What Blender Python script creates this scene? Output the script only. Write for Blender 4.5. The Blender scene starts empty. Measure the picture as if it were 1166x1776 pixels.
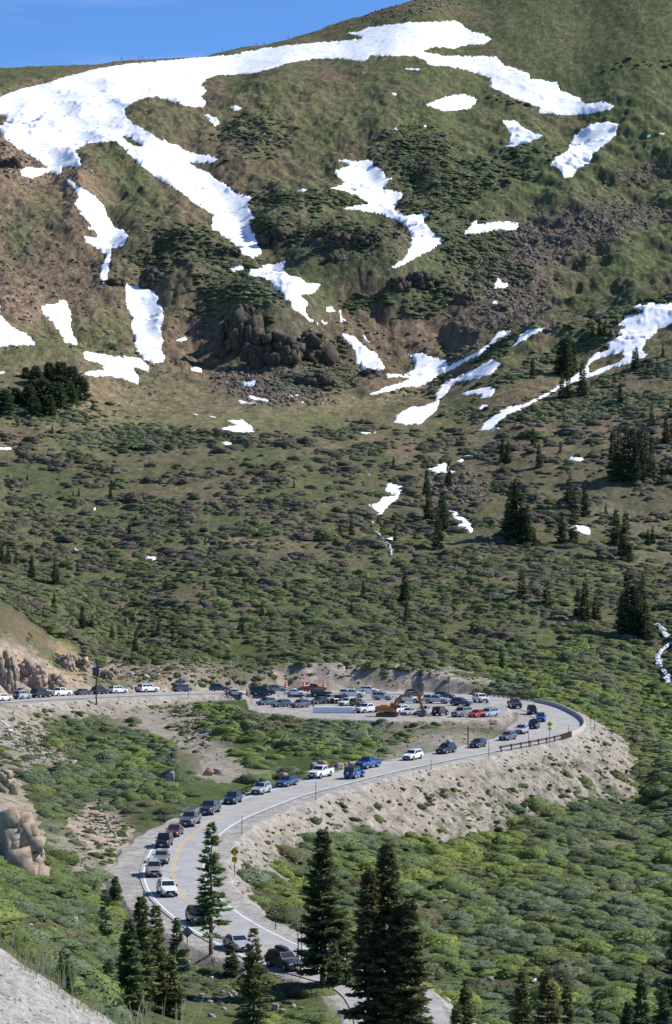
import bpy, math, random, os
import numpy as np
QS = float(os.environ.get('QS', '1'))      # grid coarseness for quick tests only (1 = full)
scene = bpy.context.scene
COL = scene.collection
random.seed(7); RNG = np.random.default_rng(11)

# ------------------------------------------------------------------ camera, sky, sun, exposure
FPX = 4500.0; PITCH = math.atan(72/4500)
cp, sp = math.cos(PITCH), math.sin(PITCH)
cam_d = bpy.data.cameras.new('camera'); cam = bpy.data.objects.new('camera', cam_d); COL.objects.link(cam)
cam.location = (0, 0, 0); cam.rotation_euler = (math.pi/2 + PITCH, 0, 0)
cam_d.sensor_fit = 'VERTICAL'; cam_d.sensor_height = 36; cam_d.lens = 36*FPX/1776
cam_d.clip_start = 0.5; cam_d.clip_end = 20000
cam_d.dof.use_dof = True; cam_d.dof.focus_distance = 450; cam_d.dof.aperture_fstop = 9
scene.camera = cam
SUN_EL, SUN_AZ = math.radians(43), math.radians(80)     # azimuth clockwise from +Y (the view direction)
world = bpy.data.worlds.new('World'); scene.world = world; world.use_nodes = True
nt = world.node_tree; nt.nodes.clear()
wo = nt.nodes.new('ShaderNodeOutputWorld'); wb = nt.nodes.new('ShaderNodeBackground'); ws = nt.nodes.new('ShaderNodeTexSky')
ws.sky_type = 'NISHITA'; ws.sun_disc = False; ws.sun_elevation = SUN_EL; ws.sun_rotation = SUN_AZ
ws.altitude = 3600; ws.air_density = 1.0; ws.dust_density = 0.2; ws.ozone_density = 5.0
wb.inputs['Strength'].default_value = 0.11
tn = nt.nodes.new('ShaderNodeMix'); tn.data_type = 'RGBA'; tn.blend_type = 'MULTIPLY'; tn.inputs[0].default_value = 1; tn.inputs[7].default_value = (.66, .90, 1.12, 1)
nt.links.new(ws.outputs[0], tn.inputs[6]); tc = nt.nodes.new('ShaderNodeTexCoord'); mp = nt.nodes.new('ShaderNodeMapping'); mp.inputs['Scale'].default_value = (7, 7, 42); cn = nt.nodes.new('ShaderNodeTexNoise'); cn.inputs['Scale'].default_value = 1.0; cn.inputs['Detail'].default_value = 6; cn.inputs['Roughness'].default_value = .6
nt.links.new(tc.outputs['Generated'], mp.inputs[0]); nt.links.new(mp.outputs[0], cn.inputs['Vector']); cm = nt.nodes.new('ShaderNodeMapRange'); cm.inputs[1].default_value = .48; cm.inputs[2].default_value = .80; cm.inputs[4].default_value = .16; nt.links.new(cn.outputs[0], cm.inputs[0])
cx = nt.nodes.new('ShaderNodeMix'); cx.data_type = 'RGBA'; cx.inputs[7].default_value = (7, 7.6, 8.4, 1); nt.links.new(cm.outputs[0], cx.inputs[0]); nt.links.new(tn.outputs[2], cx.inputs[6]); nt.links.new(cx.outputs[2], wb.inputs[0]); nt.links.new(wb.outputs[0], wo.inputs[0])
sd = bpy.data.lights.new('sun', 'SUN'); sd.energy = 4.3; sd.angle = math.radians(0.53); sd.color = (1, .955, .89)
sun = bpy.data.objects.new('sun', sd); COL.objects.link(sun)
from mathutils import Vector
sdir = Vector((math.sin(SUN_AZ)*math.cos(SUN_EL), math.cos(SUN_AZ)*math.cos(SUN_EL), math.sin(SUN_EL)))
sun.rotation_euler = sdir.to_track_quat('Z', 'Y').to_euler(); sun.location = (100, 100, 300)
scene.view_settings.view_transform = 'Standard'; scene.view_settings.look = 'None'
scene.view_settings.exposure = 0.55; scene.view_settings.gamma = 1
scene.render.engine = 'CYCLES'

# ------------------------------------------------------------------ maths helpers
def ray(u, v):
    "direction of the sight line through photo pixel (u, v), scaled so that y = 1"
    r = u-583.0; up = -(v-888.0)
    y = FPX*cp - up*sp; z = FPX*sp + up*cp
    return r/y, z/y
def proj(X, Y, Z):
    d = Y*cp + Z*sp; up = -Y*sp + Z*cp
    return 583+FPX*X/d, 888-FPX*up/d
def hash2(ix, iy, s):
    h = (ix*374761393 + iy*668265263 + s*2246822519) & 0xffffffff
    h = ((h ^ (h >> 13))*1274126177) & 0xffffffff
    return (h ^ (h >> 16)) & 0xffff
_ang = np.arange(65536)*(2*math.pi/65536); _gx = np.cos(_ang); _gy = np.sin(_ang)
def noise(x, y, s=0):
    x0 = np.floor(x); y0 = np.floor(y); fx = x-x0; fy = y-y0
    ix = x0.astype(np.int64); iy = y0.astype(np.int64)
    u = fx*fx*fx*(fx*(fx*6-15)+10); v = fy*fy*fy*(fy*(fy*6-15)+10)
    def g(a, b):
        h = hash2(ix+a, iy+b, s); return _gx[h]*(fx-a) + _gy[h]*(fy-b)
    n0 = g(0, 0)*(1-u) + g(1, 0)*u; n1 = g(0, 1)*(1-u) + g(1, 1)*u
    return (n0*(1-v) + n1*v)*1.45
def fbm(x, y, s=0, o=4, gain=.5):
    t = 0; a = 1; w = 0
    for k in range(o):
        t = t + a*noise(x*2**k + 17*k, y*2**k + 9*k, s+k); w += a; a *= gain
    return t/w*1.25
def sstep(a, b, x):
    t = np.clip((x-a)/(b-a), 0, 1); return t*t*(3-2*t)
def inpoly(px, py, poly):
    px = np.asarray(px); py = np.asarray(py); r = np.zeros(px.shape, bool)
    xs = [p[0] for p in poly]; ys = [p[1] for p in poly]
    bb = (px >= min(xs)) & (px <= max(xs)) & (py >= min(ys)) & (py <= max(ys))
    x = px[bb]; y = py[bb]; q = np.zeros(x.shape, bool)
    n = len(poly)
    for i in range(n):
        x1, y1 = poly[i]; x2, y2 = poly[(i+1) % n]
        if y1 == y2: continue
        c = ((y1 > y) != (y2 > y)) & (x < (x2-x1)*(y-y1)/(y2-y1)+x1)
        q ^= c
    r[bb] = q; return r
def polydist(X, Y, P, closed=False):
    "distance, arc position, side and nearest height for the polyline P of (x, y, z)"
    P = np.asarray(P, float); n = len(P); best = np.full(X.shape, 1e18); S = np.zeros(X.shape); Zn = np.zeros(X.shape); side = np.zeros(X.shape)
    s0 = 0
    for i in range(n if closed else n-1):
        a = P[i]; b = P[(i+1) % n]; d = b[:2]-a[:2]; L = math.hypot(*d)
        if L < 1e-6: continue
        t = np.clip(((X-a[0])*d[0]+(Y-a[1])*d[1])/L/L, 0, 1)
        dx = X-a[0]-t*d[0]; dy = Y-a[1]-t*d[1]; q = dx*dx+dy*dy
        m = q < best
        best = np.where(m, q, best); S = np.where(m, s0+t*L, S); Zn = np.where(m, a[2]+t*(b[2]-a[2]), Zn)
        side = np.where(m, np.sign(d[0]*dy-d[1]*dx), side)
        s0 += L
    return np.sqrt(best), S, side, Zn

# ------------------------------------------------------------------ the road: centre line from the valley side up round the hairpin
RP = [(704,1960),(704,1900),(703,1850),(698,1798),(687,1755),(660,1717),(612,1695),(545,1679),(480,1655),(425,1630),(375,1602),(345,1580),(316,1553),(302,1527),(299,1513),(301,1500),(306,1484),(316,1464),(330,1450),(347,1437),(376,1420),
      (412,1405),(438,1395),(477,1380.5),(520,1368.5),(560,1358.5),(606,1347),(657,1335),(700,1326),(757,1314.5),(830,1300),(880,1290),(917,1282),(948,1271),(960,1262),(963,1252),(959,1243),
      (947,1234),(925,1226),(895,1219.5),(850,1212.5),(780,1206),(700,1202.5),(600,1200.5),(500,1200),(400,1200.5),(300,1202.5),(200,1206),(100,1210.5),(0,1216),(-60,1220)]
def solve_road():
    i0 = 13
    def pt(u, v, Y):
        a, t = ray(u, v); return (a*Y, Y, t*Y)
    res = {i0: pt(*RP[i0], 312.0)}
    for rng, sg in ((range(i0+1, len(RP)), 1), (range(i0-1, -1, -1), -1)):
        prev = res[i0]
        for i in rng:
            g = .03 if i < 31 else .016
            ys = prev[1] + np.arange(-2500, 5000)*.02
            a, t = ray(*RP[i]); e = np.abs(t*ys-(prev[2]+sg*g*np.hypot(a*ys-prev[0], ys-prev[1])))
            if sg < 0: e = e + np.where(ys > prev[1]+3, 100, 0)
            y = float(ys[int(np.argmin(e))]); prev = (a*y, y, t*y); res[i] = prev
    return np.array([res[i] for i in range(len(RP))])
ROAD0 = solve_road()
def smooth_line(P, step):
    P = np.asarray(P, float); out = []
    n = len(P)
    for i in range(n-1):
        p0 = P[max(i-1, 0)]; p1 = P[i]; p2 = P[i+1]; p3 = P[min(i+2, n-1)]
        k = max(1, int(math.ceil(np.linalg.norm(p2-p1)/step)))
        for j in range(k):
            t = j/k
            out.append(.5*((2*p1)+(-p0+p2)*t+(2*p0-5*p1+4*p2-p3)*t*t+(-p0+3*p1-3*p2+p3)*t**3))
    out.append(P[-1]); return np.array(out)
ROAD = smooth_line(ROAD0, 2.0)
for _ in range(6):                          # iron out small kinks
    ROAD[1:-1] = .25*ROAD[:-2]+.5*ROAD[1:-1]+.25*ROAD[2:]
ROADC = smooth_line(ROAD[::4], 5.0)
if __name__ == '__main__' and os.environ.get('DBG'):
    for i, p in enumerate(ROAD0): print('ROAD', RP[i], [round(float(q), 1) for q in p])

# ------------------------------------------------------------------ the lie of the land: sight pixel (u, v) seen at distance Y
CT = [(800,1776,290),(1000,1776,290),(1200,1776,290),(900,1650,330),(1100,1650,328),(700,1650,322),(600,1590,342),
 (1200,1500,400),(1200,1400,445),(1150,1347,468),(1060,1340,480),(1150,1300,520),(1200,1335,485),(1100,1262,560),(1200,1250,580),(1100,1215,605),(1060,1300,520),(1010,1190,600),
 (760,1290,478),(700,1288,484),(820,1282,486),(600,1300,470),(520,1330,450),(450,1335,450),(400,1310,470),(380,1222,562),(340,1226,560),(450,1238,522),(560,1262,498),(620,1264,498),(480,1252,508),(500,1285,482),(430,1244,518),(350,1350,430),(300,1400,385),(560,1340,435),
 (100,1260,518),(200,1260,525),(300,1260,530),(200,1320,462),(100,1320,440),(150,1370,410),(250,1380,395),
 (0,1290,450),(0,1380,365),(60,1340,420),(130,1420,370),(190,1480,335),(0,1450,312),(60,1480,315),(0,1550,250),(100,1550,275),(180,1580,290),
 (0,1650,185),(100,1700,200),(200,1776,212),(300,1700,255),(450,1720,250),(400,1776,232),(600,1776,235),(700,1776,238),(150,1650,240),(-150,1500,250),(-150,1650,170),(-150,1350,380),
 (550,1700,250),(600,1740,240),
 (300,1150,608),(420,1148,618),(500,1140,620),(600,1140,622),(700,1145,622),(780,1155,620),(850,1165,622),(960,1180,612),(1200,1150,640),(0,1120,565),(0,1060,590),(80,1108,602),(150,1148,605),(220,1100,660),(100,1050,650),
 (-120,1100,560),(-120,1020,620),(0,1030,650),(300,1050,690),(600,1050,690),(900,1050,690),(1200,1050,695),(0,960,780),(300,960,780),(600,960,780),(900,960,785),(1200,960,800),
 (0,850,865),(300,850,870),(600,850,870),(900,850,870),(1200,850,860),(0,760,930),(300,760,940),(600,760,945),(900,760,935),(1200,750,915),
 (1200,640,1000),(1200,545,1065),(1000,640,1030),(950,592,1075),(850,740,960),(870,660,1010),
 (400,695,1005),(250,700,1000),(550,700,1005),(700,720,985),(400,650,1065),(600,650,1070),(750,650,1060),(200,650,1035),(0,608,1015),(100,625,1025),
 (0,500,1130),(200,500,1140),(400,500,1150),(600,500,1155),(800,500,1165),(1000,500,1175),(1200,500,1190),
 (0,400,1215),(200,400,1225),(400,400,1230),(600,400,1235),(800,400,1245),(1000,400,1255),(1200,400,1270),
 (0,300,1290),(200,300,1305),(400,300,1310),(600,300,1320),(800,300,1335),(1000,300,1345),(1200,300,1350),
 (0,200,1395),(200,200,1400),(400,200,1405),(600,200,1410),(800,200,1420),(1000,200,1430),(1200,200,1430),
 (-150,135,1480),(0,119,1510),(100,115,1520),(200,109,1530),(300,103,1535),(400,89,1540),(500,71,1545),(600,36,1550),(680,12,1550),(750,-8,1560),
 (400,130,1490),(600,100,1485),(800,60,1510),(1000,60,1510),(1200,60,1500),(900,-60,1600),(1050,-110,1650),(1200,-150,1660)]
WT = [(0,100,-25),(-14,100,-24),(-28,60,-16),(0,40,-15),(20,150,-37),(-25,150,-31),(0,170,-36),(14,200,-41),(60,250,-50),(60,100,-32),(0,10,-4),(-20,180,-31.5),(5,225,-42.5),
      (-300,1750,255),(-100,1750,262),(60,1760,285),(250,1800,320),(-300,2200,180),(0,2200,180),(300,2200,240)]
def tps_coords(u, Y): return np.stack([np.asarray(u)/100.0, np.log(np.asarray(Y))*13.0], -1)
def fill_hit(u, v, y0, y1, sl=.64):
    "where the sight line meets the plane of the embankment"
    a, t = ray(u, v); y = np.arange(y0, y1, .5); d, s_, sd_, zr = polydist(a*y, y, ROADC); g = zr-.12-np.maximum(d-6.4, 0)*sl - t*y
    k = np.where((g[:-1] < 0) != (g[1:] < 0))[0]; return float(y[k[-1]]) if len(k) else None
TOE = [(432,1532),(440,1556),(458,1588),(490,1622),(530,1655),(500,1495),(560,1452),(620,1444),(680,1452),(740,1466),(800,1464),(850,1456),(900,1433),(950,1414),(1000,1402),(1060,1394),(1110,1388)]
for u, v in TOE:
    y_ = fill_hit(u, v, 330 if v < 1500 else 265, 445 if u < 900 else 470)
    if y_:
        CT.append((u, v, y_)); a_, t_ = ray(u, v); z_ = t_*y_-.045*14-(.2 if v < 1500 else .05); WT.append((a_*(y_-14), y_-14, z_))
_c = []
for u, v, Y in CT:
    a, t = ray(u, v); _c.append((583+a*4500, Y, t))
for X, Y, Z in WT: _c.append((583+X/Y*4500, Y, Z/Y))
_c = np.array(_c); _P = tps_coords(_c[:, 0], _c[:, 1])
def _U(r2): return .5*r2*np.log(np.maximum(r2, 1e-12))
_n = len(_P); _K = _U(((_P[:, None]-_P[None])**2).sum(-1)) + np.eye(_n)*.02
_A = np.zeros((_n+3, _n+3)); _A[:_n, :_n] = _K; _A[:_n, _n] = 1; _A[:_n, _n+1:] = _P; _A[_n, :_n] = 1; _A[_n+1:, :_n] = _P.T
_W = np.linalg.solve(_A, np.concatenate([_c[:, 2], [0, 0, 0]]))
def natural_t(ug, Y):
    "coarse evaluation, then bilinear"
    uc = np.linspace(ug.min(), ug.max(), 110); lc = np.linspace(np.log(Y.min()), np.log(Y.max()), 520)
    U2, L2 = np.meshgrid(uc, lc); Q = np.stack([U2/100., L2*13.0], -1).reshape(-1, 2)
    T = np.zeros(len(Q))
    for i in range(0, len(Q), 8000):
        q = Q[i:i+8000]; T[i:i+8000] = _U(((q[:, None]-_P[None])**2).sum(-1))@_W[:_n]+_W[_n]+q@_W[_n+1:]
    T = T.reshape(U2.shape)
    fu = (ug-uc[0])/(uc[1]-uc[0]); fl = (np.log(Y)-lc[0])/(lc[1]-lc[0])
    i = np.clip(fl.astype(int), 0, len(lc)-2); j = np.clip(fu.astype(int), 0, len(uc)-2); a = fl-i; b = fu-j
    return (T[i, j]*(1-b)+T[i, j+1]*b)*(1-a)+(T[i+1, j]*(1-b)+T[i+1, j+1]*b)*a

# polar grid: fine near the camera, coarser far away
ucol = np.arange(-170, 1345, 2.0*QS)
rows = [12.0]
while rows[-1] < 2150:
    y = rows[-1]
    d = .12 if y < 34 else (.8 if y < 60 else (1.6 if y < 160 else (.55 if y < 610 else (.75 if y < 700 else (.95 if y < 1580 else 6)))))
    rows.append(y+d*QS)
yrow = np.array(rows)
UG, YG = np.meshgrid(ucol, yrow)
XG = (UG-583)/4500*YG
TG = natural_t(UG, YG); ZN = TG*YG
PU, PV = proj(XG, YG, ZN)
# relief: broad swells, gullies that run down the slope, hummocks
far = sstep(640, 760, YG); mtn = sstep(980, 1080, YG)
rel = far*1.6*fbm(XG/38, YG/60, 3, 4) + mtn*(8.5*fbm(XG/70, YG/95, 9, 4) + 3.8*fbm(XG/16+.25*YG/16, YG/24, 21, 4) + 1.1*fbm(XG/5, YG/7, 23, 3))*(1-.75*sstep(1380, 1500, YG)) + far*(1-mtn)*.9*fbm(XG/11, YG/14, 31, 3)
rel += mtn*sstep(40, 110, XG)*(1-sstep(1400, 1500, YG))*3.0*(noise((XG*.55+YG*.83)/13, (XG*.83-YG*.55)/80, 24)+.6*noise((XG*.55+YG*.83)/6, (XG*.83-YG*.55)/50, 25))
rel += (1-far)*sstep(180, 260, YG)*.45*fbm(XG/9, YG/9, 41, 4)
ZN = ZN+rel
def bump(u, v, ru, rY, h, rot=0, p=2.0):
    "a hummock of height h metres about the sight point (u, v)"
    global ZN
    k = np.abs(ucol-u).argmin(); col = PV[:, k]; ok = (YG[:, k] > 600)
    i = np.where(ok & (col <= v))[0][0]; x0 = XG[i, k]; y0 = YG[i, k]; rx = ru/4500*y0
    dx = XG-x0; dy = YG-y0; c, s = math.cos(rot), math.sin(rot); a = (dx*c+dy*s)/rx; b = (-dx*s+dy*c)/rY
    ZN = ZN + h*np.exp(-((a*a+b*b)**(p/2)))
# knolls and moraines on the mountain
for b in [(480,560,95,38,15,0,3),(600,450,110,34,14,0,2.5),(480,400,55,22,9,0,2.5),(330,430,85,26,10,0,2),(700,505,110,32,14,0,2.5),(330,500,60,22,8,0,2),(270,215,70,45,8,0,2.5),
          (180,290,45,45,6,0,2),(550,350,90,22,7,0,2.5),(1000,600,130,20,9,.1,2.5),(1120,540,110,22,8,.1,2),(800,330,120,30,8,0,2),(900,280,120,40,7,0,2),(480,160,90,40,7,0,2),(900,470,60,30,5,0,2),(1080,450,90,30,6,0,2),(760,440,50,24,6,0,2),(140,330,30,60,4,.2,2),
          (60,600,100,14,7,0,2.5),(980,360,140,40,6,0,2),(620,200,90,40,6,0,2),(690,250,60,25,7,0,2.5),
          (250,520,40,60,-6,0,2),(660,360,55,50,-6,0,2),(860,170,90,40,-6,0,2),(380,340,60,90,-7,.3,2),(180,380,30,60,-4,0,2),(760,620,60,30,-5,0,2),(480,500,35,40,-4,0,2),(1000,250,50,50,-5,0,2)]:
    bump(*b)
LOTP = [(425,1206),(432,1232),(520,1243),(600,1246),(680,1250),(760,1249),(860,1246),(880,1238),(884,1226),(880,1216),(862,1212),(700,1203),(500,1201)]
def on_plane(u, v, z):
    a, t = ray(u, v); y = z/t; return (a*y, y, z)
LOT = np.array([on_plane(u, v, -32.3) for u, v in LOTP])
near = (YG > 200) & (YG < 680)
ii = np.where(near)
Xn, Yn, Zn_ = XG[ii], YG[ii], ZN[ii]
Zn_ = np.where((Yn > 495) & (Yn < 588) & (Xn > -34) & (Xn < 20), np.minimum(Zn_, -32.7), Zn_)
D, S, SIDE, ZR = polydist(Xn, Yn, ROADC)
wig = 1+.12*noise(Xn/6, Yn/6, 55)
_ap = np.array([[ROAD0[j][0], ROAD0[j][1]] for j in (35,)])[0]
half = 6.2*wig + np.where(SIDE > 0, 2.6, .9)*np.exp(-(((Xn-_ap[0])/30)**2+((Yn-_ap[1])/40)**2)**2)
half = half + np.where((Yn < 420) & (SIDE < 0), 0.6, 0) + 1.5*np.exp(-((Yn-320)/35)**2)*(SIDE > 0)
half = half + (Yn > 505)*(Xn < 20)*np.where(SIDE > 0, 3.5, 1.6)
half = np.where(Yn < 262, 5.0-1.0*(Yn < 250)*0, half)
ero = (.55*fbm(S/2.2, D/14, 61, 3)-.9*sstep(.15, .6, 1-2.2*np.abs(noise(S/6, D/30, 63)))*sstep(-.2, .3, noise(S/14, D/40, 65))+.35*fbm(S/1.0, D/1.6, 64, 2))*sstep(0, 5, D-half)          # runnels down the embankment
lo = ZR-.07-np.maximum(D-half, 0)*(.64)+ero
cutslope = np.where(Yn > 500, .95, .8)
hi = ZR-.07+np.maximum(D-half-.8, 0)*cutslope + .7*fbm(Xn/3, Yn/3, 71, 4)*sstep(0, 4, D-half-.8)
Zc = np.minimum(np.maximum(Zn_, lo), hi)
FILL = np.clip((lo-Zn_)/.7, 0, 1)*(D > half); CUT = np.clip((Zn_-hi)/.5, 0, 1)*(D > half)
# the gravel lot inside the hairpin
inl = inpoly(Xn, Yn, [(p[0], p[1]) for p in LOT])
DL, _, _, _ = polydist(Xn, Yn, LOT, True); DL = np.where(inl, 0, DL)
loL = -32.45-DL*.85+.25*fbm(Xn/1.5, Yn/5, 77, 3)*np.minimum(DL, 1); hiL = -32.45+DL*.9
Zc2 = np.where(D > half-.5, np.minimum(np.maximum(Zc, loL), np.maximum(hiL, np.where(inl, -32.45, lo))), Zc)
FILL = np.maximum(FILL, np.clip((loL-Zc)/.4, 0, 1)*(DL > 0)*(DL < 9))
ON = np.zeros(ZN.shape); ON[ii] = ((D <= half) | inl)
DR = np.full(ZN.shape, 99.0); DR[ii] = D; HALF = np.full(ZN.shape, 6.0); HALF[ii] = half
FG = np.zeros(ZN.shape); FG[ii] = FILL; CG = np.zeros(ZN.shape); CG[ii] = CUT; LG = np.zeros(ZN.shape); LG[ii] = inl | (DL < .5)
DLG = np.full(ZN.shape, 99.0); DLG[ii] = DL
ZG = ZN.copy(); ZG[ii] = Zc2
# the gravel bank at the camera's left foot
xb = XG; m = YG < 60
crest = -3.88-.57*(xb+3.30)+.10*fbm(xb/.9, YG/1.3, 81, 4)
bank = np.where(YG < 25.5, crest, crest-(YG-25.5)*1.6)-np.maximum(18-YG, 0)*.05
ZG = np.where(m, np.maximum(np.minimum(ZG, -.185*YG-.6), np.minimum(bank, -.06*YG)), ZG)
BANK = (m & (ZG <= bank+.02) & (bank > -.185*YG-2)).astype(float)
PU, PV = proj(XG, YG, ZG)
def grid_at(X, Y):
    "height of the ground at (X, Y), from the grid"
    X = np.asarray(X, float); Y = np.asarray(Y, float)
    fu = ((X/Y*4500+583)-ucol[0])/(ucol[1]-ucol[0]); i = np.clip(np.searchsorted(yrow, Y)-1, 0, len(yrow)-2); j = np.clip(fu.astype(int), 0, len(ucol)-2)
    a = (Y-yrow[i])/(yrow[i+1]-yrow[i]); b = np.clip(fu-j, 0, 1)
    return (ZG[i, j]*(1-b)+ZG[i, j+1]*b)*(1-a)+(ZG[i+1, j]*(1-b)+ZG[i+1, j+1]*b)*a
def gp(u, v, ymin=60):
    "first ground point on the sight line through photo pixel (u, v)"
    a, t = ray(u, v); f = ((583+a*4500)-ucol[0])/(ucol[1]-ucol[0]); j = int(min(max(f, 0), len(ucol)-2)); b = min(max(f-j, 0), 1)
    z = ZG[:, j]*(1-b)+ZG[:, j+1]*b; g = z-t*yrow
    k = np.where((g >= 0) & (yrow > ymin))[0]
    if len(k) == 0 or k[0] == 0: return None
    i = k[0]; w = g[i-1]/(g[i-1]-g[i]) if g[i-1] < 0 else 0
    y = yrow[i-1]+w*(yrow[i]-yrow[i-1]); return (a*y, y, float(grid_at(a*y, y)))
def slope_n():
    dZy = np.gradient(ZG, axis=0)/np.gradient(YG, axis=0)
    dZx = np.gradient(ZG, axis=1)/np.gradient(XG, axis=1)
    return dZx, dZy

# ------------------------------------------------------------------ snow lying in the gullies (outlines in photo pixels)
def zp(offx, offy, k, pts): return [(offx+x/k, offy+y/k) for x, y in pts]
Z1 = lambda *p: zp(0, 0, 2.915, p); Z2 = lambda *p: zp(0, 250, 2.332, p); Z3 = lambda *p: zp(350, 250, 2.591, p)
Z4 = lambda *p: zp(666, 250, 2.332, p); Z5 = lambda *p: zp(566, 0, 1.943, p); Z7 = lambda *p: zp(400, 700, 2.915, p)
Z8 = lambda *p: zp(716, 700, 2.591, p); Z6 = lambda *p: zp(0, 650, 2.332, p)
MAIN = [(0,167),(34,154),(82,144),(117,132),(165,120),(192,115),(233,109),(274,106),(343,100),(400,95),(450,85),(500,78),(560,73),(600,69),(628,67),(620,63),(592,59),(620,54),(643,46),(695,40),(736,37),(792,35),(805,44),(818,54),(839,58),(855,67),(844,77),(813,78),(792,85),(746,84),(736,90),
 (772,96),(813,96),(859,96),(875,111),(890,117),(916,126),(921,136),(967,141),(972,154),(1003,170),(1014,178),(1050,175),(1068,183),(1060,191),(1009,201),(967,200),(936,197),(934,188),(900,175),(870,162),(849,149),(849,136),(813,124),(782,117),(743,114),(736,105),(720,98),(684,98),(643,98),(635,108),(597,103),(566,102),
 (540,104),(500,110),(470,120),(440,128),(400,130),(377,131),(360,137),(350,146),(360,158),(350,168),(360,177),(353,187),(329,187),(309,180),(285,173),(274,168),(254,170),(230,178),(218,189),(220,202),(233,214),(254,225),(281,242),(309,252),(322,259),(340,266),(364,268),(379,274),(372,283),(343,285),(329,281),
 (330,284),(364,301),(395,323),(412,334),(437,342),(431,357),(444,379),(435,391),(442,406),(450,426),(457,439),(442,449),(420,443),(412,428),(386,411),(364,398),(369,374),(343,357),(309,331),(274,310),(240,286),(223,267),(206,250),(199,245),(171,249),(151,250),(137,259),(132,262),(141,274),(141,291),(109,289),(107,306),(88,301),(56,310),(36,306),(34,297),(41,291),(56,289),(84,292),(69,281),(34,259),(10,244),(0,226),(-60,215),(-170,200),(-170,190),(-60,180)]
MAINHOLES = [[(0,199),(9,201),(10,209),(4,217),(-20,222),(-60,205)], [(211,237),(225,240),(248,254),(240,257),(222,247)], [(590,58),(600,57),(612,62),(600,64)]]
BIG = Z4((1340,620),(1166,638),(1060,645),(1000,660),(1050,680),(960,692),(980,705),(930,735),(975,740),(940,760),(960,775),(900,800),(905,830),(850,850),(820,875),(812,905),(760,942),(715,968),(640,1015),(560,1050),(500,1065),(450,1090),(400,1130),(385,1160),(470,1155),(465,1125),(530,1085),(600,1050),(680,1010),(715,990),(800,960),(870,930),(930,905),(990,890),(1040,865),(1075,855),(1045,830),(1060,800),(1110,760),(1166,725),(1340,690))
BIGHOLES = [Z4((832,890),(880,865),(960,843),(972,860),(940,885),(880,905),(832,925))]
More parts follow.
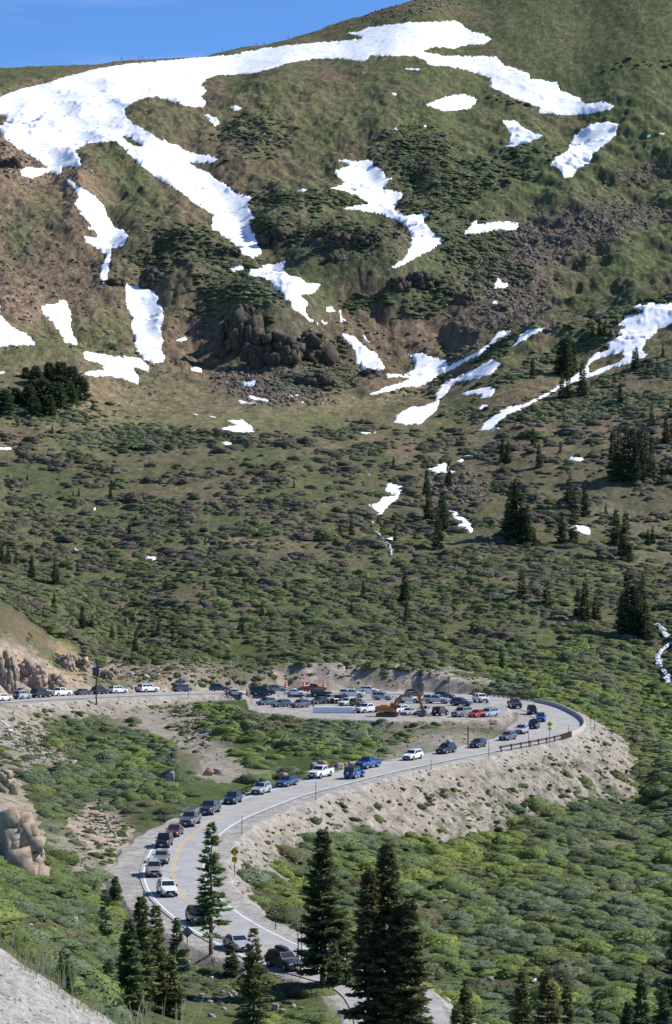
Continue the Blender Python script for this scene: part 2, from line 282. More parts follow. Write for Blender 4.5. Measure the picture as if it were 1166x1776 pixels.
SNOW = [(MAIN, MAINHOLES), (BIG, BIGHOLES)] + [(p, []) for p in (
 Z2((255,130),(300,150),(335,180),(380,200),(420,240),(435,290),(470,335),(510,355),(520,375),(500,415),(455,425),(450,460),(440,520),(440,555),(415,572),(405,530),(408,490),(430,455),(400,430),(350,400),(340,370),(395,375),(380,350),(330,345),(370,330),(330,290),(300,240),(320,215),(290,170),(260,140)),
 Z2((500,558),(560,575),(620,590),(650,620),(640,640),(663,665),(665,710),(650,750),(665,790),(655,830),(672,855),(665,885),(625,890),(580,875),(550,830),(530,730),(535,700),(512,660)),
 Z2((340,838),(430,850),(540,865),(578,874),(610,905),(600,925),(550,905),(545,915),(565,940),(560,975),(500,955),(440,940),(380,945),(320,930),(370,915),(420,910),(410,890),(340,870)),
 Z2((160,655),(220,645),(245,628),(275,635),(290,680),(290,740),(305,790),(322,812),(265,808),(240,770),(210,725),(175,690)),
 Z2((-120,600),(-40,620),(0,640),(5,690),(50,735),(110,770),(165,815),(0,820),(-120,820)),
 Z2((-40,912),(0,915),(35,925),(0,932),(-40,930)), Z2((712,790),(755,775),(760,790),(740,805),(715,800)), Z2((745,905),(800,900),(825,912),(815,925),(760,915)),
 Z2((925,500),(985,490),(988,512),(940,520)),
 Z3((205,595),(215,555),(300,545),(340,530),(385,525),(370,550),(385,585),(430,595),(470,620),(540,625),(520,660),(500,675),(450,685),(490,720),(470,740),(480,775),(520,800),(565,830),(520,820),(460,785),(440,760),(395,735),(400,715),(370,705),(370,680),(320,650),(310,620),(270,600)),
 Z3((555,730),(590,728),(605,750),(595,760),(555,755)), Z3((615,745),(628,740),(630,775),(655,795),(620,805),(613,790),(622,770)), Z3((530,793),(545,795),(568,808),(550,810)),
 Z3((628,845),(680,860),(720,900),(760,925),(790,950),(828,995),(820,1022),(770,1020),(720,1025),(715,1000),(690,980),(690,930),(640,875)), Z3((690,845),(740,860),(750,880),(780,893),(750,893),(720,865)),
 Z4((90,845),(150,842),(220,860),(265,875),(265,895),(330,860),(385,835),(420,810),(440,785),(470,755),(520,750),(500,775),(460,800),(430,820),(400,850),(340,880),(290,905),(240,930),(190,960),(140,985),(80,985),(30,1000),(-40,1015),(-73,1016),(0,985),(50,970),(100,950),(60,945),(10,950),(5,925),(80,930),(120,910),(120,880)),
 Z4((655,740),(600,742),(545,775),(530,805),(490,840),(560,800),(620,770),(675,748)),
 Z4((240,965),(330,930),(360,910),(400,890),(440,870),(480,885),(440,930),(380,950),(320,960),(280,975),(260,1005),(230,1030),(220,1070),(190,1100),(150,1135),(90,1138),(40,1125),(45,1100),(100,1065),(160,1058),(205,1045),(210,1010)),
 Z4((300,1010),(340,1000),(430,978),(462,985),(430,1025),(385,1033),(400,1010),(330,1020)), Z4((370,1078),(400,1050),(430,1060),(385,1078)),
 Z3((585,65),(640,65),(700,75),(770,68),(775,95),(800,100),(830,150),(885,150),(840,160),(830,195),(810,205),(850,200),(905,215),(905,240),(870,290),(920,318),(1010,305),(1025,320),(1000,350),(1050,400),(1100,428),(1060,465),(990,500),(920,540),(880,560),(830,572),(870,535),(920,500),(925,470),(945,430),(930,390),(890,350),(800,318),(720,303),(605,290),(680,275),(745,265),(700,235),(640,212),(570,200),(620,185),(640,170),(590,135),(600,110),(660,100),(630,80)),
 Z3((420,210),(455,198),(488,205),(450,220)), Z5((330,352),(400,325),(450,315),(490,320),(515,338),(490,365),(440,375),(400,377),(350,362)),
 Z5((250,228),(300,228),(330,233),(310,240),(260,235)), Z5((208,308),(235,312),(253,325),(225,322)), Z5((312,425),(335,420),(345,428),(325,434)), Z5((222,438),(235,434),(238,441)),
 Z5((588,405),(640,407),(670,430),(710,452),(750,455),(690,478),(640,495),(598,495),(620,470),(615,440)),
 Z5((905,415),(950,408),(985,420),(980,455),(940,490),(900,520),(890,550),(850,570),(830,600),(800,598),(780,570),(742,560),(770,530),(810,510),(830,460),(860,435)),
 Z4((325,352),(375,297),(385,305),(380,325),(440,312),(550,315),(540,350),(460,350),(400,360),(340,365),(290,385),(320,365)), Z4((445,560),(460,525),(480,560),(515,565),(495,585),(445,587)), Z4((435,635),(468,632),(460,652),(440,652)),
 [(395,184),(410,183),(425,190),(405,194)], Z1((1030,575),(1060,580),(1118,605),(1110,630),(1095,645),(1070,625),(1045,600)), [(1119,238),(1135,231),(1125,240)], [(1138,232),(1162,229),(1150,236)],
 Z3((180,1070),(240,1060),(255,1080),(230,1095),(185,1090)), Z3((200,1125),(260,1140),(305,1150),(300,1162),(230,1150)), Z3((135,1140),(200,1158),(265,1163),(180,1168)), Z3((370,1135),(480,1118),(440,1132)), Z3((380,1166),(470,1154),(450,1165)),
 [(388,729),(422,729),(437,738),(441,749),(399,751),(382,743),(412,738)], [(385,766),(395,765),(407,768),(403,773),(388,773)], [(332,717),(343,719),(342,721)], [(357,722),(375,724),(373,726)],
 Z7((650,140),(740,143),(750,150),(660,157)), Z7((675,358),(720,358),(700,370)), Z7((820,155),(845,150),(840,165)),
 Z7((780,410),(820,400),(880,420),(885,435),(860,450),(850,480),(800,520),(770,560),(720,582),(745,555),(690,515),(740,500),(780,460)), Z7((780,670),(830,675),(825,720),(800,718)),
 Z8((65,295),(110,275),(150,262),(180,300),(205,305),(170,315),(130,310),(115,350),(100,320)), Z8((200,260),(230,235),(280,230),(240,245),(215,275)), Z8((150,475),(200,490),(270,545),(270,585),(235,575),(200,550),(190,520)),
 Z8((690,258),(715,238),(760,240),(775,250),(750,262)), Z8((700,548),(740,545),(800,555),(800,590),(780,595),(740,575),(700,565)), Z8((795,418),(818,418),(812,434)), Z6((577,738),(620,738),(643,745),(640,760),(590,750)), Z6((-40,292),(0,295),(45,295),(50,305),(0,304),(-40,303)),
 Z6((368,538),(385,536),(390,548),(375,550)), Z6((300,705),(318,708),(315,716)))]

# ------------------------------------------------------------------ land cover
wx = 5.5*noise(PU/14, PV/10, 101)+2.2*noise(PU/5, PV/4, 102); wy = 4*noise(PU/16, PV/9, 103)+1.5*noise(PU/5, PV/3.5, 104)
def blob(u, v, ru, rv, rot=0, p=2.5, w=2.0):
    c, s = math.cos(math.radians(rot)), math.sin(math.radians(rot)); x = PU+wx*w-u; y = PV+wy*w-v
    a = (x*c+y*s)/ru; b = (-x*s+y*c)/rv
    return np.exp(-(a*a+b*b)**(p/2))*(YG > 600)
GREEN = np.array([.080,.094,.042]); DGREEN = np.array([.050,.062,.032]); TAN = np.array([.20,.165,.095]); BROWN = np.array([.142,.102,.070]); SOIL = np.array([.235,.165,.108])
TALUS = np.array([.105,.085,.070]); PALE = np.array([.285,.248,.205]); ROCKC = np.array([.33,.275,.215]); WILL = np.array([.050,.060,.028]); ORANGE = np.array([.36,.255,.16])
GRAVEL = np.array([.33,.31,.28]); LAWN = np.array([.092,.120,.036]); OLIVE = np.array([.115,.115,.055])
def lay(C, col, w): return C*(1-w[..., None])+col*w[..., None]
n1 = fbm(XG/30, YG/45, 201, 5, .55); n2 = fbm(XG/9, YG/14, 211, 5, .6); n3 = fbm(XG/2.6, YG/4.5, 221, 4, .65)
tex = n1+.55*n2+.45*n3
C = np.ones(XG.shape+(3,))*OLIVE*.9
gb = .5*sstep(520, 760, PU)*(PV < 470)
C = lay(C, BROWN, sstep(-.25, .35, tex-gb)); C = lay(C, GREEN, sstep(-.05, .4, n2-.55*n1+.6*n3+gb*.5)); C = lay(C, np.array([.115,.125,.055]), sstep(.1, .5, fbm(XG/7, YG/5, 229, 4)+gb*.3)*.55)
# mountain
for (u, v, ru, rv, rot, col, w) in [
  (60,330,110,90,20,SOIL,.75),(140,420,60,110,-15,BROWN,.8),(60,470,90,60,0,BROWN,.8),(30,520,60,50,0,SOIL,.7),(170,530,70,80,0,BROWN,.7),(120,290,60,30,30,SOIL,.9),(30,260,60,40,40,SOIL,.9),
  (240,340,40,90,-38,GREEN,.8),(175,575,30,50,0,OLIVE,.9),(30,410,24,50,-20,GREEN,.8),(75,360,30,40,0,GREEN,.6),
  (330,360,40,90,-38,BROWN,.7),(250,420,50,50,0,BROWN,.6),(290,205,80,22,25,GREEN,.6),(280,200,90,40,25,BROWN,.4),
  (400,250,70,60,0,BROWN,.7),(460,300,80,60,0,BROWN,.7),(500,210,90,40,0,OLIVE,.6),(450,270,25,10,0,LAWN,.5),(470,310,40,14,0,OLIVE,.8),(530,120,70,14,-10,GREEN,.6),(560,150,60,30,0,BROWN,.4),
  (540,330,110,16,0,GREEN,.85),(560,420,140,45,0,DGREEN,.75),(600,465,110,40,0,DGREEN,.8),(700,400,30,60,-20,BROWN,.8),(480,400,60,25,0,DGREEN,.7),(340,450,100,40,20,DGREEN,.7),(400,510,80,30,10,GREEN,.6),(430,500,50,40,0,DGREEN,.6),
  (480,560,60,16,10,GREEN,.8),(330,510,50,90,10,BROWN,.6),(300,600,70,60,0,BROWN,.7),(350,600,70,70,0,BROWN,.6),(450,520,30,20,0,LAWN,.5),(560,600,70,60,20,BROWN,.6),(560,590,40,30,30,DGREEN,.4),
  (690,520,110,50,0,DGREEN,.8),(760,460,90,60,-25,GREEN,.7),(830,420,80,50,0,DGREEN,.6),(700,590,140,45,0,BROWN,.85),(620,500,40,30,0,BROWN,.5),(780,560,70,40,0,BROWN,.6),(700,570,60,20,0,SOIL,.35),
  (720,260,60,40,0,DGREEN,.8),(830,300,140,40,-18,GREEN,.8),(760,340,60,30,-20,GREEN,.7),(900,330,120,20,-15,GREEN,.5),(640,250,50,30,0,BROWN,.5),
  (940,420,100,45,-10,TALUS,.9),(900,480,80,60,0,TALUS,.85),(1010,390,90,40,-20,TALUS,.8),(880,540,70,40,-10,TALUS,.75),(1100,370,70,25,-15,TALUS,.6),(1120,300,60,20,-10,TALUS,.5),(960,460,70,30,-20,BROWN,.4),
  (1090,470,110,45,-15,GREEN,.8),(1080,520,110,20,-10,DGREEN,.5),(1050,150,160,90,0,GREEN,.65),(900,60,160,60,0,GREEN,.6),(1000,60,100,30,-20,OLIVE,.6),(700,10,90,14,-12,BROWN,.6),(800,22,90,12,10,BROWN,.5),(760,180,90,40,15,GREEN,.5),(700,160,60,12,0,BROWN,.5),(640,130,60,24,0,GREEN,.5),(880,220,60,25,20,OLIVE,.5),(860,90,40,12,20,BROWN,.7),(940,200,60,20,20,BROWN,.3),
  (40,130,90,12,-12,GREEN,.6),(60,150,90,10,-14,SOIL,.5),(200,117,50,5,-10,BROWN,.7),
  (60,600,110,22,0,OLIVE,.9),(60,640,120,30,0,BROWN,.4),(200,690,120,40,20,SOIL,.55),(120,700,80,30,0,SOIL,.5),(330,690,160,40,0,TAN,.55),(300,730,150,26,0,OLIVE,.5),(560,715,150,26,-4,OLIVE,.85),(560,700,190,20,-5,TAN,.6),(700,680,60,14,-15,TAN,.5),
  (430,670,60,24,10,TALUS,.9),(480,690,60,14,0,TALUS,.6),(540,655,50,22,0,TALUS,.6),(590,640,50,20,0,DGREEN,.5),(490,600,90,60,0,TALUS,.6),
  (900,650,90,26,-30,OLIVE,.8),(960,640,110,30,-25,OLIVE,.6),(1060,660,110,40,-10,BROWN,.8),(900,700,70,30,-20,BROWN,.7),(1000,720,120,40,0,BROWN,.6),(1000,660,60,12,-20,SOIL,.5),(930,625,120,10,-30,GREEN,.6),(770,640,50,14,-30,SOIL,.8),(740,700,40,18,0,BROWN,.6),
  (620,610,70,26,0,BROWN,.6),(850,600,26,50,35,TAN,.35),
  (280,800,120,26,8,OLIVE,.75),(340,850,120,20,0,TAN,.35),(280,790,70,20,0,BROWN,.6),(400,940,90,7,2,ORANGE,.85),(80,930,60,12,10,SOIL,.6),(40,910,60,22,10,OLIVE,.6),(480,960,70,20,-5,BROWN,.7),(180,1020,26,10,0,PALE,.35),(120,1150,14,6,0,PALE,.5),
  (700,840,40,40,30,BROWN,.8),(800,800,60,60,0,BROWN,.4),(860,790,70,30,0,TALUS,.6),(950,830,140,60,0,BROWN,.45),(1090,860,90,30,10,TALUS,.5),(1060,900,60,24,10,PALE,.25),(1120,960,40,60,40,PALE,.25),(1050,1000,30,20,30,PALE,.3),(800,860,50,30,0,TALUS,.7),
  (1000,1110,120,20,-4,LAWN,.4),(860,1120,110,20,0,LAWN,.6),(600,1090,160,30,0,GREEN,.7),(100,850,120,40,20,GREEN,.5),(460,850,90,20,0,LAWN,.3),(100,920,100,30,20,GREEN,.5)]:
    C = lay(C, col, blob(u, v, ru, rv, rot)*w)
# eroded track lines and gullies on the left slope
midb = sstep(770, 820, PV)*(YG > 600)*(1-sstep(1120, 1150, PV))
C = lay(C, LAWN*.9, midb*sstep(-.1, .5, n2+.4*n3)*.55*sstep(880, 1060, PV))
C = lay(C, WILL, midb*.35)
_r = fbm(XG/1.6, YG/3.2, 225, 3); C = C*(1+.42*_r*(YG > 600))[..., None]
C = lay(C, DGREEN*.75, sstep(.25, .6, fbm(XG/3.2, YG/3.0, 226, 3)-.25*n1)*.6*(YG > 900)); C = lay(C, np.array([.23,.19,.15]), sstep(.42, .7, fbm(XG/2.2, YG/3.5, 227, 3)+.2*n1)*.55*(YG > 900))
C = C*np.where(YG > 600, 1.2, 1.0)[..., None]
# valley floor and slopes nearer than the back road
nearm = (YG < 640).astype(float)
Cn = np.ones(XG.shape+(3,))*LAWN*.8
Cn = lay(Cn, DGREEN, sstep(-.3, .5, n3+.5*n2)); Cn = lay(Cn, TAN*.85, sstep(.35, .8, fbm(XG/4, YG/6, 301, 4))*.5)
C = np.where(nearm[..., None] > 0, Cn, C)
def nblob(col, w, u, v, ru, rv, rot=0, ymax=640):
    global C
    c, s = math.cos(math.radians(rot)), math.sin(math.radians(rot)); x = PU+wx*1.2-u; y = PV+wy*1.2-v
    a = (x*c+y*s)/ru; b = (-x*s+y*c)/rv; C = lay(C, col, np.exp(-(a*a+b*b)**1.5)*w*(YG < ymax)*(YG > 160))
spk = sstep(-.25, .35, n3+.3*fbm(XG/.8, YG/1.4, 311, 3))
NB = [(PALE,.9,40,1290,75,45,40),(PALE,.85,330,1235,60,28,40),(PALE,.8,260,1260,80,40,30),(PALE,.7,90,1225,80,10,5),(TAN,.5,120,1225,50,12,0),(LAWN,.9,230,1222,120,9,0),(LAWN,.7,300,1222,30,16,40),(PALE,.8,360,1300,90,22,25),
  (np.array([.36,.285,.225]),1,182,1442,58,38,50),(PALE,.9,208,1510,18,60,0),(PALE,.8,30,1250,60,26,10),(PALE,.5,130,1460,60,14,35),(PALE,.8,385,1335,50,18,0),(LAWN,.8,420,1350,80,16,-10),(PALE,.9,765,1285,100,20,0),(PALE,.7,690,1310,60,10,0),(PALE,.8,560,1245,150,7,0),(PALE,.6,460,1345,60,8,0),
  (LAWN,.7,240,1490,12,40,0),(BROWN,.6,260,1390,30,10,0),(PALE,.4,20,1340,40,30,60),(LAWN,.9,100,1470,26,30,0),(PALE,.45,140,1490,40,22,40),
  (LAWN,.8,560,1740,120,22,0),(BROWN,.5,380,1740,70,26,0),(LAWN,.5,420,1760,120,30,0),(TAN,.4,700,1590,24,16,0),(PALE,.6,705,1590,12,12,-40),(TAN,.8,1060,1465,60,10,0),(TAN,.7,1080,1545,60,12,5),(TAN,.5,1130,1560,40,12,0),(LAWN,.8,1040,1715,70,16,0),(BROWN,.5,860,1700,40,14,0),(TAN,.5,790,1505,60,10,5)]
for q in NB:
    col, w, u, v, ru, rv, rot = q
    nblob(col, w, u, v, ru, rv, rot)
BARE = [([(150,1230),(240,1234),(330,1218),(342,1250),(365,1288),(425,1306),(405,1326),(355,1312),(315,1295),(275,1272),(225,1250),(175,1242)], PALE, .75),
 ([(-20,1225),(60,1235),(80,1262),(112,1300),(132,1326),(100,1336),(60,1312),(30,1300),(-20,1290)], PALE*1.05, .9), ([(-20,1325),(30,1345),(60,1400),(72,1440),(66,1505),(-20,1475)], ROCKC*.9, .9),
 ([(128,1392),(170,1400),(200,1425),(238,1440),(226,1470),(204,1482),(220,1560),(206,1572),(184,1505),(150,1470),(118,1430)], np.array([.36,.285,.225]), .95), ([(75,1445),(120,1452),(165,1500),(192,1542),(150,1542),(98,1490)], PALE*.95, .6),
 ([(345,1318),(420,1322),(430,1345),(395,1358),(350,1350)], PALE, .8)]
BM = np.zeros(XG.shape)
for poly, col, w in BARE:
    q = (inpoly(PU+wx*1.6, PV+wy*1.3, poly) & (YG < 600) & (YG > 160)).astype(float); BM = np.maximum(BM, q*w); C = lay(C, np.asarray(col), q*w*(.55+.45*sstep(-.5, .2, n3)))
C = lay(C, LAWN, BM*sstep(.28, .5, fbm(XG/3, YG/4, 391, 4))*.8)
# embankments, cuttings, shoulders
pal = np.ones(XG.shape+(3,))*PALE; pal = pal*(1+.10*n3[..., None]+.10*fbm(XG/5, YG/5, 331, 3)[..., None])
grs = sstep(.16, .42, fbm(XG/2.2, YG/2.8, 341, 4)+.42*sstep(4, 20, DR-HALF)-.12+.10*sstep(700, 800, PU))
pal = lay(pal, np.array([.30,.265,.215]), sstep(.0, .6, fbm(XG/1.2, YG/8, 345, 3))*.5)
pal = lay(pal, GREEN*1.15, grs*.85*(DR-HALF > 2.5))
C = C*(1-np.clip(FG*1.4, 0, 1)[..., None])+pal*np.clip(FG*1.4, 0, 1)[..., None]
cutc = np.ones(XG.shape+(3,))*np.array([.28,.23,.175]); cutc = lay(cutc, ROCKC*1.05, sstep(-.1, .5, n3)); cutc = lay(cutc, ORANGE*.9, sstep(.0, .6, fbm(XG/6, YG/6, 351, 3))*.6*(PU < 260)); cutc = lay(cutc, GREEN, sstep(.25, .5, fbm(XG/4, YG/4, 361, 4)+.1*n3)*.8)
cw = np.clip(CG*1.3, 0, 1)
C = C*(1-cw[..., None])+cutc*cw[..., None]
# the eroded bank beyond the back road and the rocky spur on the left
bk = (YG > 560)*(YG < 700)
for (col, w, u, v, ru, rv, rot) in [(ROCKC,.95,60,1165,120,44,25),(ORANGE,.8,110,1150,50,30,40),(ORANGE,.7,30,1150,40,20,40),(BROWN,.8,40,1095,70,26,35),(ROCKC*.85,.9,200,1165,70,26,10),(np.array([.27,.21,.165]),.9,330,1168,130,20,3),(np.array([.33,.275,.225]),.92,580,1165,110,22,0),(np.array([.34,.295,.25]),.9,740,1172,100,20,5),(np.array([.33,.29,.24]),.8,870,1175,60,12,5),(GREEN,.8,90,1140,50,12,35),(GREEN,.6,420,1170,50,14,0),(GREEN,.5,650,1170,30,22,0)]:
    c, s = math.cos(math.radians(rot)), math.sin(math.radians(rot)); x = PU+wx*1.5-u; y = PV+wy*1.5-v
    a = (x*c+y*s)/ru; b = (-x*s+y*c)/rv; C = lay(C, np.asarray(col), np.exp(-(a*a+b*b)**2)*w*bk)
lot = np.clip(LG, 0, 1)
gr = GRAVEL*(1+.08*n3[..., None]+.08*n2[..., None])
sh = np.maximum(ON, np.exp(-np.maximum(DR-HALF, 0)/.7)*.8)*(YG > 150)
C = C*(1-sh[..., None])+gr*sh[..., None]
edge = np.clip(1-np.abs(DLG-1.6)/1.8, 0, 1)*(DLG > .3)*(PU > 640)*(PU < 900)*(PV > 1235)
C = lay(C, np.array([.20,.165,.135]), edge*.95)  # dark tan pit bank below the lot, its shadow painted into the colour
C = C*(1-BANK[..., None])+(GRAVEL*1.02)*(1+.1*fbm(XG/.25, YG/.4, 371, 3)[..., None])*BANK[..., None]
lum = 1+.16*n3*(YG > 150)+.10*fbm(XG/1.1, YG/2.2, 381, 3)*(YG > 150)
C = np.clip(C*lum[..., None], .01, .9)

# ------------------------------------------------------------------ materials
def mat(name, rough=.9, spec=.2):
    m = bpy.data.materials.new(name); m.use_nodes = True
    b = m.node_tree.nodes['Principled BSDF']; b.inputs['Roughness'].default_value = rough; b.inputs['Specular IOR Level'].default_value = spec
    return m, m.node_tree, b
def flat_mat(name, col, rough=.6, spec=.4, metal=0, coat=0):
    m, t, b = mat(name, rough, spec); b.inputs['Metallic'].default_value = metal; b.inputs['Coat Weight'].default_value = coat
    n = t.nodes.new('ShaderNodeTexNoise'); n.inputs['Scale'].default_value = 7; n.inputs['Detail'].default_value = 4
    g = t.nodes.new('ShaderNodeNewGeometry'); t.links.new(g.outputs['Position'], n.inputs['Vector'])
    mx = t.nodes.new('ShaderNodeMix'); mx.data_type = 'RGBA'; mx.inputs[6].default_value = tuple(c*.86 for c in col)+(1,); mx.inputs[7].default_value = tuple(min(1, c*1.1) for c in col)+(1,)
    t.links.new(n.outputs[0], mx.inputs[0]); t.links.new(mx.outputs[2], b.inputs['Base Color'])
    return m
def ground_mat(name, scale=1.0, bump=.5, dist=.5, var=.35, scale2=None):
    m, t, b = mat(name, .95, .1)
    L = t.links.new; N = t.nodes.new
    a = N('ShaderNodeVertexColor'); a.layer_name = 'Col'; g = N('ShaderNodeNewGeometry')
    n = N('ShaderNodeTexNoise'); n.inputs['Scale'].default_value = scale; n.inputs['Detail'].default_value = 5; n.inputs['Roughness'].default_value = .7; L(g.outputs['Position'], n.inputs['Vector'])
    n2_ = N('ShaderNodeTexNoise'); n2_.inputs['Scale'].default_value = scale2 or scale*.23; n2_.inputs['Detail'].default_value = 4; L(g.outputs['Position'], n2_.inputs['Vector'])
    mr = N('ShaderNodeMapRange'); mr.inputs[1].default_value = .3; mr.inputs[2].default_value = .7; mr.inputs[3].default_value = 1-var; mr.inputs[4].default_value = 1+var; L(n.outputs[0], mr.inputs[0])
    mr2 = N('ShaderNodeMapRange'); mr2.inputs[1].default_value = .3; mr2.inputs[2].default_value = .7; mr2.inputs[3].default_value = 1-var*.6; mr2.inputs[4].default_value = 1+var*.6; L(n2_.outputs[0], mr2.inputs[0])
    mm = N('ShaderNodeMath'); mm.operation = 'MULTIPLY'; L(mr.outputs[0], mm.inputs[0]); L(mr2.outputs[0], mm.inputs[1])
    v = N('ShaderNodeVectorMath'); v.operation = 'SCALE'; L(a.outputs[0], v.inputs[0]); L(mm.outputs[0], v.inputs[3]); L(v.outputs[0], b.inputs['Base Color'])
    bp = N('ShaderNodeBump'); bp.inputs['Strength'].default_value = bump; bp.inputs['Distance'].default_value = dist; L(n.outputs[0], bp.inputs['Height']); L(bp.outputs[0], b.inputs['Normal'])
    return m
M_MTN = ground_mat('mountain ground', 1.1, 1.0, .7, .5)
M_NEAR = ground_mat('valley ground', 2.6, .8, .22, .38)
M_BANK = ground_mat('bank gravel', 28, .9, .03, .45, 9)
M_SNOW, t, b = mat('old snow', .7, .3)
g = t.nodes.new('ShaderNodeNewGeometry'); n = t.nodes.new('ShaderNodeTexNoise'); n.inputs['Scale'].default_value = .35; n.inputs['Detail'].default_value = 6; t.links.new(g.outputs['Position'], n.inputs['Vector'])
mx = t.nodes.new('ShaderNodeMix'); mx.data_type = 'RGBA'; mx.inputs[6].default_value = (.66, .63, .61, 1); mx.inputs[7].default_value = (.93, .935, .95, 1)
r = t.nodes.new('ShaderNodeMapRange'); r.inputs[1].default_value = .28; r.inputs[2].default_value = .48; t.links.new(n.outputs[0], r.inputs[0]); t.links.new(r.outputs[0], mx.inputs[0]); t.links.new(mx.outputs[2], b.inputs['Base Color'])
bp = t.nodes.new('ShaderNodeBump'); bp.inputs['Strength'].default_value = .5; bp.inputs['Distance'].default_value = .25; t.links.new(n.outputs[0], bp.inputs['Height']); t.links.new(bp.outputs[0], b.inputs['Normal'])

# ------------------------------------------------------------------ mesh building
def np_mesh(name, V, F, mats=(), smooth=False, col=None, fmat=None):
    "V (n,3); F (m,3) or (m,4) int array, or a list of such arrays"
    me = bpy.data.meshes.new(name); V = np.ascontiguousarray(V, np.float32)
    Fs = F if isinstance(F, list) else [F]; Fs = [np.asarray(f, np.int32) for f in Fs if len(f)]
    nl = sum(f.size for f in Fs); nf = sum(len(f) for f in Fs)
    me.vertices.add(len(V)); me.vertices.foreach_set('co', V.ravel()); me.loops.add(nl); me.polygons.add(nf)
    me.loops.foreach_set('vertex_index', np.concatenate([f.ravel() for f in Fs]))
    tot = np.concatenate([np.full(len(f), f.shape[1], np.int32) for f in Fs]); st = np.concatenate([[0], np.cumsum(tot)[:-1]]).astype(np.int32)
    me.polygons.foreach_set('loop_start', st); me.polygons.foreach_set('loop_total', tot)
    if fmat is not None: me.polygons.foreach_set('material_index', np.asarray(fmat, np.int32))
    if smooth is True: me.polygons.foreach_set('use_smooth', np.ones(nf, bool))
    me.update(calc_edges=True)
    if col is not None:
        ca = me.color_attributes.new('Col', 'FLOAT_COLOR', 'POINT'); cc = np.ones((len(V), 4), np.float32); cc[:, :3] = col; ca.data.foreach_set('color', cc.ravel())
    for m_ in mats: me.materials.append(m_)
    me.validate(); return me
def link(name, me, parent=None, label=None, cat=None, group=None, kind=None, loc=None, rot=None):
    o = bpy.data.objects.new(name, me); COL.objects.link(o)
    if parent is not None: o.parent = parent
    if label: o['label'] = label
    if cat: o['category'] = cat
    if group: o['group'] = group
    if kind: o['kind'] = kind
    if loc is not None: o.location = loc
    if rot is not None: o.rotation_euler = (0, 0, rot)
    return o
def grid_rows(i0, i1, name, m_, smooth=True):
    ni, nj = i1-i0+1, XG.shape[1]
    V = np.stack([XG[i0:i1+1], YG[i0:i1+1], ZG[i0:i1+1]], -1).reshape(-1, 3)
    ix = np.arange(ni*nj).reshape(ni, nj); F = np.stack([ix[:-1, :-1], ix[:-1, 1:], ix[1:, 1:], ix[1:, :-1]], -1).reshape(-1, 4)
    return np_mesh(name, V, F, [m_], smooth, C[i0:i1+1].reshape(-1, 3))
ib = int(np.searchsorted(yrow, 60)); im = int(np.searchsorted(yrow, 980))
link('gravel_bank', grid_rows(0, ib, 'gravel_bank', M_BANK), label='pale gravel bank in the near bottom left corner', kind='structure')
link('valley_ground', grid_rows(ib, im, 'valley_ground', M_NEAR), label='shrubby valley floor and slopes around the road', kind='structure')
link('mountain', grid_rows(im, len(yrow)-1, 'mountain', M_MTN), label='brown and green mountainside streaked with snow', kind='structure')

def blur(A, r, ax):
    c = np.cumsum(np.concatenate([np.repeat(np.take(A, [0], ax), r+1, ax), A, np.repeat(np.take(A, [-1], ax), r, ax)], ax), ax); n = A.shape[ax]
    return (np.take(c, np.arange(2*r+1, 2*r+1+n), ax)-np.take(c, np.arange(0, n), ax))/(2*r+1)
ZB = blur(blur(blur(blur(ZG, 5, 0), 4, 1), 5, 0), 4, 1)
# the snow itself: skins of the ground grid, lifted, thin at the rim
SNOWM = np.zeros(XG.shape, bool)
su = PU+1.5*noise(XG/4.5, YG/6, 401)+2.1*noise(XG/1.5, YG/2.4, 402); sv = PV+1.2*noise(XG/5, YG/7, 403)+1.9*noise(XG/1.5, YG/2.4, 404)
frontm = YG > 640
def snow_obj(poly, holes, k):
    us = [p[0] for p in poly]; j0 = max(0, int(np.searchsorted(ucol, min(us)-6))-1); j1 = min(len(ucol), int(np.searchsorted(ucol, max(us)+6))+1)
    sub = np.s_[:, j0:j1]
    m_ = inpoly(su[sub], sv[sub], poly) & frontm[sub]
    for h in holes: m_ &= ~inpoly(su[sub], sv[sub], h)
    # keep the surface that faces the camera only: the first one met going away from it
    run = np.maximum.accumulate(np.where(YG[sub] > 640, -PV[sub], -1e9), axis=0); m_ &= (-PV[sub] >= run-2.5)
    SNOWM[sub] |= m_
    f = m_[:-1, :-1] & m_[1:, :-1] & m_[:-1, 1:] & m_[1:, 1:]
    if not f.any(): f = m_[:-1, :-1]
    if not f.any(): return
    vm = np.zeros(m_.shape, bool); cnt = np.zeros(m_.shape, int)
    for a in (0, 1):
        for b_ in (0, 1):
            s_ = np.s_[a:a+f.shape[0], b_:b_+f.shape[1]]; vm[s_] |= f; cnt[s_] += f
    idx = -np.ones(m_.shape, int); idx[vm] = np.arange(vm.sum())
    x = XG[sub][vm]; y = YG[sub][vm]; z = ZG[sub][vm]; full = cnt[vm] == 4
    zb = ZB[sub][vm]; z = np.where(full, np.maximum(zb, z-.25)+.32+.05*noise(x/3, y/4, 411), z+.06)
    a_, b_ = np.where(f); F = np.stack([idx[a_, b_], idx[a_, b_+1], idx[a_+1, b_+1], idx[a_+1, b_]], -1)
    link('snow', np_mesh('snow', np.stack([x, y, z], -1), F, [M_SNOW], True), label=None, kind='structure')
for k, (p, h) in enumerate(SNOW): snow_obj(p, h, k)

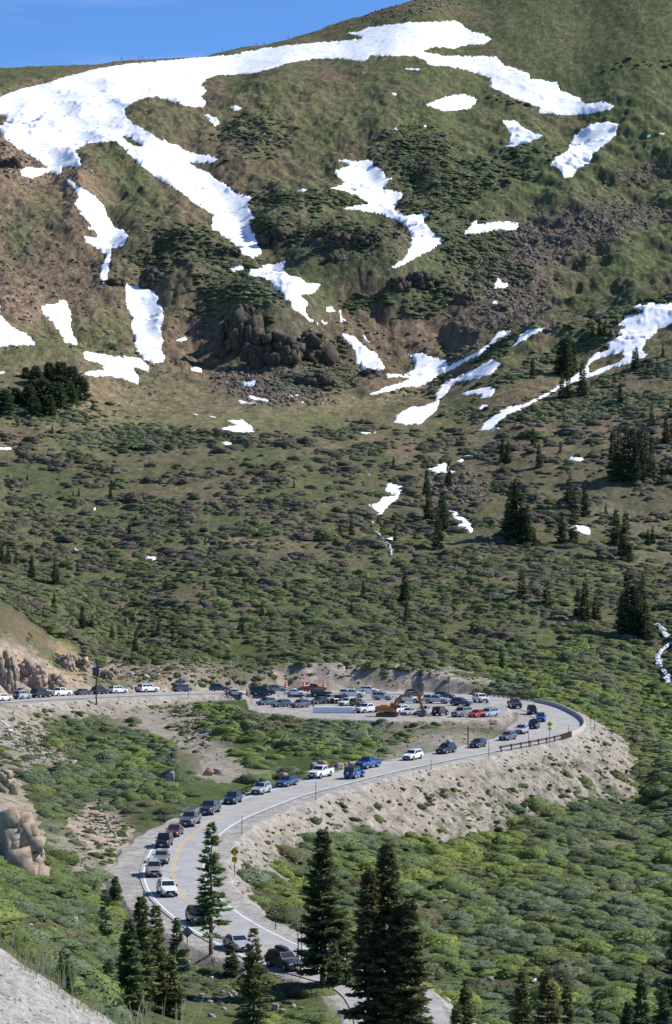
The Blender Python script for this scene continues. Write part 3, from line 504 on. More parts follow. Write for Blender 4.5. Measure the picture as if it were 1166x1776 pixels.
# ------------------------------------------------------------------ road surface, paint, barriers
def ribbon(P, o0, o1, dz, s0=None, s1=None, gaps=None):
    "strip between the side offsets o0 and o1 (metres, + to the left of travel) along P"
    P = np.asarray(P); d = np.gradient(P[:, :2], axis=0); d /= np.linalg.norm(d, axis=1)[:, None]; nrm = np.stack([-d[:, 1], d[:, 0]], 1)
    o0 = np.broadcast_to(o0, len(P)); o1 = np.broadcast_to(o1, len(P))
    A = np.c_[P[:, :2]+nrm*o0[:, None], P[:, 2]+dz]; B = np.c_[P[:, :2]+nrm*o1[:, None], P[:, 2]+dz]
    V = np.empty((2*len(P), 3)); V[::2] = A; V[1::2] = B
    k = np.arange(len(P)-1); S = np.concatenate([[0], np.cumsum(np.linalg.norm(np.diff(P[:, :2], axis=0), axis=1))])
    if s0 is not None: k = k[(S[:-1] >= s0) & (S[:-1] <= s1)]
    if gaps is not None: k = k[gaps(S[:-1][k])]
    return V, np.stack([2*k, 2*k+1, 2*k+3, 2*k+2], -1)
RD = smooth_line(ROAD[::2], 1.0)
_d = np.diff(RD[:, :2], axis=0); RS = np.concatenate([[0], np.cumsum(np.hypot(_d[:, 0], _d[:, 1]))])
M_ASPH, t, b = mat('worn asphalt', .9, .15)
g = t.nodes.new('ShaderNodeNewGeometry'); n = t.nodes.new('ShaderNodeTexNoise'); n.inputs['Scale'].default_value = .35; n.inputs['Detail'].default_value = 7; n.inputs['Roughness'].default_value = .65; t.links.new(g.outputs['Position'], n.inputs['Vector'])
cr = t.nodes.new('ShaderNodeValToRGB'); cr.color_ramp.elements[0].position = .3; cr.color_ramp.elements[0].color = (.29, .285, .28, 1); cr.color_ramp.elements[1].position = .7; cr.color_ramp.elements[1].color = (.40, .395, .385, 1)
vo = t.nodes.new('ShaderNodeTexVoronoi'); vo.feature = 'DISTANCE_TO_EDGE'; vo.inputs['Scale'].default_value = .16
n3_ = t.nodes.new('ShaderNodeTexNoise'); n3_.inputs['Scale'].default_value = .5; n3_.inputs['Detail'].default_value = 3; t.links.new(g.outputs['Position'], n3_.inputs['Vector'])
va = t.nodes.new('ShaderNodeVectorMath'); va.operation = 'MULTIPLY_ADD'; va.inputs[1].default_value = (3, 3, 3); t.links.new(n3_.outputs['Color'], va.inputs[0]); t.links.new(g.outputs['Position'], va.inputs[2]); t.links.new(va.outputs[0], vo.inputs['Vector'])
lt = t.nodes.new('ShaderNodeMath'); lt.operation = 'LESS_THAN'; lt.inputs[1].default_value = .006; t.links.new(vo.outputs['Distance'], lt.inputs[0])
mx = t.nodes.new('ShaderNodeMix'); mx.data_type = 'RGBA'; mx.inputs[7].default_value = (.19, .19, .19, 1); t.links.new(lt.outputs[0], mx.inputs[0]); t.links.new(n.outputs[0], cr.inputs[0]); t.links.new(cr.outputs[0], mx.inputs[6]); t.links.new(mx.outputs[2], b.inputs['Base Color'])
_sa = RS[np.argmin((RD[:, 0]-ROAD0[33][0])**2+(RD[:, 1]-ROAD0[33][1])**2)]
wl = 3.5+2.4*np.exp(-((RS-_sa)/34)**4); wr = 3.75+1.3*np.exp(-((RS-_sa)/38)**4)+.3*np.exp(-((RS-75)/45)**2)+.9*sstep(_sa+50, _sa+80, RS); wl = wl+.9*sstep(_sa+50, _sa+80, RS)
V, F = ribbon(RD, wl+.5, -wr-.5, .02); link('road', np_mesh('road', V, F, [M_ASPH]), kind='structure', label='grey mountain road curling round a hairpin')
def paint_mat(name, c):
    m_, t, b = mat(name, .7, .3); g = t.nodes.new('ShaderNodeNewGeometry'); n = t.nodes.new('ShaderNodeTexNoise'); n.inputs['Scale'].default_value = 1.4; n.inputs['Detail'].default_value = 6; t.links.new(g.outputs['Position'], n.inputs['Vector'])
    r = t.nodes.new('ShaderNodeValToRGB'); r.color_ramp.elements[0].position = .27; r.color_ramp.elements[0].color = (.34, .34, .335, 1); r.color_ramp.elements[1].position = .38; r.color_ramp.elements[1].color = c+(1,); t.links.new(n.outputs[0], r.inputs[0]); t.links.new(r.outputs[0], b.inputs['Base Color']); return m_
M_WL = paint_mat('white road paint', (.78, .78, .76)); M_YL = paint_mat('yellow road paint', (.62, .42, .12))
S_P = float(RS[int(np.argmax(RD[:, 1] > 256.5))])          # the paint is worn off further down
for off in (wl, -wr):
    V, F = ribbon(RD, off+.085, off-.085, .032, S_P, 1e9); link('road_marking', np_mesh('edge line', V, F, [M_WL]), kind='structure', label='white edge line of the road')
for off in (.16, -.16):
    V, F = ribbon(RD, off+.055, off-.055, .032, S_P, 1e9); link('road_marking', np_mesh('centre line', V, F, [M_YL]), kind='structure', label='faded yellow centre line of the road')

# ------------------------------------------------------------------ small mesh kit
class MB:
    def __init__(s): s.v = []; s.f = []; s.m = []; s.n = 0
    def add(s, V, F, mi=0):
        V = np.asarray(V, float); s.v.append(V)
        for f in F: s.f.append(tuple(int(i)+s.n for i in f)); s.m.append(mi)
        s.n += len(V); return s
    def box(s, c, d, rz=0, mi=0, taper=1.0):
        x, y, z = np.array(d)/2; V = np.array([(a*x*(taper if k > 0 else 1), b_*y*(taper if k > 0 else 1), k*z) for k in (-1, 1) for b_ in (-1, 1) for a in (-1, 1)])
        if rz: c_, s_ = math.cos(rz), math.sin(rz); V = np.c_[V[:, 0]*c_-V[:, 1]*s_, V[:, 0]*s_+V[:, 1]*c_, V[:, 2]]
        return s.add(V+np.array(c), [(0, 2, 3, 1), (4, 5, 7, 6), (0, 1, 5, 4), (2, 6, 7, 3), (0, 4, 6, 2), (1, 3, 7, 5)], mi)
    def cyl(s, p, q, r0, r1=None, n=10, mi=0, cap=True):
        p = Vector(p); q = Vector(q); r1 = r0 if r1 is None else r1; d = (q-p).normalized(); a = d.orthogonal().normalized(); b_ = d.cross(a)
        V = [tuple(c+(a*math.cos(2*math.pi*k/n)+b_*math.sin(2*math.pi*k/n))*r) for c, r in ((p, r0), (q, r1)) for k in range(n)]
        F = [(k, (k+1) % n, n+(k+1) % n, n+k) for k in range(n)]
        if cap: F += [tuple(range(n-1, -1, -1)), tuple(range(n, 2*n))]
        return s.add(V, F, mi)
    def prism(s, poly, y0, y1, mi=0):
        "closed (x, z) outline extruded from y0 to y1"
        n = len(poly); V = [(x, y0, z) for x, z in poly]+[(x, y1, z) for x, z in poly]
        a = sum(poly[i][0]*poly[(i+1) % n][1]-poly[(i+1) % n][0]*poly[i][1] for i in range(n))
        F = [tuple(range(n)), tuple(range(2*n-1, n-1, -1))]+[(i, n+i, n+(i+1) % n, (i+1) % n) for i in range(n)]
        if (a < 0) == (y1 > y0): F = [f[::-1] for f in F]
        return s.add(V, F, mi)
    def mesh(s, name, mats, smooth=False):
        me = bpy.data.meshes.new(name); me.from_pydata([tuple(v) for v in np.concatenate(s.v)], [], s.f)
        for m_ in mats: me.materials.append(m_)
        me.polygons.foreach_set('material_index', s.m)
        if smooth: me.polygons.foreach_set('use_smooth', [True]*len(s.f))
        me.update(); return me
def empty(name, loc, label, cat, group=None, rz=0):
    o = bpy.data.objects.new(name, None); COL.objects.link(o); o.empty_display_size = .5; o.location = loc; o.rotation_euler = (0, 0, rz)
    o['label'] = label; o['category'] = cat
    if group: o['group'] = group
    return o
def copy_tree(o, parent=None):
    c = o.copy(); COL.objects.link(c); c.parent = parent
    for ch in o.children: copy_tree(ch, c)
    return c

# ------------------------------------------------------------------ foliage
def veg_mat(name, rough=.75, trans=.25, var=.3, sc=3.0):
    m_, t, b = mat(name, rough, .15); L = t.links.new; N = t.nodes.new
    a = N('ShaderNodeVertexColor'); a.layer_name = 'Col'; g = N('ShaderNodeNewGeometry'); n = N('ShaderNodeTexNoise'); n.inputs['Scale'].default_value = sc; n.inputs['Detail'].default_value = 3; L(g.outputs['Position'], n.inputs['Vector'])
    mr = N('ShaderNodeMapRange'); mr.inputs[1].default_value = .3; mr.inputs[2].default_value = .7; mr.inputs[3].default_value = 1-var; mr.inputs[4].default_value = 1+var; L(n.outputs[0], mr.inputs[0])
    v = N('ShaderNodeVectorMath'); v.operation = 'SCALE'; L(a.outputs[0], v.inputs[0]); L(mr.outputs[0], v.inputs[3]); L(v.outputs[0], b.inputs['Base Color'])
    if trans:
        tr = N('ShaderNodeBsdfTranslucent'); L(v.outputs[0], tr.inputs['Color']); mx = N('ShaderNodeMixShader'); mx.inputs[0].default_value = trans
        o = t.nodes['Material Output']; L(b.outputs[0], mx.inputs[1]); L(tr.outputs[0], mx.inputs[2]); L(mx.outputs[0], o.inputs['Surface'])
    return m_
M_SHRUB = veg_mat('willow leaves'); M_NEEDLE = veg_mat('spruce needles', .6, .25, .35, 1.6)
M_BARK = flat_mat('bark', (.16, .125, .10), .9, .1); M_GREYWOOD = flat_mat('weathered wood', (.30, .27, .24), .9, .1)
def dome(rng, nr=5, na=12):
    "lumpy half-ellipsoid, unit radius"
    V = [(0, 0, 1.0)]; F = []
    for i in range(1, nr+1):
        th = i/nr*math.pi*.56
        for j in range(na):
            ph = (j+.5*(i % 2))/na*2*math.pi; V.append((math.sin(th)*math.cos(ph), math.sin(th)*math.sin(ph), math.cos(th)))
    V = np.array(V); k = rng.uniform(0, 50)
    r = 1+.22*noise(V[:, 0]*1.6+k, V[:, 1]*1.6+V[:, 2], 5)+.13*rng.uniform(-1, 1, len(V)); V = V*r[:, None]
    for j in range(na): F.append((0, 1+j, 1+(j+1) % na))
    for i in range(nr-1):
        for j in range(na):
            a = 1+i*na+j; b_ = 1+i*na+(j+1) % na; c = 1+(i+1)*na+j; d = 1+(i+1)*na+(j+1) % na
            if i % 2 == 0: F += [(a, c, b_), (b_, c, d)]
            else: F += [(a, c, d), (a, d, b_)]
    return V, np.array(F)
def leaves(rng, n, size, core):
    th = np.arccos(rng.uniform(-.12, 1, n)); ph = rng.uniform(0, 2*math.pi, n)
    N_ = np.stack([np.sin(th)*np.cos(ph), np.sin(th)*np.sin(ph), np.cos(th)], 1)
    P = N_*(core+.10*noise(N_[:, 0]*2.3, N_[:, 1]*2.3+N_[:, 2], 8)+rng.uniform(-.03, .13, n))[:, None]
    A = rng.normal(size=(n, 3)); A -= (A*N_).sum(1)[:, None]*N_*rng.uniform(.2, .9, n)[:, None]; A /= np.linalg.norm(A, axis=1)[:, None]
    B = np.cross(N_+rng.normal(size=(n, 3))*.45, A); B /= np.linalg.norm(B, axis=1)[:, None]
    s = size*rng.uniform(.6, 1.4, n)[:, None]; V = np.stack([P-A*s, P+A*s*.9, P+B*s*1.3+N_*s*.5], 1).reshape(-1, 3)
    return V, np.arange(3*n).reshape(n, 3)
def shrub_tpl(seed, nr, na, nl, ls):
    rng = np.random.default_rng(seed); V, F = dome(rng, nr, na); V2, F2 = leaves(rng, nl, ls, .98)
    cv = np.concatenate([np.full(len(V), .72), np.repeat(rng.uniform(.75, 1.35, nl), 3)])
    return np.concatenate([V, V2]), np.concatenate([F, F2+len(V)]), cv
TF = [shrub_tpl(100+i, 4, 9, 46, .17) for i in range(10)]; TNr = [shrub_tpl(200+i, 5, 12, 430, .068) for i in range(10)]
def scatter(dens, n, rng, sub=None):
    "pick n ground points with probability density (per square metre)"
    A = np.abs(np.gradient(XG, axis=1)*np.gradient(YG, axis=0))*dens; c = np.cumsum(A.ravel()); k = np.searchsorted(c, rng.uniform(0, c[-1], n)); i, j = np.unravel_index(np.clip(k, 0, A.size-1), A.shape)
    x = XG[i, j]+rng.uniform(-.5, .5, n)*(ucol[1]-ucol[0])/4500*YG[i, j]; y = YG[i, j]+rng.uniform(-.3, .3, n)
    return x, y, grid_at(x, y), i, j, c[-1]
def build_shrubs(name, label, T, x, y, z, rx, ry, rz, rot, colr, rng, m_=None, cat='shrubs'):
    Vs, Fs, Cs = [], [], []; off = 0; pick = rng.integers(0, len(T), len(x))
    for k in range(len(T)):
        s = np.where(pick == k)[0]
        if len(s) == 0: continue
        V, F, cv = T[k]; c, sn = np.cos(rot[s]), np.sin(rot[s]); vx = V[:, 0][None]*rx[s][:, None]; vy = V[:, 1][None]*ry[s][:, None]
        X = vx*c[:, None]-vy*sn[:, None]+x[s][:, None]; Y = vx*sn[:, None]+vy*c[:, None]+y[s][:, None]; Z = V[:, 2][None]*rz[s][:, None]+z[s][:, None]
        Vs.append(np.stack([X, Y, Z], -1).reshape(-1, 3)); Fs.append((F[None]+(np.arange(len(s))*len(V))[:, None, None]+off).reshape(-1, 3)); off += len(s)*len(V)
        Cs.append((colr[s][:, None]*cv[None, :, None]).reshape(-1, 3))
    me = np_mesh(name, np.concatenate(Vs), np.concatenate(Fs), [m_ or M_SHRUB], False, np.clip(np.concatenate(Cs), 0, 1))
    return link(name, me, label=label, cat=cat, kind='stuff')
def uvblob(u, v, ru, rv, rot=0, p=3):
    c, s = math.cos(math.radians(rot)), math.sin(math.radians(rot)); x = PU+wx*1.5-u; y = PV+wy*1.5-v; a = (x*c+y*s)/ru; b = (-x*s+y*c)/rv
    return np.exp(-(a*a+b*b)**(p/2))
vis = np.ones(XG.shape)
bg = (YG > 600)*(PU > -120)*(PU < 1290)*(~SNOWM)*(YG < 1560)
patch = fbm(XG/15, YG/20, 501, 5)
# --- willow scrub of the basin
stream = np.minimum.reduce([np.abs(PU-(478+.12*(PV-900)+8*noise(PV/20, PV*0, 6)))+60*(PV < 1000)+60*(PV > 1130), np.abs(PU-(560-.0*(PV))-6*noise(PV/15, PV*0, 7))+60*(PV > 960)+60*(PV < 880), np.abs(PU-(678+.05*(PV-900)+9*noise(PV/18, PV*0, 8)))+60*(PV < 870)+60*(PV > 1000)])
d_mid = bg*sstep(728, 775, PV+.05*(PU-400)+30*fbm(XG/20, YG/20, 502, 2))*sstep(605, 612, YG)*(1-CG)*sstep(1, 4, DR-HALF)
d_mid = d_mid*(.06+1.0*sstep(-.12, .12, patch+.30*sstep(860, 1060, PV)-.05))
for q in [(280,800,100,22,8),(330,850,90,12,0),(400,940,100,9,0),(880,1125,110,12,0),(570,720,200,22,-4),(480,960,50,14,0),(90,930,60,12,0),(920,740,70,20,-20),(1010,830,90,20,0),(1100,880,60,16,10),(580,1165,110,18,0),(740,1172,90,18,0),(330,1168,120,18,0),(45,1165,90,30,20),(1150,1140,14,60,10),(1120,950,30,50,40)]:
    d_mid = d_mid*(1-.9*uvblob(*q))
d_mid = d_mid*(1-.9*(stream < 5))
for q in [(200,930,400,8,2),(650,945,90,9,0),(350,760,120,16,2),(430,885,250,10,4),(560,790,40,14,0)]: d_mid = np.maximum(d_mid, bg*uvblob(*q)*.9)
NM = 13000
x, y, z, i, j, tot = scatter(d_mid, NM, RNG)
pu, pv = PU[i, j], PV[i, j]
s = .82*RNG.lognormal(.15, .40, NM)*np.interp(pv, [720, 1130], [1.05, 1.0]); lower = sstep(880, 1090, pv+35*fbm(x/30, y/30, 510, 2))
pick = RNG.uniform(0, 1, NM); gp_ = np.array([.172, .152, .112]); gg = np.array([0.137, 0.154, 0.076]); lg = np.array([0.171, 0.210, 0.081]); gy = np.array([0.177, 0.185, 0.122])
cl = fbm(x/13, y/18, 511, 4)
w_g = np.clip(.15+.85*lower+1.5*cl, 0, 1)
base = np.where((pick < w_g)[:, None], np.where((RNG.uniform(0, 1, NM) < .4)[:, None], lg, gg), np.where((RNG.uniform(0, 1, NM) < .35)[:, None], gy, gp_))
base = base*.95*RNG.uniform(.85, 1.18, NM)[:, None]
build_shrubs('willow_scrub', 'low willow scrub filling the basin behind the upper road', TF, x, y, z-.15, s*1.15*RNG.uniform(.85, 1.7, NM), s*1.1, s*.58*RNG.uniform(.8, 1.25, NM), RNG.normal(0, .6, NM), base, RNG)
# --- dark patches of scrub on the mountain
d_up = np.zeros(XG.shape)
for u, v, ru, rv, rot, w in [(440,235,55,30,0,.5),(540,345,90,14,0,.9),(620,350,60,8,0,.6),(720,265,55,40,0,.9),(740,290,30,24,0,1),(820,310,110,26,-20,.6),(780,350,90,16,-25,.7),(860,290,70,14,-15,.8),(830,425,65,40,0,.8),(860,470,50,26,0,.6),(870,510,18,26,0,.8),(480,395,45,20,0,.7),(600,405,80,22,0,.5),(420,510,70,20,5,.8),(350,430,80,30,20,.5),(330,420,60,14,0,.7),(270,450,40,20,0,.6),(400,470,60,20,0,.5),(390,540,60,16,0,.6),
   (640,520,45,14,-15,.9),(760,515,60,26,-20,.4),(545,660,60,16,0,.8),(560,610,60,30,0,.4),(1090,540,110,12,-14,1),(1000,600,110,10,-24,.9),(930,630,90,9,-30,1),(870,600,20,12,-30,1),(860,600,50,10,-30,.7),(760,665,26,14,-40,.9),(770,640,60,12,-30,.5),(1000,680,120,10,-20,.5),(1060,700,120,20,0,.9),(960,720,90,16,0,.7),(1140,640,40,16,0,.7),(60,690,90,14,8,.9),(60,720,110,16,4,.9),(210,760,110,16,2,.9),(250,745,60,8,0,.7),(860,720,60,14,0,.7),(1120,110,60,10,0,.15),(900,170,80,10,0,.12)]:
    d_up = np.maximum(d_up, uvblob(u, v, ru, rv, rot)*w)
d_up = d_up*bg*(PV < 790)*sstep(-.35, .1, patch+.2)
NU = 14000
x, y, z, i, j, tot = scatter(d_up, NU, RNG); s = .85*RNG.lognormal(.1, .35, NU)
pick = RNG.uniform(0, 1, NU)
base = 1.5*np.where((pick < .6)[:, None], np.array([0.113, 0.142, 0.065]), np.where((pick < .85)[:, None], np.array([0.174, 0.152, 0.128]), np.array([0.152, 0.196, 0.094])))*RNG.uniform(.7, 1.25, NU)[:, None]
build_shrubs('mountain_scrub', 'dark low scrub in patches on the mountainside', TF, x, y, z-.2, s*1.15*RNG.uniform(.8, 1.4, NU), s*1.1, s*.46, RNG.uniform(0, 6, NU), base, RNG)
# --- willows nearer than the back road
nb = (YG < 650)*(YG > 165)*(1-np.clip(FG*1.6, 0, 1))*(DR-HALF > .8)*(DLG > 2)
right = nb*((PU > 430)*(PV > 1345)+(PU > 1030)*(PV > 1100)+(PU > 850)*(PV < 1203)+(PU > 890)*(PV < 1260)*(YG > 560)) > 0
holes = np.zeros(XG.shape)
for q in [(1060,1462,50,8,0),(1080,1545,55,9,5),(705,1592,16,14,-40),(790,1503,60,8,5),(690,1480,60,12,20),(1040,1718,60,14,0),(880,1705,50,10,0),(930,1560,16,6,0),(1150,1150,9,70,-5),(560,1740,150,28,0),(400,1745,90,28,0),(720,1730,22,50,0),(450,1600,10,50,-30),(905,1600,20,5,0),(760,1700,40,12,0),(600,1720,100,20,0)]: holes = np.maximum(holes, uvblob(*q))
d_r = right*(1-.95*holes)*sstep(-.5, -.15, fbm(XG/8, YG/10, 520, 3)+.25)
basin = np.zeros(XG.shape)
for u, v, ru, rv, rot, w in [(390,1240,70,22,10,1.2),(480,1270,120,26,3,1.2),(620,1275,75,32,0,1.1),(560,1300,110,20,0,.9),(700,1283,16,12,0,1.3),(430,1312,60,12,0,.7),(460,1330,50,10,0,.6),(130,1265,75,26,15,1.1),(240,1310,80,40,35,1.2),(190,1340,120,44,32,1.2),(110,1330,90,36,35,1.1),(240,1370,60,36,20,1),(120,1380,80,44,30,1.1),(170,1420,60,30,50,1),(310,1310,30,12,0,.9),(70,1370,50,50,30,1),(20,1300,26,40,0,.4),
    (60,1540,120,90,20,1.2),(20,1560,100,100,0,1.1),(150,1600,110,60,30,1.2),(60,1640,120,60,30,1.2),(230,1640,90,60,20,1.1),(350,1690,60,26,0,1.1),(330,1640,40,24,0,.9),(440,1640,0.1,0.1,0,0),(760,1340,0.1,.1,0,0),(160,1520,50,30,0,.9),(140,1680,90,60,20,1),(480,1590,24,40,-30,.6)]:
    if ru > 1: basin = np.maximum(basin, uvblob(u, v, ru, rv, rot)*w)
for q in [(50,1280,90,42,35),(335,1250,46,34,45),(262,1262,60,16,20),(184,1444,56,40,50),(202,1512,16,46,0),(360,1328,50,18,0),(130,1490,46,18,35),(30,1250,60,20,10),(410,1352,60,10,-10)]: basin = basin*(1-.93*uvblob(*q))
basin = np.clip(basin, 0, 1)*(1-BM)*(1-((PU > 320)*(PU < 445)*(PV < 1226)))*nb*(PU < 760)*(PV > 1200)
d_n = np.maximum(d_r, basin*(~right))*(PU > -160)*(PU < 1320)
# a few bushes on the embankment and the eroded bank
extra = np.zeros(XG.shape)
for u, v, ru, rv, rot, w in [(738,1392,22,12,20,1.6),(596,1388,12,7,20,1.2),(850,1470,0.1,.1,0,0),(1120,1350,20,16,-50,1),(880,1405,40,8,10,.25),(1000,1350,40,30,0,.10),(880,1360,60,20,0,.06),(600,1430,50,12,0,.5),(720,1190,1,1,0,0)]:
    if ru > 1.5: extra = np.maximum(extra, uvblob(u, v, ru, rv, rot)*w)
for u, v, ru, rv in [(70,1250,0,0),(140,1202,0,0)]: pass
bankx = np.zeros(XG.shape)
for u, v, ru, rv, w in [(828,1197,32,12,1.3),(715,1160,26,10,1.2),(520,1146,30,9,1.2),(555,1152,16,7,1.1),(610,1150,26,7,.8),(670,1165,16,22,1.0),(700,1182,16,8,1),(785,1184,12,5,1),(500,1180,26,8,1),(470,1172,26,18,.6),(420,1170,30,14,.6),(186,1187,14,8,1.3),(120,1145,40,14,1.1),(35,1175,14,10,.6),(350,1185,30,6,.7),(310,1175,30,10,.4),(250,1165,40,10,.4),(30,1100,40,14,.4)]:
    bankx = np.maximum(bankx, uvblob(u, v, ru, rv)*w)
bankx = bankx*(YG > 540)*(YG < 660)*(DR-HALF > 1.2)*(PV < 1207)
grows = np.clip(bankx+extra*(DR-HALF > 1)*(YG < 520), 0, 1.3)
d_n = np.maximum(d_n, grows)
NN = 8600
x, y, z, i, j, tot = scatter(d_n, NN, RNG); pu, pv = PU[i, j], PV[i, j]
s = RNG.lognormal(.0, .30, NN)*.98
c1 = fbm(x/11, y/17, 530, 4)*1.25; c2 = fbm(x/6, y/9, 531, 2); pick = RNG.normal(0, .11, NN)
A1 = np.array([.170, .220, .070]); A2 = np.array([.225, .275, .070]); A3 = np.array([0.165, 0.210, 0.116]); A4 = np.array([0.116, 0.144, 0.067]); A5 = np.array([0.183, 0.165, 0.083])
q = c1+pick
base = np.where((q > .30)[:, None], A2, np.where((q > -.05)[:, None], A1, np.where((q > -.35)[:, None], A3, A4)))
base = np.where(((c2 > .45) & (RNG.uniform(0, 1, NN) < .6))[:, None], A5, base)
def tintb(u, v, ru, rv, col, w):
    global base
    k = np.exp(-(((pu-u)/ru)**2+((pv-v)/rv)**2)**1.5)*w; base = base*(1-k[:, None])+col*k[:, None]
for a in [(800,1480,130,40,A2,.8),(370,1235,40,18,A2,.8),(900,1520,60,30,A2,.5),(1050,1420,90,40,A3*.9,.6),(490,1255,40,16,A5,.6),(480,1600,16,24,np.array([.20,.16,.05]),.8),(950,1590,200,60,A3,.4),(600,1460,80,40,A3,.5),(130,1360,120,80,A3*.85,.5),(150,1270,60,20,A4,.7),(240,1640,90,40,A3,.5),(1010,1270,0.1,.1,A5,0),(960,1690,60,30,A5,.5),(1080,1290,50,30,A5,.6),(740,1392,22,12,A5*.8,.9),(828,1197,30,12,A2*.9,.6),(60,1520,90,50,A1,.6)]:
    if a[2] > 1: tintb(*a)
base = base*1.05*RNG.uniform(.9, 1.12, NN)[:, None]
smf = np.where(d_r[i, j] > 0, 1.0, .9)*np.where(grows[i, j] > .1, .62, 1)
s = s*smf
mnd = fbm(x/4.2, y/5.5, 540, 3); hz = np.clip(1.05+.95*mnd, .45, 1.9); s = s*np.clip(1+.4*mnd, .6, 1.15)
nearsel = (y < 470)
for sel, T, nm, lb in ((nearsel, TNr, 'willow_thicket', 'dense green willow thickets below and beside the road'), (~nearsel, TF, 'roadside_scrub', 'green willow scrub around the hairpin and its basin')):
    k = np.where(sel)[0]; n = len(k)
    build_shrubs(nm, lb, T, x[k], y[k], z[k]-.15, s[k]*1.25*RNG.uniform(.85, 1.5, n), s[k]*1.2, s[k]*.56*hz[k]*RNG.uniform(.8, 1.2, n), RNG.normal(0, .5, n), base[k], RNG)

# ------------------------------------------------------------------ conifers
def crown_mesh(name, h, r, nb_, nt_, seed, low=.06, leaf=.34, sparse=0.0, col=(.045, .062, .028), brown=0.0, dead=False, profile=1.0):
    rng = np.random.default_rng(seed); V = []; Cc = []
    zz = low+(1-low)*np.sort(rng.uniform(0, 1, nb_)**.85)*.99
    for zf in zz:
        ln = r*((1-zf)**profile*1.05+.06)*rng.uniform(.62, 1.2)
        if rng.uniform() < .08: ln *= 1.25
        if sparse and rng.uniform() < sparse*.5: continue
        az = rng.uniform(0, 2*math.pi); k = max(3, int(nt_*(.35+ln/r)))
        t_ = rng.uniform(.12, 1, k)**.8
        rise = (.25-.55*(1-zf))*ln; px = t_*ln; pz = zf*h+rise*t_+.14*ln*t_*t_*1.2
        d = np.array([math.cos(az), math.sin(az), 0]); sd_ = np.array([-d[1], d[0], 0])
        spread = leaf*(.6+.9*(1-t_))*(.5+.6*ln/r)
        off = rng.normal(0, .42, k)*spread*1.3
        P = d[None]*px[:, None]+sd_[None]*off[:, None]; P[:, 2] = pz+rng.normal(0, .05, k)*h/15-.10*np.abs(off)
        dirv = d[None]*rng.uniform(.3, 1, k)[:, None]+sd_[None]*(np.sign(off)*rng.uniform(.2, 1, k))[:, None]; dirv[:, 2] = rng.uniform(-.35, .30, k); dirv /= np.linalg.norm(dirv, axis=1)[:, None]
        w_ = np.cross(dirv, rng.normal(size=(k, 3))+np.array([0, 0, 1.2])); w_ /= np.linalg.norm(w_, axis=1)[:, None]
        L_ = spread*rng.uniform(.6, 1.25, k); W_ = L_*rng.uniform(.22, .42, k)
        V.append(np.stack([P-w_*W_[:, None], P+w_*W_[:, None], P+dirv*(L_*1.5)[:, None]], 1).reshape(-1, 3))
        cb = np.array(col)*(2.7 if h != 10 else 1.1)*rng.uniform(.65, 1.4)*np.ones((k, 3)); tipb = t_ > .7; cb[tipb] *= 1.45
        if brown: cb = np.where((rng.uniform(0, 1, k) < brown)[:, None], np.array([.17, .105, .05]), cb)
        Cc.append(np.repeat(cb, 3, 0))
    V = np.concatenate(V); Cc = np.concatenate(Cc)
    return np_mesh(name, V, np.arange(len(V)).reshape(-1, 3), [M_NEEDLE], False, Cc)
def trunk_mesh(h, r, seed, bare=0, lean=0):
    rng = np.random.default_rng(seed); mb = MB(); n = 7; p = Vector((0, 0, -.6))
    for k in range(n):
        a, b_ = k/n, (k+1)/n; q = Vector((rng.normal(0, .012)*h*b_+lean*b_*h, rng.normal(0, .012)*h*b_, h*b_*.97)); mb.cyl(p, q, r*(1-a)+.015, r*(1-b_)+.012, 8, cap=k == 0); p = q
    for k in range(bare):
        zf = rng.uniform(.1, .9); az = rng.uniform(0, 6.28); l = rng.uniform(.3, 1.0)*(1.1-zf)*h*.09; mb.cyl((0, 0, zf*h), (math.cos(az)*l, math.sin(az)*l, zf*h+rng.uniform(-.2, .1)*l), .03, .008, 4, cap=False)
    return mb.mesh('trunk', [M_BARK if not bare or bare < 30 else M_GREYWOOD], True)
# unit-height templates for the many distant trees (height 10 m, scaled per tree)
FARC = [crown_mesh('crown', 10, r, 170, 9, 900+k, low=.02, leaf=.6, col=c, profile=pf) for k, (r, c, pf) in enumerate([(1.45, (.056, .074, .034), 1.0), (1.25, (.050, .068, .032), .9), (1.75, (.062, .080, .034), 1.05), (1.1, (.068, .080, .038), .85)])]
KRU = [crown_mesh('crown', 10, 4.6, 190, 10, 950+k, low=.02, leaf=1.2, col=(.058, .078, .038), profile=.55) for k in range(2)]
FART = trunk_mesh(10, .22, 990)
NEAR_T = []
def place_tree(u, vb, vt, kind, label, group=None, name='spruce_tree'):
    g = gp(u, vb, 150)
    if g is None: return
    pxm = FPX/g[1]; h = (vb-vt)/pxm
    rng = np.random.default_rng(int(u*7+vb)); rz = rng.uniform(0, 6.28)
    e = empty(name, (g[0], g[1], g[2]-.1), label, 'tree', group, rz)
    if isinstance(kind, int):
        me = (FARC+KRU)[kind]; s = h/10
        w_ = (.72 if 'dense upright' in label else 1)*rng.uniform(.95, 1.12); e.scale = (s*w_, s*w_, s)
        link('crown', me, e); link('trunk', FART, e)
    else:
        cm, tm = kind(h); link('crown', cm, e); link('trunk', tm, e)
def near_kind(r, nb_, nt_, seed, **k):
    tr = k.pop('tr', .22); bare = k.pop('bare', 0)
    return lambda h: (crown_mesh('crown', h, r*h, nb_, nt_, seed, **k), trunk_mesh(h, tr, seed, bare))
G0 = 'dark conifers in the foreground below the road'
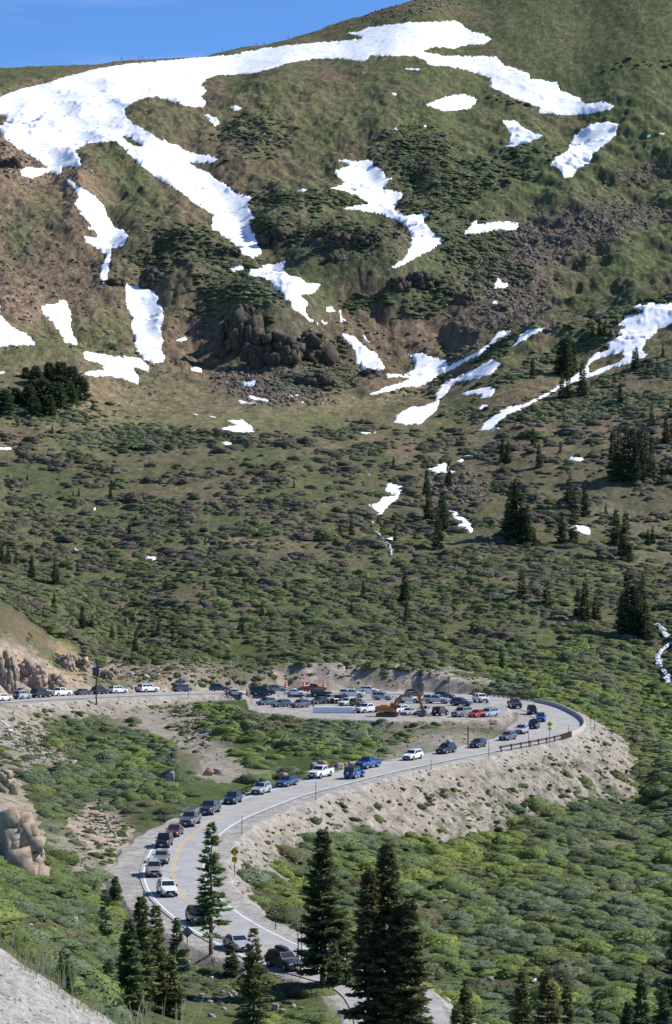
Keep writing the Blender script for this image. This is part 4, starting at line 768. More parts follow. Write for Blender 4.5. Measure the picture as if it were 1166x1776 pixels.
T = [
 (366,1655,1422,near_kind(.17,150,60,1,low=.16,leaf=.42,sparse=.45,col=(.055,.075,.030),profile=.8,tr=.24),'tall open spruce standing alone in front of the near bend of the road'),
 (560,1714,1436,near_kind(.165,330,75,2,low=.10,leaf=.36,col=(.040,.050,.022),brown=.12,profile=.62,tr=.27,bare=12),'big dense conifer at the roadside covering the end of the car queue'),
 (672,1805,1456,near_kind(.12,240,70,3,low=.08,leaf=.4,col=(.038,.046,.021),brown=.16,profile=.55,tr=.28,bare=12),'tallest dark conifer of the big clump at the bottom centre'),
 (640,1810,1508,near_kind(.14,210,70,4,low=.08,leaf=.4,col=(.044,.044,.020),brown=.30,profile=.6,tr=.22),'rusty topped conifer on the left side of the big clump at the bottom centre'),
 (712,1815,1558,near_kind(.17,200,70,5,low=.06,leaf=.4,col=(.042,.050,.021),brown=.2,profile=.6,tr=.22),'shorter broad conifer on the right side of the big clump at the bottom centre'),
 (690,1812,1562,near_kind(.15,200,50,35,low=.06,leaf=.4,col=(.040,.046,.021),brown=.2,profile=.6,tr=.22),'conifer squeezed between the tallest and the broad one of the bottom centre clump'),
 (601,1706,1590,near_kind(.19,120,36,6,low=.05,leaf=.36,col=(.042,.060,.026),sparse=.2,profile=.8,tr=.12),'small spruce close beside the right of the big roadside conifer'),
 (580,1712,1640,near_kind(.22,100,30,36,low=.05,leaf=.34,col=(.038,.054,.024),sparse=.1,profile=.8,tr=.1),'young spruce under the right flank of the big roadside conifer'),
 (245,1750,1552,near_kind(.15,240,44,7,low=.04,leaf=.34,col=(.048,.060,.024),brown=.15,profile=.65,tr=.16),'tallest conifer of the bottom left group beside the gravel shoulder'),
 (270,1752,1568,near_kind(.14,210,40,8,low=.04,leaf=.34,col=(.050,.060,.024),brown=.2,profile=.65,tr=.15),'brown tipped conifer right of the tallest in the bottom left group'),
 (224,1755,1592,near_kind(.18,210,40,9,low=.04,leaf=.34,col=(.042,.056,.024),profile=.7,tr=.15),'bushy green conifer left of the tallest in the bottom left group'),
 (296,1760,1655,near_kind(.24,150,40,10,low=.03,leaf=.32,col=(.052,.060,.024),brown=.15,profile=.7,tr=.12),'low round conifer at the right foot of the bottom left group'),
 (188,1752,1662,near_kind(.24,120,36,11,low=.03,leaf=.3,col=(.038,.052,.024),profile=.8,tr=.1),'small dark spruce at the left foot of the bottom left group'),
 (183,1642,1538,near_kind(.14,90,26,12,low=.03,leaf=.3,col=(.034,.046,.022),sparse=.5,profile=.7,tr=.12),'thin ragged spruce in the willows left of the near bend'),
 (200,1567,1518,near_kind(.27,110,26,13,low=.02,leaf=.3,col=(.046,.062,.025),profile=.8,tr=.1),'short green spruce at the edge of the gravel shoulder'),
 (307,1672,1590,near_kind(.22,110,34,14,low=.03,leaf=.28,col=(.045,.062,.026),sparse=.3,profile=.85,tr=.1),'small spruce beside the grey back of a road sign'),
 (401,1694,1632,near_kind(.24,90,34,15,low=.03,leaf=.26,col=(.036,.050,.023),profile=.8,tr=.1),'small dark spruce at the foot of the tall open spruce'),
 (440,1800,1608,near_kind(.19,180,40,16,low=.03,leaf=.34,col=(.052,.062,.024),brown=.12,sparse=.3,profile=.8,tr=.14),'narrow topped conifer in front of the road at the bottom left of centre'),
 (112,1745,1642,near_kind(.2,100,26,17,low=.03,leaf=.3,col=(.034,.048,.022),profile=.8,tr=.1),'dim small spruce rising behind the gravel bank grass'),
 (808,1800,1695,near_kind(.17,130,34,18,low=.04,leaf=.3,col=(.046,.054,.022),brown=.15,profile=.8,tr=.12),'spruce top at the bottom edge right of the big centre clump'),
 (792,1800,1738,near_kind(.2,90,30,19,low=.04,leaf=.26,col=(.042,.052,.022),profile=.8,tr=.1),'lowest spruce top at the bottom edge right of the big centre clump'),
 (905,1815,1677,near_kind(.15,170,36,20,low=.04,leaf=.3,col=(.044,.052,.022),brown=.1,profile=.7,tr=.14),'leftmost of the three conifer tops by the stream at the bottom edge'),
 (950,1820,1684,near_kind(.22,190,36,21,low=.04,leaf=.34,col=(.046,.050,.022),brown=.15,profile=.6,tr=.14),'broad middle one of the three conifer tops by the stream at the bottom edge'),
 (984,1815,1696,near_kind(.13,130,32,22,low=.04,leaf=.28,col=(.044,.054,.022),profile=.7,tr=.12),'rightmost slim one of the three conifer tops by the stream at the bottom edge'),
 (1113,1815,1684,near_kind(.17,170,36,23,low=.04,leaf=.32,col=(.036,.050,.024),profile=.8,tr=.14),'dark spruce top left of the bottom right corner'),
 (1090,1810,1730,near_kind(.22,120,30,24,low=.04,leaf=.3,col=(.038,.052,.024),profile=.8,tr=.1),'low spruce top on the left of the bottom right corner group'),
 (1152,1815,1706,near_kind(.16,140,34,25,low=.04,leaf=.3,col=(.040,.052,.023),profile=.8,tr=.12),'spruce top in front of the tree cut by the right edge'),
 (1172,1780,1610,near_kind(.2,200,36,26,low=.04,leaf=.34,col=(.028,.038,.020),profile=.75,tr=.16),'dark conifer cut off by the right edge near the bottom corner')]
for u, vb, vt, k, lb in T: place_tree(u, vb, vt, k, lb, G0)

g = gp(517, 1690, 150); e = empty('dead_tree', (g[0], g[1], g[2]-.1), 'bare grey dead trunk standing at the left of the big roadside conifer', 'tree'); link('trunk', trunk_mesh(135/FPX*g[1], .10, 77, 46), e)
g = gp(523, 1692, 150); e = empty('dead_tree', (g[0], g[1], g[2]-.1), 'second thinner dead trunk right beside the bare grey one', 'tree'); link('trunk', trunk_mesh(120/FPX*g[1], .07, 78, 40), e)
G1 = 'conifers scattered on the slopes behind the road'
FT = [(870,1161,1119,2,'lone spruce on the green flat above the hairpin'),(905,1043,981,0,'slender spruce under the middle slope, left of a shorter twin'),(949,1056,1002,2,'shorter spruce right of a slender one on the lower right slope'),
 (1015,1080,1004,1,'tallest of the three close spruces left of the big right hand clump'),(1034,1076,1022,0,'right one of three close spruces left of the big right hand clump'),(1003,1074,1018,3,'left thin one of three close spruces left of the big right hand clump'),
 (1090,1104,984,1,'left tall spruce of the dark clump above the white stream'),(1112,1102,988,0,'right tall spruce of the dark clump above the white stream'),(1080,1100,1020,2,'low bushy spruce at the left foot of the clump above the white stream'),(1102,1106,1010,1,'front spruce in the middle of the clump above the white stream'),(1120,1108,1040,2,'short spruce at the right foot of the clump above the white stream'),
 (1086,972,884,3,'tall thin spruce just above the clump over the white stream'),(1078,965,918,1,'shorter spruce leaning against a tall thin one on the right slope'),(1069,946,880,3,'narrow spruce left of the thin one on the right slope'),(1124,945,915,2,'small spruce on the pale gravel at the right'),(1132,942,910,0,'small spruce right of its twin on pale gravel at the right'),
 (897,940,824,1,'tallest spruce of the clump in the centre right slope'),(888,938,836,0,'left spruce of the clump in the centre right slope'),(906,942,868,2,'right spruce of the clump in the centre right slope'),(915,944,870,1,'outer right spruce of the clump in the centre right slope'),(881,930,866,3,'outer left thin spruce of the clump in the centre right slope'),(927,950,914,2,'low spruce at the right foot of the centre right clump'),
 (988,882,819,0,'left tall spruce of a pair above a snow scrap'),(996,886,848,2,'short spruce between a tall pair above a snow scrap'),(1015,896,840,1,'right tall spruce of a pair above a snow scrap'),(975,942,884,1,'left spruce standing beside a small snow patch'),(994,943,880,3,'right thin spruce standing in front of a small snow patch'),
 (740,856,812,1,'upper spruce of the left row beside the long snow gully'),(744,902,840,0,'middle tall spruce of the left row beside the long snow gully'),(767,920,846,1,'tall spruce left of the curved snow tongue'),(760,952,884,0,'lowest spruce of the group left of the curved snow tongue'),(774,912,874,2,'short spruce touching the curved snow tongue'),(778,844,798,1,'spruce in front of the torn snow patch'),
 (872,801,760,1,'left of two joined spruces high on the right slope'),(881,802,761,0,'right of two joined spruces high on the right slope'),(935,811,768,3,'thin spruce right of the two joined ones'),(972,785,765,2,'tiny spruce left of the small oval snow patch'),(925,772,740,3,'faint thin spruce above the joined pair'),(1051,890,872,2,'small round spruce right of the tall pair'),(1004,838,842,0,'')]
for k, (u, dt, db) in enumerate([(1063,742,828),(1075,738,832),(1087,737,836),(1098,739,836),(1110,738,834),(1121,744,830),(1130,752,826),(1069,760,834),(1104,756,838)]):
    FT.append((u, db, dt, (1, 0, 1, 3, 1, 0, 3, 2, 1)[k], ('first spruce from the left', 'second spruce from the left', 'third spruce from the left', 'middle spruce', 'fifth spruce from the left', 'sixth spruce from the left', 'last spruce on the right', 'lower front spruce on the left', 'lower front spruce in the middle')[k]+' in the dense upright stand at the right edge'))
FT += [(1076,701,663,3,'small thin spruce on the slope under the right hand snowfield'),(1131,739,694,0,'spruce above the dense upright stand at the right edge'),(1155,772,720,1,'tree at the right edge level with the dense stand'),(1164,762,732,2,'tree cut by the right edge above the dense stand'),
 (975,650,583,1,'left spruce of the upper clump beside the right hand snowfield'),(985,652,577,0,'tallest spruce of the upper clump beside the right hand snowfield'),(995,648,590,1,'right spruce of the upper clump beside the right hand snowfield'),(968,648,604,2,'short spruce on the left of the upper clump beside the right hand snowfield'),
 (975,692,647,1,'left spruce of the pair below the upper clump'),(986,690,644,0,'right spruce of the pair below the upper clump'),(1010,688,624,1,'spruce standing across the narrow snow tail'),(1104,641,599,1,'spruce standing in the middle of the right hand snowfield'),(1099,640,606,3,'thin bare spruce joined to the one in the right hand snowfield'),(924,656,619,3,'faint slim spruce on the moraine left of the upper clump'),
 (1028,583,556,2,'left small spruce on the crest above the right hand snowfield'),(1040,582,550,1,'middle small spruce on the crest above the right hand snowfield'),(1050,582,553,2,'right small spruce on the crest above the right hand snowfield'),(1060,584,564,2,'outermost right bush of the crest trees above the right hand snowfield'),(1150,618,596,2,'low spruce at the right edge beside the snowfield'),
 (683,812,789,2,'small spruce above the long snow gully'),(572,809,795,2,'tiny spruce in brown scrub left of the snow gully'),(510,846,831,2,'tiny spruce in the scrub at the centre'),(610,929,893,0,'small spruce right of the trickling streams'),(590,933,905,2,'faint shrubby spruce left of one by the trickling streams'),(685,941,914,3,'thin spruce at the foot of the snow gully'),
 (192,866,838,1,'small spruce alone in the brown and green scrub at the left'),(137,860,846,2,'tiny spruce beside the left hand ditch'),(127,860,849,2,'tiniest spruce beside the left hand ditch'),(48,833,821,2,'tiny spruce below the left hand snow scrap'),(225,930,902,0,'small spruce above the straight terrace line'),(236,904,889,3,'tiny spruce just above the terrace spruce'),(356,944,929,2,'tiny spruce on the orange bare strip'),(91,752,736,2,'tiny spruce below the dark krummholz'),(31,739,725,2,'tiny spruce left below the dark krummholz'),(161,711,695,2,'small round conifer right of the dark krummholz'),
 (3,981,941,1,'spruce at the left edge, first of a row of three'),(14,981,944,0,'second spruce of the row of three at the left edge'),(28,981,953,2,'third spruce of the row of three at the left edge'),(55,1004,960,1,'left of two large spruces near the left edge'),(96,1014,965,0,'right of two large spruces near the left edge'),(94,1058,1024,2,'broad spruce below the two large ones near the left edge'),
 (143,1096,1048,1,'taller spruce of a pair above the rocky spur'),(160,1096,1064,2,'shorter spruce of a pair above the rocky spur'),(275,1106,1071,2,'round spruce left of a smaller one above the eroded bank'),(300,1114,1086,0,'smaller spruce right of a round one above the eroded bank'),(235,1131,1096,1,'spruce just above the bank over the white suv'),(194,1112,1078,0,'slim spruce between the rocky spur and the bank'),(218,1090,1070,3,'faint slim spruce in bright willows'),
 (287,1026,999,0,'small spruce in the middle left scrub'),(222,1002,984,2,'low spruce in the scrub above the middle left'),(209,1064,1048,2,'tiny spruce right below the gravel scar'),(232,1083,1062,2,'small spruce above the slim one by the spur'),(75,1070,1056,3,'tiny thin spruce left of the broad one'),(148,1050,1036,2,'low spruce top beside the gravel scar'),
 (455,1069,1040,0,'slim spruce left of centre above the streams'),(421,1099,1074,3,'pale slim spruce near the stream bed'),(495,1026,1003,0,'small spruce under the pale rocks'),(610,1064,1040,2,'round spruce centre of the green scrub'),(630,1037,1006,1,'small dark spruce with a short shadow'),(702,1043,989,1,'taller spruce in the centre of the lower scrub'),(706,1076,1034,0,'spruce right below the taller centre one'),(538,1114,1099,2,'tiny round conifer above the gravel bank'),(355,1022,1004,3,'tiny pale spruce in the centre left scrub')]
for u, vb, vt, k, lb in FT:
    if lb: place_tree(u, vb, vt, k, lb, G1)
KR = [(45,655,636,'upper left'),(62,668,634,'upper'),(85,655,628,'top'),(105,668,626,'top right'),(125,672,634,'upper right'),(140,690,652,'far right'),(75,700,656,'middle'),(98,705,662,'central'),(50,705,668,'lower left'),(120,700,664,'right'),(85,718,684,'lower middle'),(60,722,688,'lowest'),(8,716,676,'left edge'),(28,700,672,'leftmost inner')]
for u, vb, vt, w in KR: place_tree(u, vb, vt, 4+(u % 2), w+' bush of the dark krummholz clump on the left moraine', 'dark krummholz clump on the left moraine', 'krummholz_conifer')

wd = FG*(YG < 570)*(YG > 200)*(DR-HALF > 1.5)*sstep(.0, .5, fbm(XG/2.6, YG/3.2, 341, 4)+.35*sstep(3, 18, DR-HALF))+.6*uvblob(220, 1225, 120, 10)*nb+.5*uvblob(60, 1290, 80, 40)*nb+.5*uvblob(340, 1250, 50, 40)*nb+.5*uvblob(180, 1450, 60, 60)*nb+.5*uvblob(330, 1170, 200, 22)*(CG+1)*(YG < 660)*(YG > 560)+.4*uvblob(700, 1165, 200, 20)*(YG < 660)*(YG > 560)+.5*uvblob(380, 1700, 200, 60)*nb+.6*uvblob(900, 1600, 280, 200)*nb
NW = 4200; x, y, z, i, j, tot = scatter(np.clip(wd, 0, 1)*(ON < .5), NW, RNG); s = RNG.lognormal(-1.05, .4, NW)
base = np.where((RNG.uniform(0, 1, NW) < .5)[:, None], np.array([.14, .18, .06]), np.where((RNG.uniform(0, 1, NW) < .5)[:, None], np.array([.16, .17, .08]), np.array([.10, .12, .06])))*RNG.uniform(.7, 1.25, NW)[:, None]
build_shrubs('weeds', 'small green weeds and tufts on the embankment and scree', TF, x, y, z-.05, s*RNG.uniform(.8, 1.8, NW), s, s*.6, RNG.normal(0, .5, NW), base, RNG, cat='weeds')

# ------------------------------------------------------------------ rocks
def rock_mat(name, c0, c1, sc=1.2):
    m_, t, b = mat(name, .92, .15); L = t.links.new; N = t.nodes.new; g = N('ShaderNodeNewGeometry'); n = N('ShaderNodeTexNoise'); n.inputs['Scale'].default_value = sc; n.inputs['Detail'].default_value = 7; n.inputs['Roughness'].default_value = .7; L(g.outputs['Position'], n.inputs['Vector'])
    r = N('ShaderNodeValToRGB'); r.color_ramp.elements[0].position = .35; r.color_ramp.elements[0].color = c0+(1,); r.color_ramp.elements[1].position = .65; r.color_ramp.elements[1].color = c1+(1,); L(n.outputs[0], r.inputs[0]); L(r.outputs[0], b.inputs['Base Color'])
    bp = N('ShaderNodeBump'); bp.inputs['Strength'].default_value = 1; bp.inputs['Distance'].default_value = .10/sc; L(n.outputs[0], bp.inputs['Height']); L(bp.outputs[0], b.inputs['Normal']); return m_
M_RK_DARK = rock_mat('dark cliff rock', (.034, .034, .026), (.135, .105, .082), .9); M_RK_TAN = rock_mat('tan cliff rock', (.19, .145, .11), (.44, .36, .28), .9)
M_RK_GREY = rock_mat('grey boulder', (.18, .165, .15), (.42, .39, .36), 2.5); M_RK_ORG = rock_mat('orange boulder', (.26, .17, .10), (.50, .36, .23), 2.5); M_STONE = rock_mat('loose stone', (.16, .14, .12), (.44, .40, .35), .9)
import bmesh
def ico(sub):
    bm = bmesh.new(); bmesh.ops.create_icosphere(bm, subdivisions=sub, radius=1); V = np.array([v.co for v in bm.verts]); F = np.array([[v.index for v in f.verts] for f in bm.faces]); bm.free(); return V, F
ICO = {k: ico(k) for k in (1, 2, 3, 4)}
def n3d(V, s, k): return (noise(V[:, 0]*s+k, V[:, 1]*s-V[:, 2]*s*.6, 3)+noise(V[:, 1]*s+k, V[:, 2]*s+V[:, 0]*s*.5, 4)+noise(V[:, 2]*s-k, V[:, 0]*s-V[:, 1]*s*.4, 5))/1.8
def chunk(rng, sub, stretch=(1, 1, 1), npl=11, box=True):
    "angular block: an icosphere cut back to random planes, with fine roughness"
    V, F = ICO[sub]; N_ = rng.normal(size=(npl, 3))*np.array([1, 1, .8]); N_ /= np.linalg.norm(N_, axis=1)[:, None]; N_ = np.concatenate([N_[:5], [[0, 0, 1], [0, 0, -1], [0, -1, .12], [0, 1, 0], [1, -.1, 0], [-1, .1, .05]]]); h = np.concatenate([rng.uniform(.8, 1.05, len(N_)-6), rng.uniform(.5, .8, 6)])
    
    if not box: N_ = np.concatenate([rng.normal(size=(10, 3)), [[0, 0, 1]]]); N_ /= np.linalg.norm(N_, axis=1)[:, None]; h = rng.uniform(.6, .95, 11)
    dt = V@N_.T; r = np.min(np.where(dt > .05, h[None]/np.maximum(dt, .05), 9), 1); r = np.minimum(r, 1.5); k = rng.uniform(0, 90)
    V = V*(r*(1+.06*n3d(V, 3, k)+.05*(1-2*np.abs(n3d(V, 7, k)))))[:, None]; return V*np.array(stretch), F
def jbox(rng):
    "angular block with uneven corners"
    V = np.array([(a, b_, c) for c in (-1, 1) for b_ in (-1, 1) for a in (-1, 1)], float)*rng.uniform(.62, 1.0, (8, 3)); V = np.concatenate([V, [[0, -rng.uniform(.72, .9), 0], [rng.normal(0, .3), rng.normal(0, .3), rng.uniform(.72, .95)]]])
    return V, np.array([(0, 2, 1), (1, 2, 3), (4, 5, 9), (5, 7, 9), (7, 6, 9), (6, 4, 9), (0, 1, 8), (1, 5, 8), (5, 4, 8), (4, 0, 8), (2, 6, 3), (3, 6, 7), (0, 4, 2), (2, 4, 6), (1, 3, 5), (3, 7, 5)])
def outcrop_mesh(name, dims, seed, m_, n=95):
    rng = np.random.default_rng(seed*31+5); Vs, Fs, off = [], [], 0; tilt = rng.uniform(-.5, .5); az = rng.uniform(-.5, .5)
    for q in range(n):
        V, F = chunk(rng, 4) if q == 0 else jbox(rng); sz = rng.uniform(.11, .27)*(1.5 if q < 20 else 1) if q else 1.0; st = np.array([rng.uniform(.7, 1.3), rng.uniform(.7, 1.2), rng.uniform(.55, 1.15)])*sz; V = V*st
        a = tilt+rng.normal(0, .18); c, s_ = math.cos(a), math.sin(a); V = np.stack([V[:, 0]*c+V[:, 2]*s_, V[:, 1], -V[:, 0]*s_+V[:, 2]*c], 1); a = az+rng.normal(0, .3); c, s_ = math.cos(a), math.sin(a); V = np.stack([V[:, 0]*c-V[:, 1]*s_, V[:, 0]*s_+V[:, 1]*c, V[:, 2]], 1)
        x = rng.uniform(-.95, .95) if q else 0; zc = rng.uniform(-.6, .72*math.sqrt(max(0, 1-x*x))) if q else -.15; V = V+np.array([x, (rng.uniform(-.15, .25)-.62*math.sqrt(max(0, 1-min(1, x*x+zc*zc))) if q else .1), zc]); Vs.append(V); Fs.append(F+off); off += len(V)
    return np_mesh(name, np.concatenate(Vs)*np.array(dims), np.concatenate(Fs), [m_], False)
def rock_mesh(name, dims, seed, m_, sub=3, rough=.28, blocky=0):
    if sub > 3: return outcrop_mesh(name, dims, seed, m_)
    V, F = ICO[sub]; V = V.copy(); k = seed*7.3
    if sub > 3: return outcrop_mesh(name, dims, seed, m_)
    rg = np.random.default_rng(seed); V, F = chunk(rg, sub, npl=9, box=False); return np_mesh(name, V*np.array(dims)*1.12, F, [m_], False)
    d = 1+rough*n3d(V, 1.3, k)+rough*.6*(1-2*np.abs(n3d(V, 2.6, k+5)))+(rough*.42*(1-2*np.abs(n3d(V*np.array([1.6, 1.6, .7]), 5.5, k+9)))+rough*.22*(1-2*np.abs(n3d(V, 12, k+2))) if sub > 3 else 0)
    V = V*d[:, None]
    if blocky:
        q = np.round(V*blocky)/blocky; V = V*.55+q*.45
    return np_mesh(name, V*np.array(dims), F, [m_], False)
def boulder(u, v, w, h, m_, seed, label, name='boulder', group=None, dep=None, sub=3, sink=.3, blocky=0, cat='rock', rough=.28, rot=None):
    g = gp(u, v, 150); k = g[1]/FPX; W = w*k/2; Hh = h*k/2
    o = link(name, rock_mesh(name, (W, dep or W*.8, Hh*(1+sink)), seed, m_, sub, rough, blocky), label=label, cat=cat, group=group, loc=(g[0], g[1]+(dep or W*.8)*.4, g[2]+Hh*(1-sink))); o.rotation_euler = (0, 0, rot if rot is not None else 0)
    return o
CL = 'rock_outcrop'
for a in [(418,606,74,84,1,'reddish cliff at the left end of the big shaded rock knoll'),(475,628,92,66,2,'broad dark cliff in the middle of the big shaded rock knoll'),(530,622,70,50,3,'craggy right shoulder of the big shaded rock knoll'),(545,668,66,26,4,'small black crag below the big rock knoll'),
          (264,494,40,40,5,'pointed rock above the top of the tall left snow tongue'),(425,560,30,40,6,'dark rock spur above the big knoll on its left'),(480,416,44,26,7,'dark crag beside the lower end of the long snow chute'),(590,424,44,30,8,'pair of crags on the green hump, left one'),(635,420,56,24,9,'pair of crags on the green hump, right one'),
          (580,452,26,14,10,'little crag under the two on the green hump'),(690,500,34,26,11,'reddish crag on the moraine crest left of a bigger crag'),(728,492,40,28,12,'crag on the moraine crest with a pale face'),(806,528,34,30,13,'dark crag below the scrub on the moraine'),(740,300,30,14,14,'dark rock under the scrub hollow'),(395,440,40,16,15,'slabby rock left of the foot of the long snow chute'),(315,410,26,14,16,'small rocks beside the snow scrap on the left hump'),
          (15,290,36,22,17,'dark rocks at the left edge under the great snowfield'),(200,492,34,12,18,'flat dark rock between two snow tongues'),(560,408,30,14,19,'small rock left of the crags on the green hump'),(640,650,30,14,20,'low rocks at the foot of the brown slope')]:
    boulder(a[0], a[1], a[2]*1.05, a[3]*.9, M_RK_DARK, a[4], a[5], CL, 'dark crags on the mountain', dep=a[2]*.13, sub=5, sink=.7, blocky=5, cat='rock outcrop', rough=.5)
for a in [(6,1497,128,98,31,'grey and tan cliff at the left edge above the willow slope'),(54,1503,34,42,32,'rusty lower corner of the cliff at the left edge'),(-4,1372,56,44,33,'upper ledge of rock at the left edge'),
          (10,1190,40,66,34,'striped rock wall at the left edge behind the cars'),(52,1186,56,44,35,'rocky wall behind the silver and black suvs'),(88,1190,44,26,36,'broken rock ledge behind the white pickup at the left'),(112,1158,30,26,37,'orange jointed ledge high on the spur'),(140,1160,26,22,38,'tan blocks on the spur right of the orange ledge'),(185,1178,22,20,39,'big tan slab right of the solar panel'),(198,1170,16,16,40,'smaller tan block above the orange sign')]:
    boulder(a[0], a[1], a[2], a[3], M_RK_TAN, a[4], a[5], CL, 'tan rock faces above the upper road', dep=2.2, sub=5, sink=.65, blocky=6, cat='rock outcrop', rough=.5)
for a in [(562,1334,17,15,41,M_RK_ORG,'orange boulder behind the white pickup'),(547,1334,13,12,42,M_RK_GREY,'dark boulder left of the orange one behind the white pickup'),(589,1332,14,9,43,M_RK_GREY,'grey boulder, first of the line behind the blue pickup'),(600,1331,12,8,44,M_RK_ORG,'tan boulder, second of the line behind the blue pickup'),(611,1331,16,12,45,M_RK_GREY,'pale split boulder nearest the blue pickup'),
          (492,1352,18,13,46,M_RK_ORG,'reddish boulder behind the blue wagon'),(362,1345,16,14,47,M_RK_ORG,'rusty boulder in the grass left of the centre'),(378,1343,17,11,48,M_RK_GREY,'brown grey boulder right of the rusty one'),(295,1358,14,20,49,M_RK_GREY,'white leaning rock in the willow basin'),(355,1294,9,9,50,M_RK_ORG,'small orange rock below the pale scree'),(127,1328,12,10,51,M_RK_GREY,'white block at the foot of the dry stream'),(103,1296,10,5,52,M_RK_ORG,'orange slab across the dry stream'),
          (48,1610,22,10,53,M_RK_GREY,'pale boulder in the near willows at the left'),(129,1602,18,12,54,M_RK_ORG,'tan boulder in the near willows right of the pale one'),(62,1635,16,10,55,M_RK_ORG,'half hidden boulder behind the gravel bank grass'),(478,1752,14,12,56,M_RK_GREY,'grey rock on the lit grass at the bottom'),(490,1757,12,8,57,M_RK_ORG,'rusty rock touching the grey one at the bottom'),(510,1747,9,6,58,M_RK_GREY,'white rock right of the grey one at the bottom'),(521,1750,8,4,59,M_RK_GREY,'small cream rock beside the white one at the bottom'),
          (366,1702,9,8,60,M_RK_GREY,'small dark rock by the roadside grass'),(373,1733,9,7,61,M_RK_ORG,'tan rock in the patch of stones'),(367,1764,11,7,62,M_RK_GREY,'tilted grey rock near the bottom edge'),(350,1728,8,6,63,M_RK_GREY,'pale rock left of the tan one in the stones'),
          (847,1463,12,6,64,M_RK_GREY,'pale rock at the foot of the embankment'),(905,1606,14,8,65,M_RK_GREY,'white rock lying in the willow flat'),(742,1560,9,5,66,M_RK_GREY,'left of two white rocks in the willow flat'),(768,1565,10,5,67,M_RK_GREY,'right of two white rocks in the willow flat'),(852,1702,10,9,68,M_RK_GREY,'dark rock in a bare hollow near the bottom'),(1016,1397,10,9,69,M_RK_ORG,'tan boulder at the toe of the embankment'),(657,1398,12,8,70,M_RK_GREY,'grey boulder on the embankment below the pickups'),(798,1364,9,8,71,M_RK_GREY,'dark boulder in the embankment runnel'),(253,1178,13,9,72,M_RK_GREY,'white boulder on the bank above the white suburban'),(230,1172,9,6,73,M_RK_GREY,'pale boulder on the bank left of the white one'),(318,1182,9,10,74,M_RK_GREY,'upright grey block on the bank above the dark blue suv'),(400,1186,6,10,75,M_RK_ORG,'cream wedge of rock on the bank above the parked group')]:
    boulder(a[0], a[1], a[2], a[3], a[5], a[4], a[6], group='loose boulders', blocky=3)
# countless stones: talus on the mountain, rubble on banks and embankment
def stones(name, label, dens, n, smin, smax, m_, rng):
    x, y, z, i, j, tot = scatter(dens, n, rng); V, F = ICO[1]; nv = len(V); s = smin+(smax-smin)*rng.uniform(0, 1, n)**4
    A = V[None]*rng.uniform(.6, 1.25, (n, nv, 1)); A = A*s[:, None, None]*rng.uniform(.6, 1.2, (n, 1, 3))
    r_ = rng.uniform(0, 6.28, n); c, sn = np.cos(r_)[:, None], np.sin(r_)[:, None]
    P = np.stack([A[..., 0]*c-A[..., 1]*sn+x[:, None], A[..., 0]*sn+A[..., 1]*c+y[:, None], A[..., 2]*.8+(z+s*.15)[:, None]], -1)
    Fs = (F[None]+(np.arange(n)*nv)[:, None, None]).reshape(-1, 3); link(name, np_mesh(name, P.reshape(-1, 3), Fs, [m_]), label=label, cat='stones', kind='stuff')
tal = np.zeros(XG.shape)
for u, v, ru, rv, rot, w in [(930,420,110,40,-10,1),(880,480,70,60,0,1),(1010,400,80,40,-20,.9),(880,540,60,34,-10,.8),(1100,375,70,22,-15,.6),(1120,305,60,18,-10,.6),(440,665,60,24,10,1),(500,690,70,12,0,.8),(590,640,60,20,0,.4),(30,480,90,120,0,.12),(160,500,90,120,0,.1),(640,600,120,50,0,.12),(760,640,70,12,-30,1),(250,600,60,80,0,.12),(30,270,50,40,30,.5),(110,290,50,40,30,.3),(800,850,50,26,0,.5),(820,560,60,40,0,.3),(600,430,90,30,0,.25),(700,20,90,14,-12,.3)]: tal = np.maximum(tal, uvblob(u, v, ru, rv, rot)*w)
stones('talus_stones', 'loose talus stones strewn over the mountainside', tal*bg, 15000, .2, 1.3, rock_mat('talus stone', (.07, .058, .050), (.26, .21, .175), .3), RNG)
bankd = np.zeros(XG.shape)
for u, v, ru, rv, rot, w in [(60,1165,120,44,25,.8),(200,1165,70,26,10,1),(330,1168,130,20,3,1),(580,1165,110,18,0,1),(740,1172,100,18,5,1),(870,1175,60,10,5,.7),(180,1020,30,12,0,.7),(520,985,60,14,0,.6)]: bankd = np.maximum(bankd, uvblob(u, v, ru, rv, rot)*w*(YG > 520)*(YG < 900)*(PV < 1208))
emb = FG*(YG < 560)*.55*(DR-HALF > .4)+nb*(uvblob(330, 1245, 60, 30, 50)+uvblob(180, 1440, 50, 34, 50)+uvblob(50, 1290, 70, 40, 40)+uvblob(210, 1510, 14, 50)+.8*uvblob(130, 1490, 40, 24, 30)+.5*uvblob(700, 1310, 50, 8)+.5*uvblob(385, 1720, 50, 26)+.25*uvblob(760, 1285, 90, 18)+.3*uvblob(1080, 1545, 50, 8))
stones('rubble', 'rubble and stones on the banks, scree and embankment', np.maximum(bankd, np.clip(emb, 0, 1))*(ON < .5), 9500, .07, .42, M_STONE, RNG)
bkd = BANK*(YG > 15)*(YG < 27)*(PU > -150)*(PU < 330)
stones('gravel', 'coarse gravel scattered over the near bank', bkd, 5000, .004, .022, rock_mat('bank stone', (.12, .11, .10), (.55, .52, .48), 30), RNG)

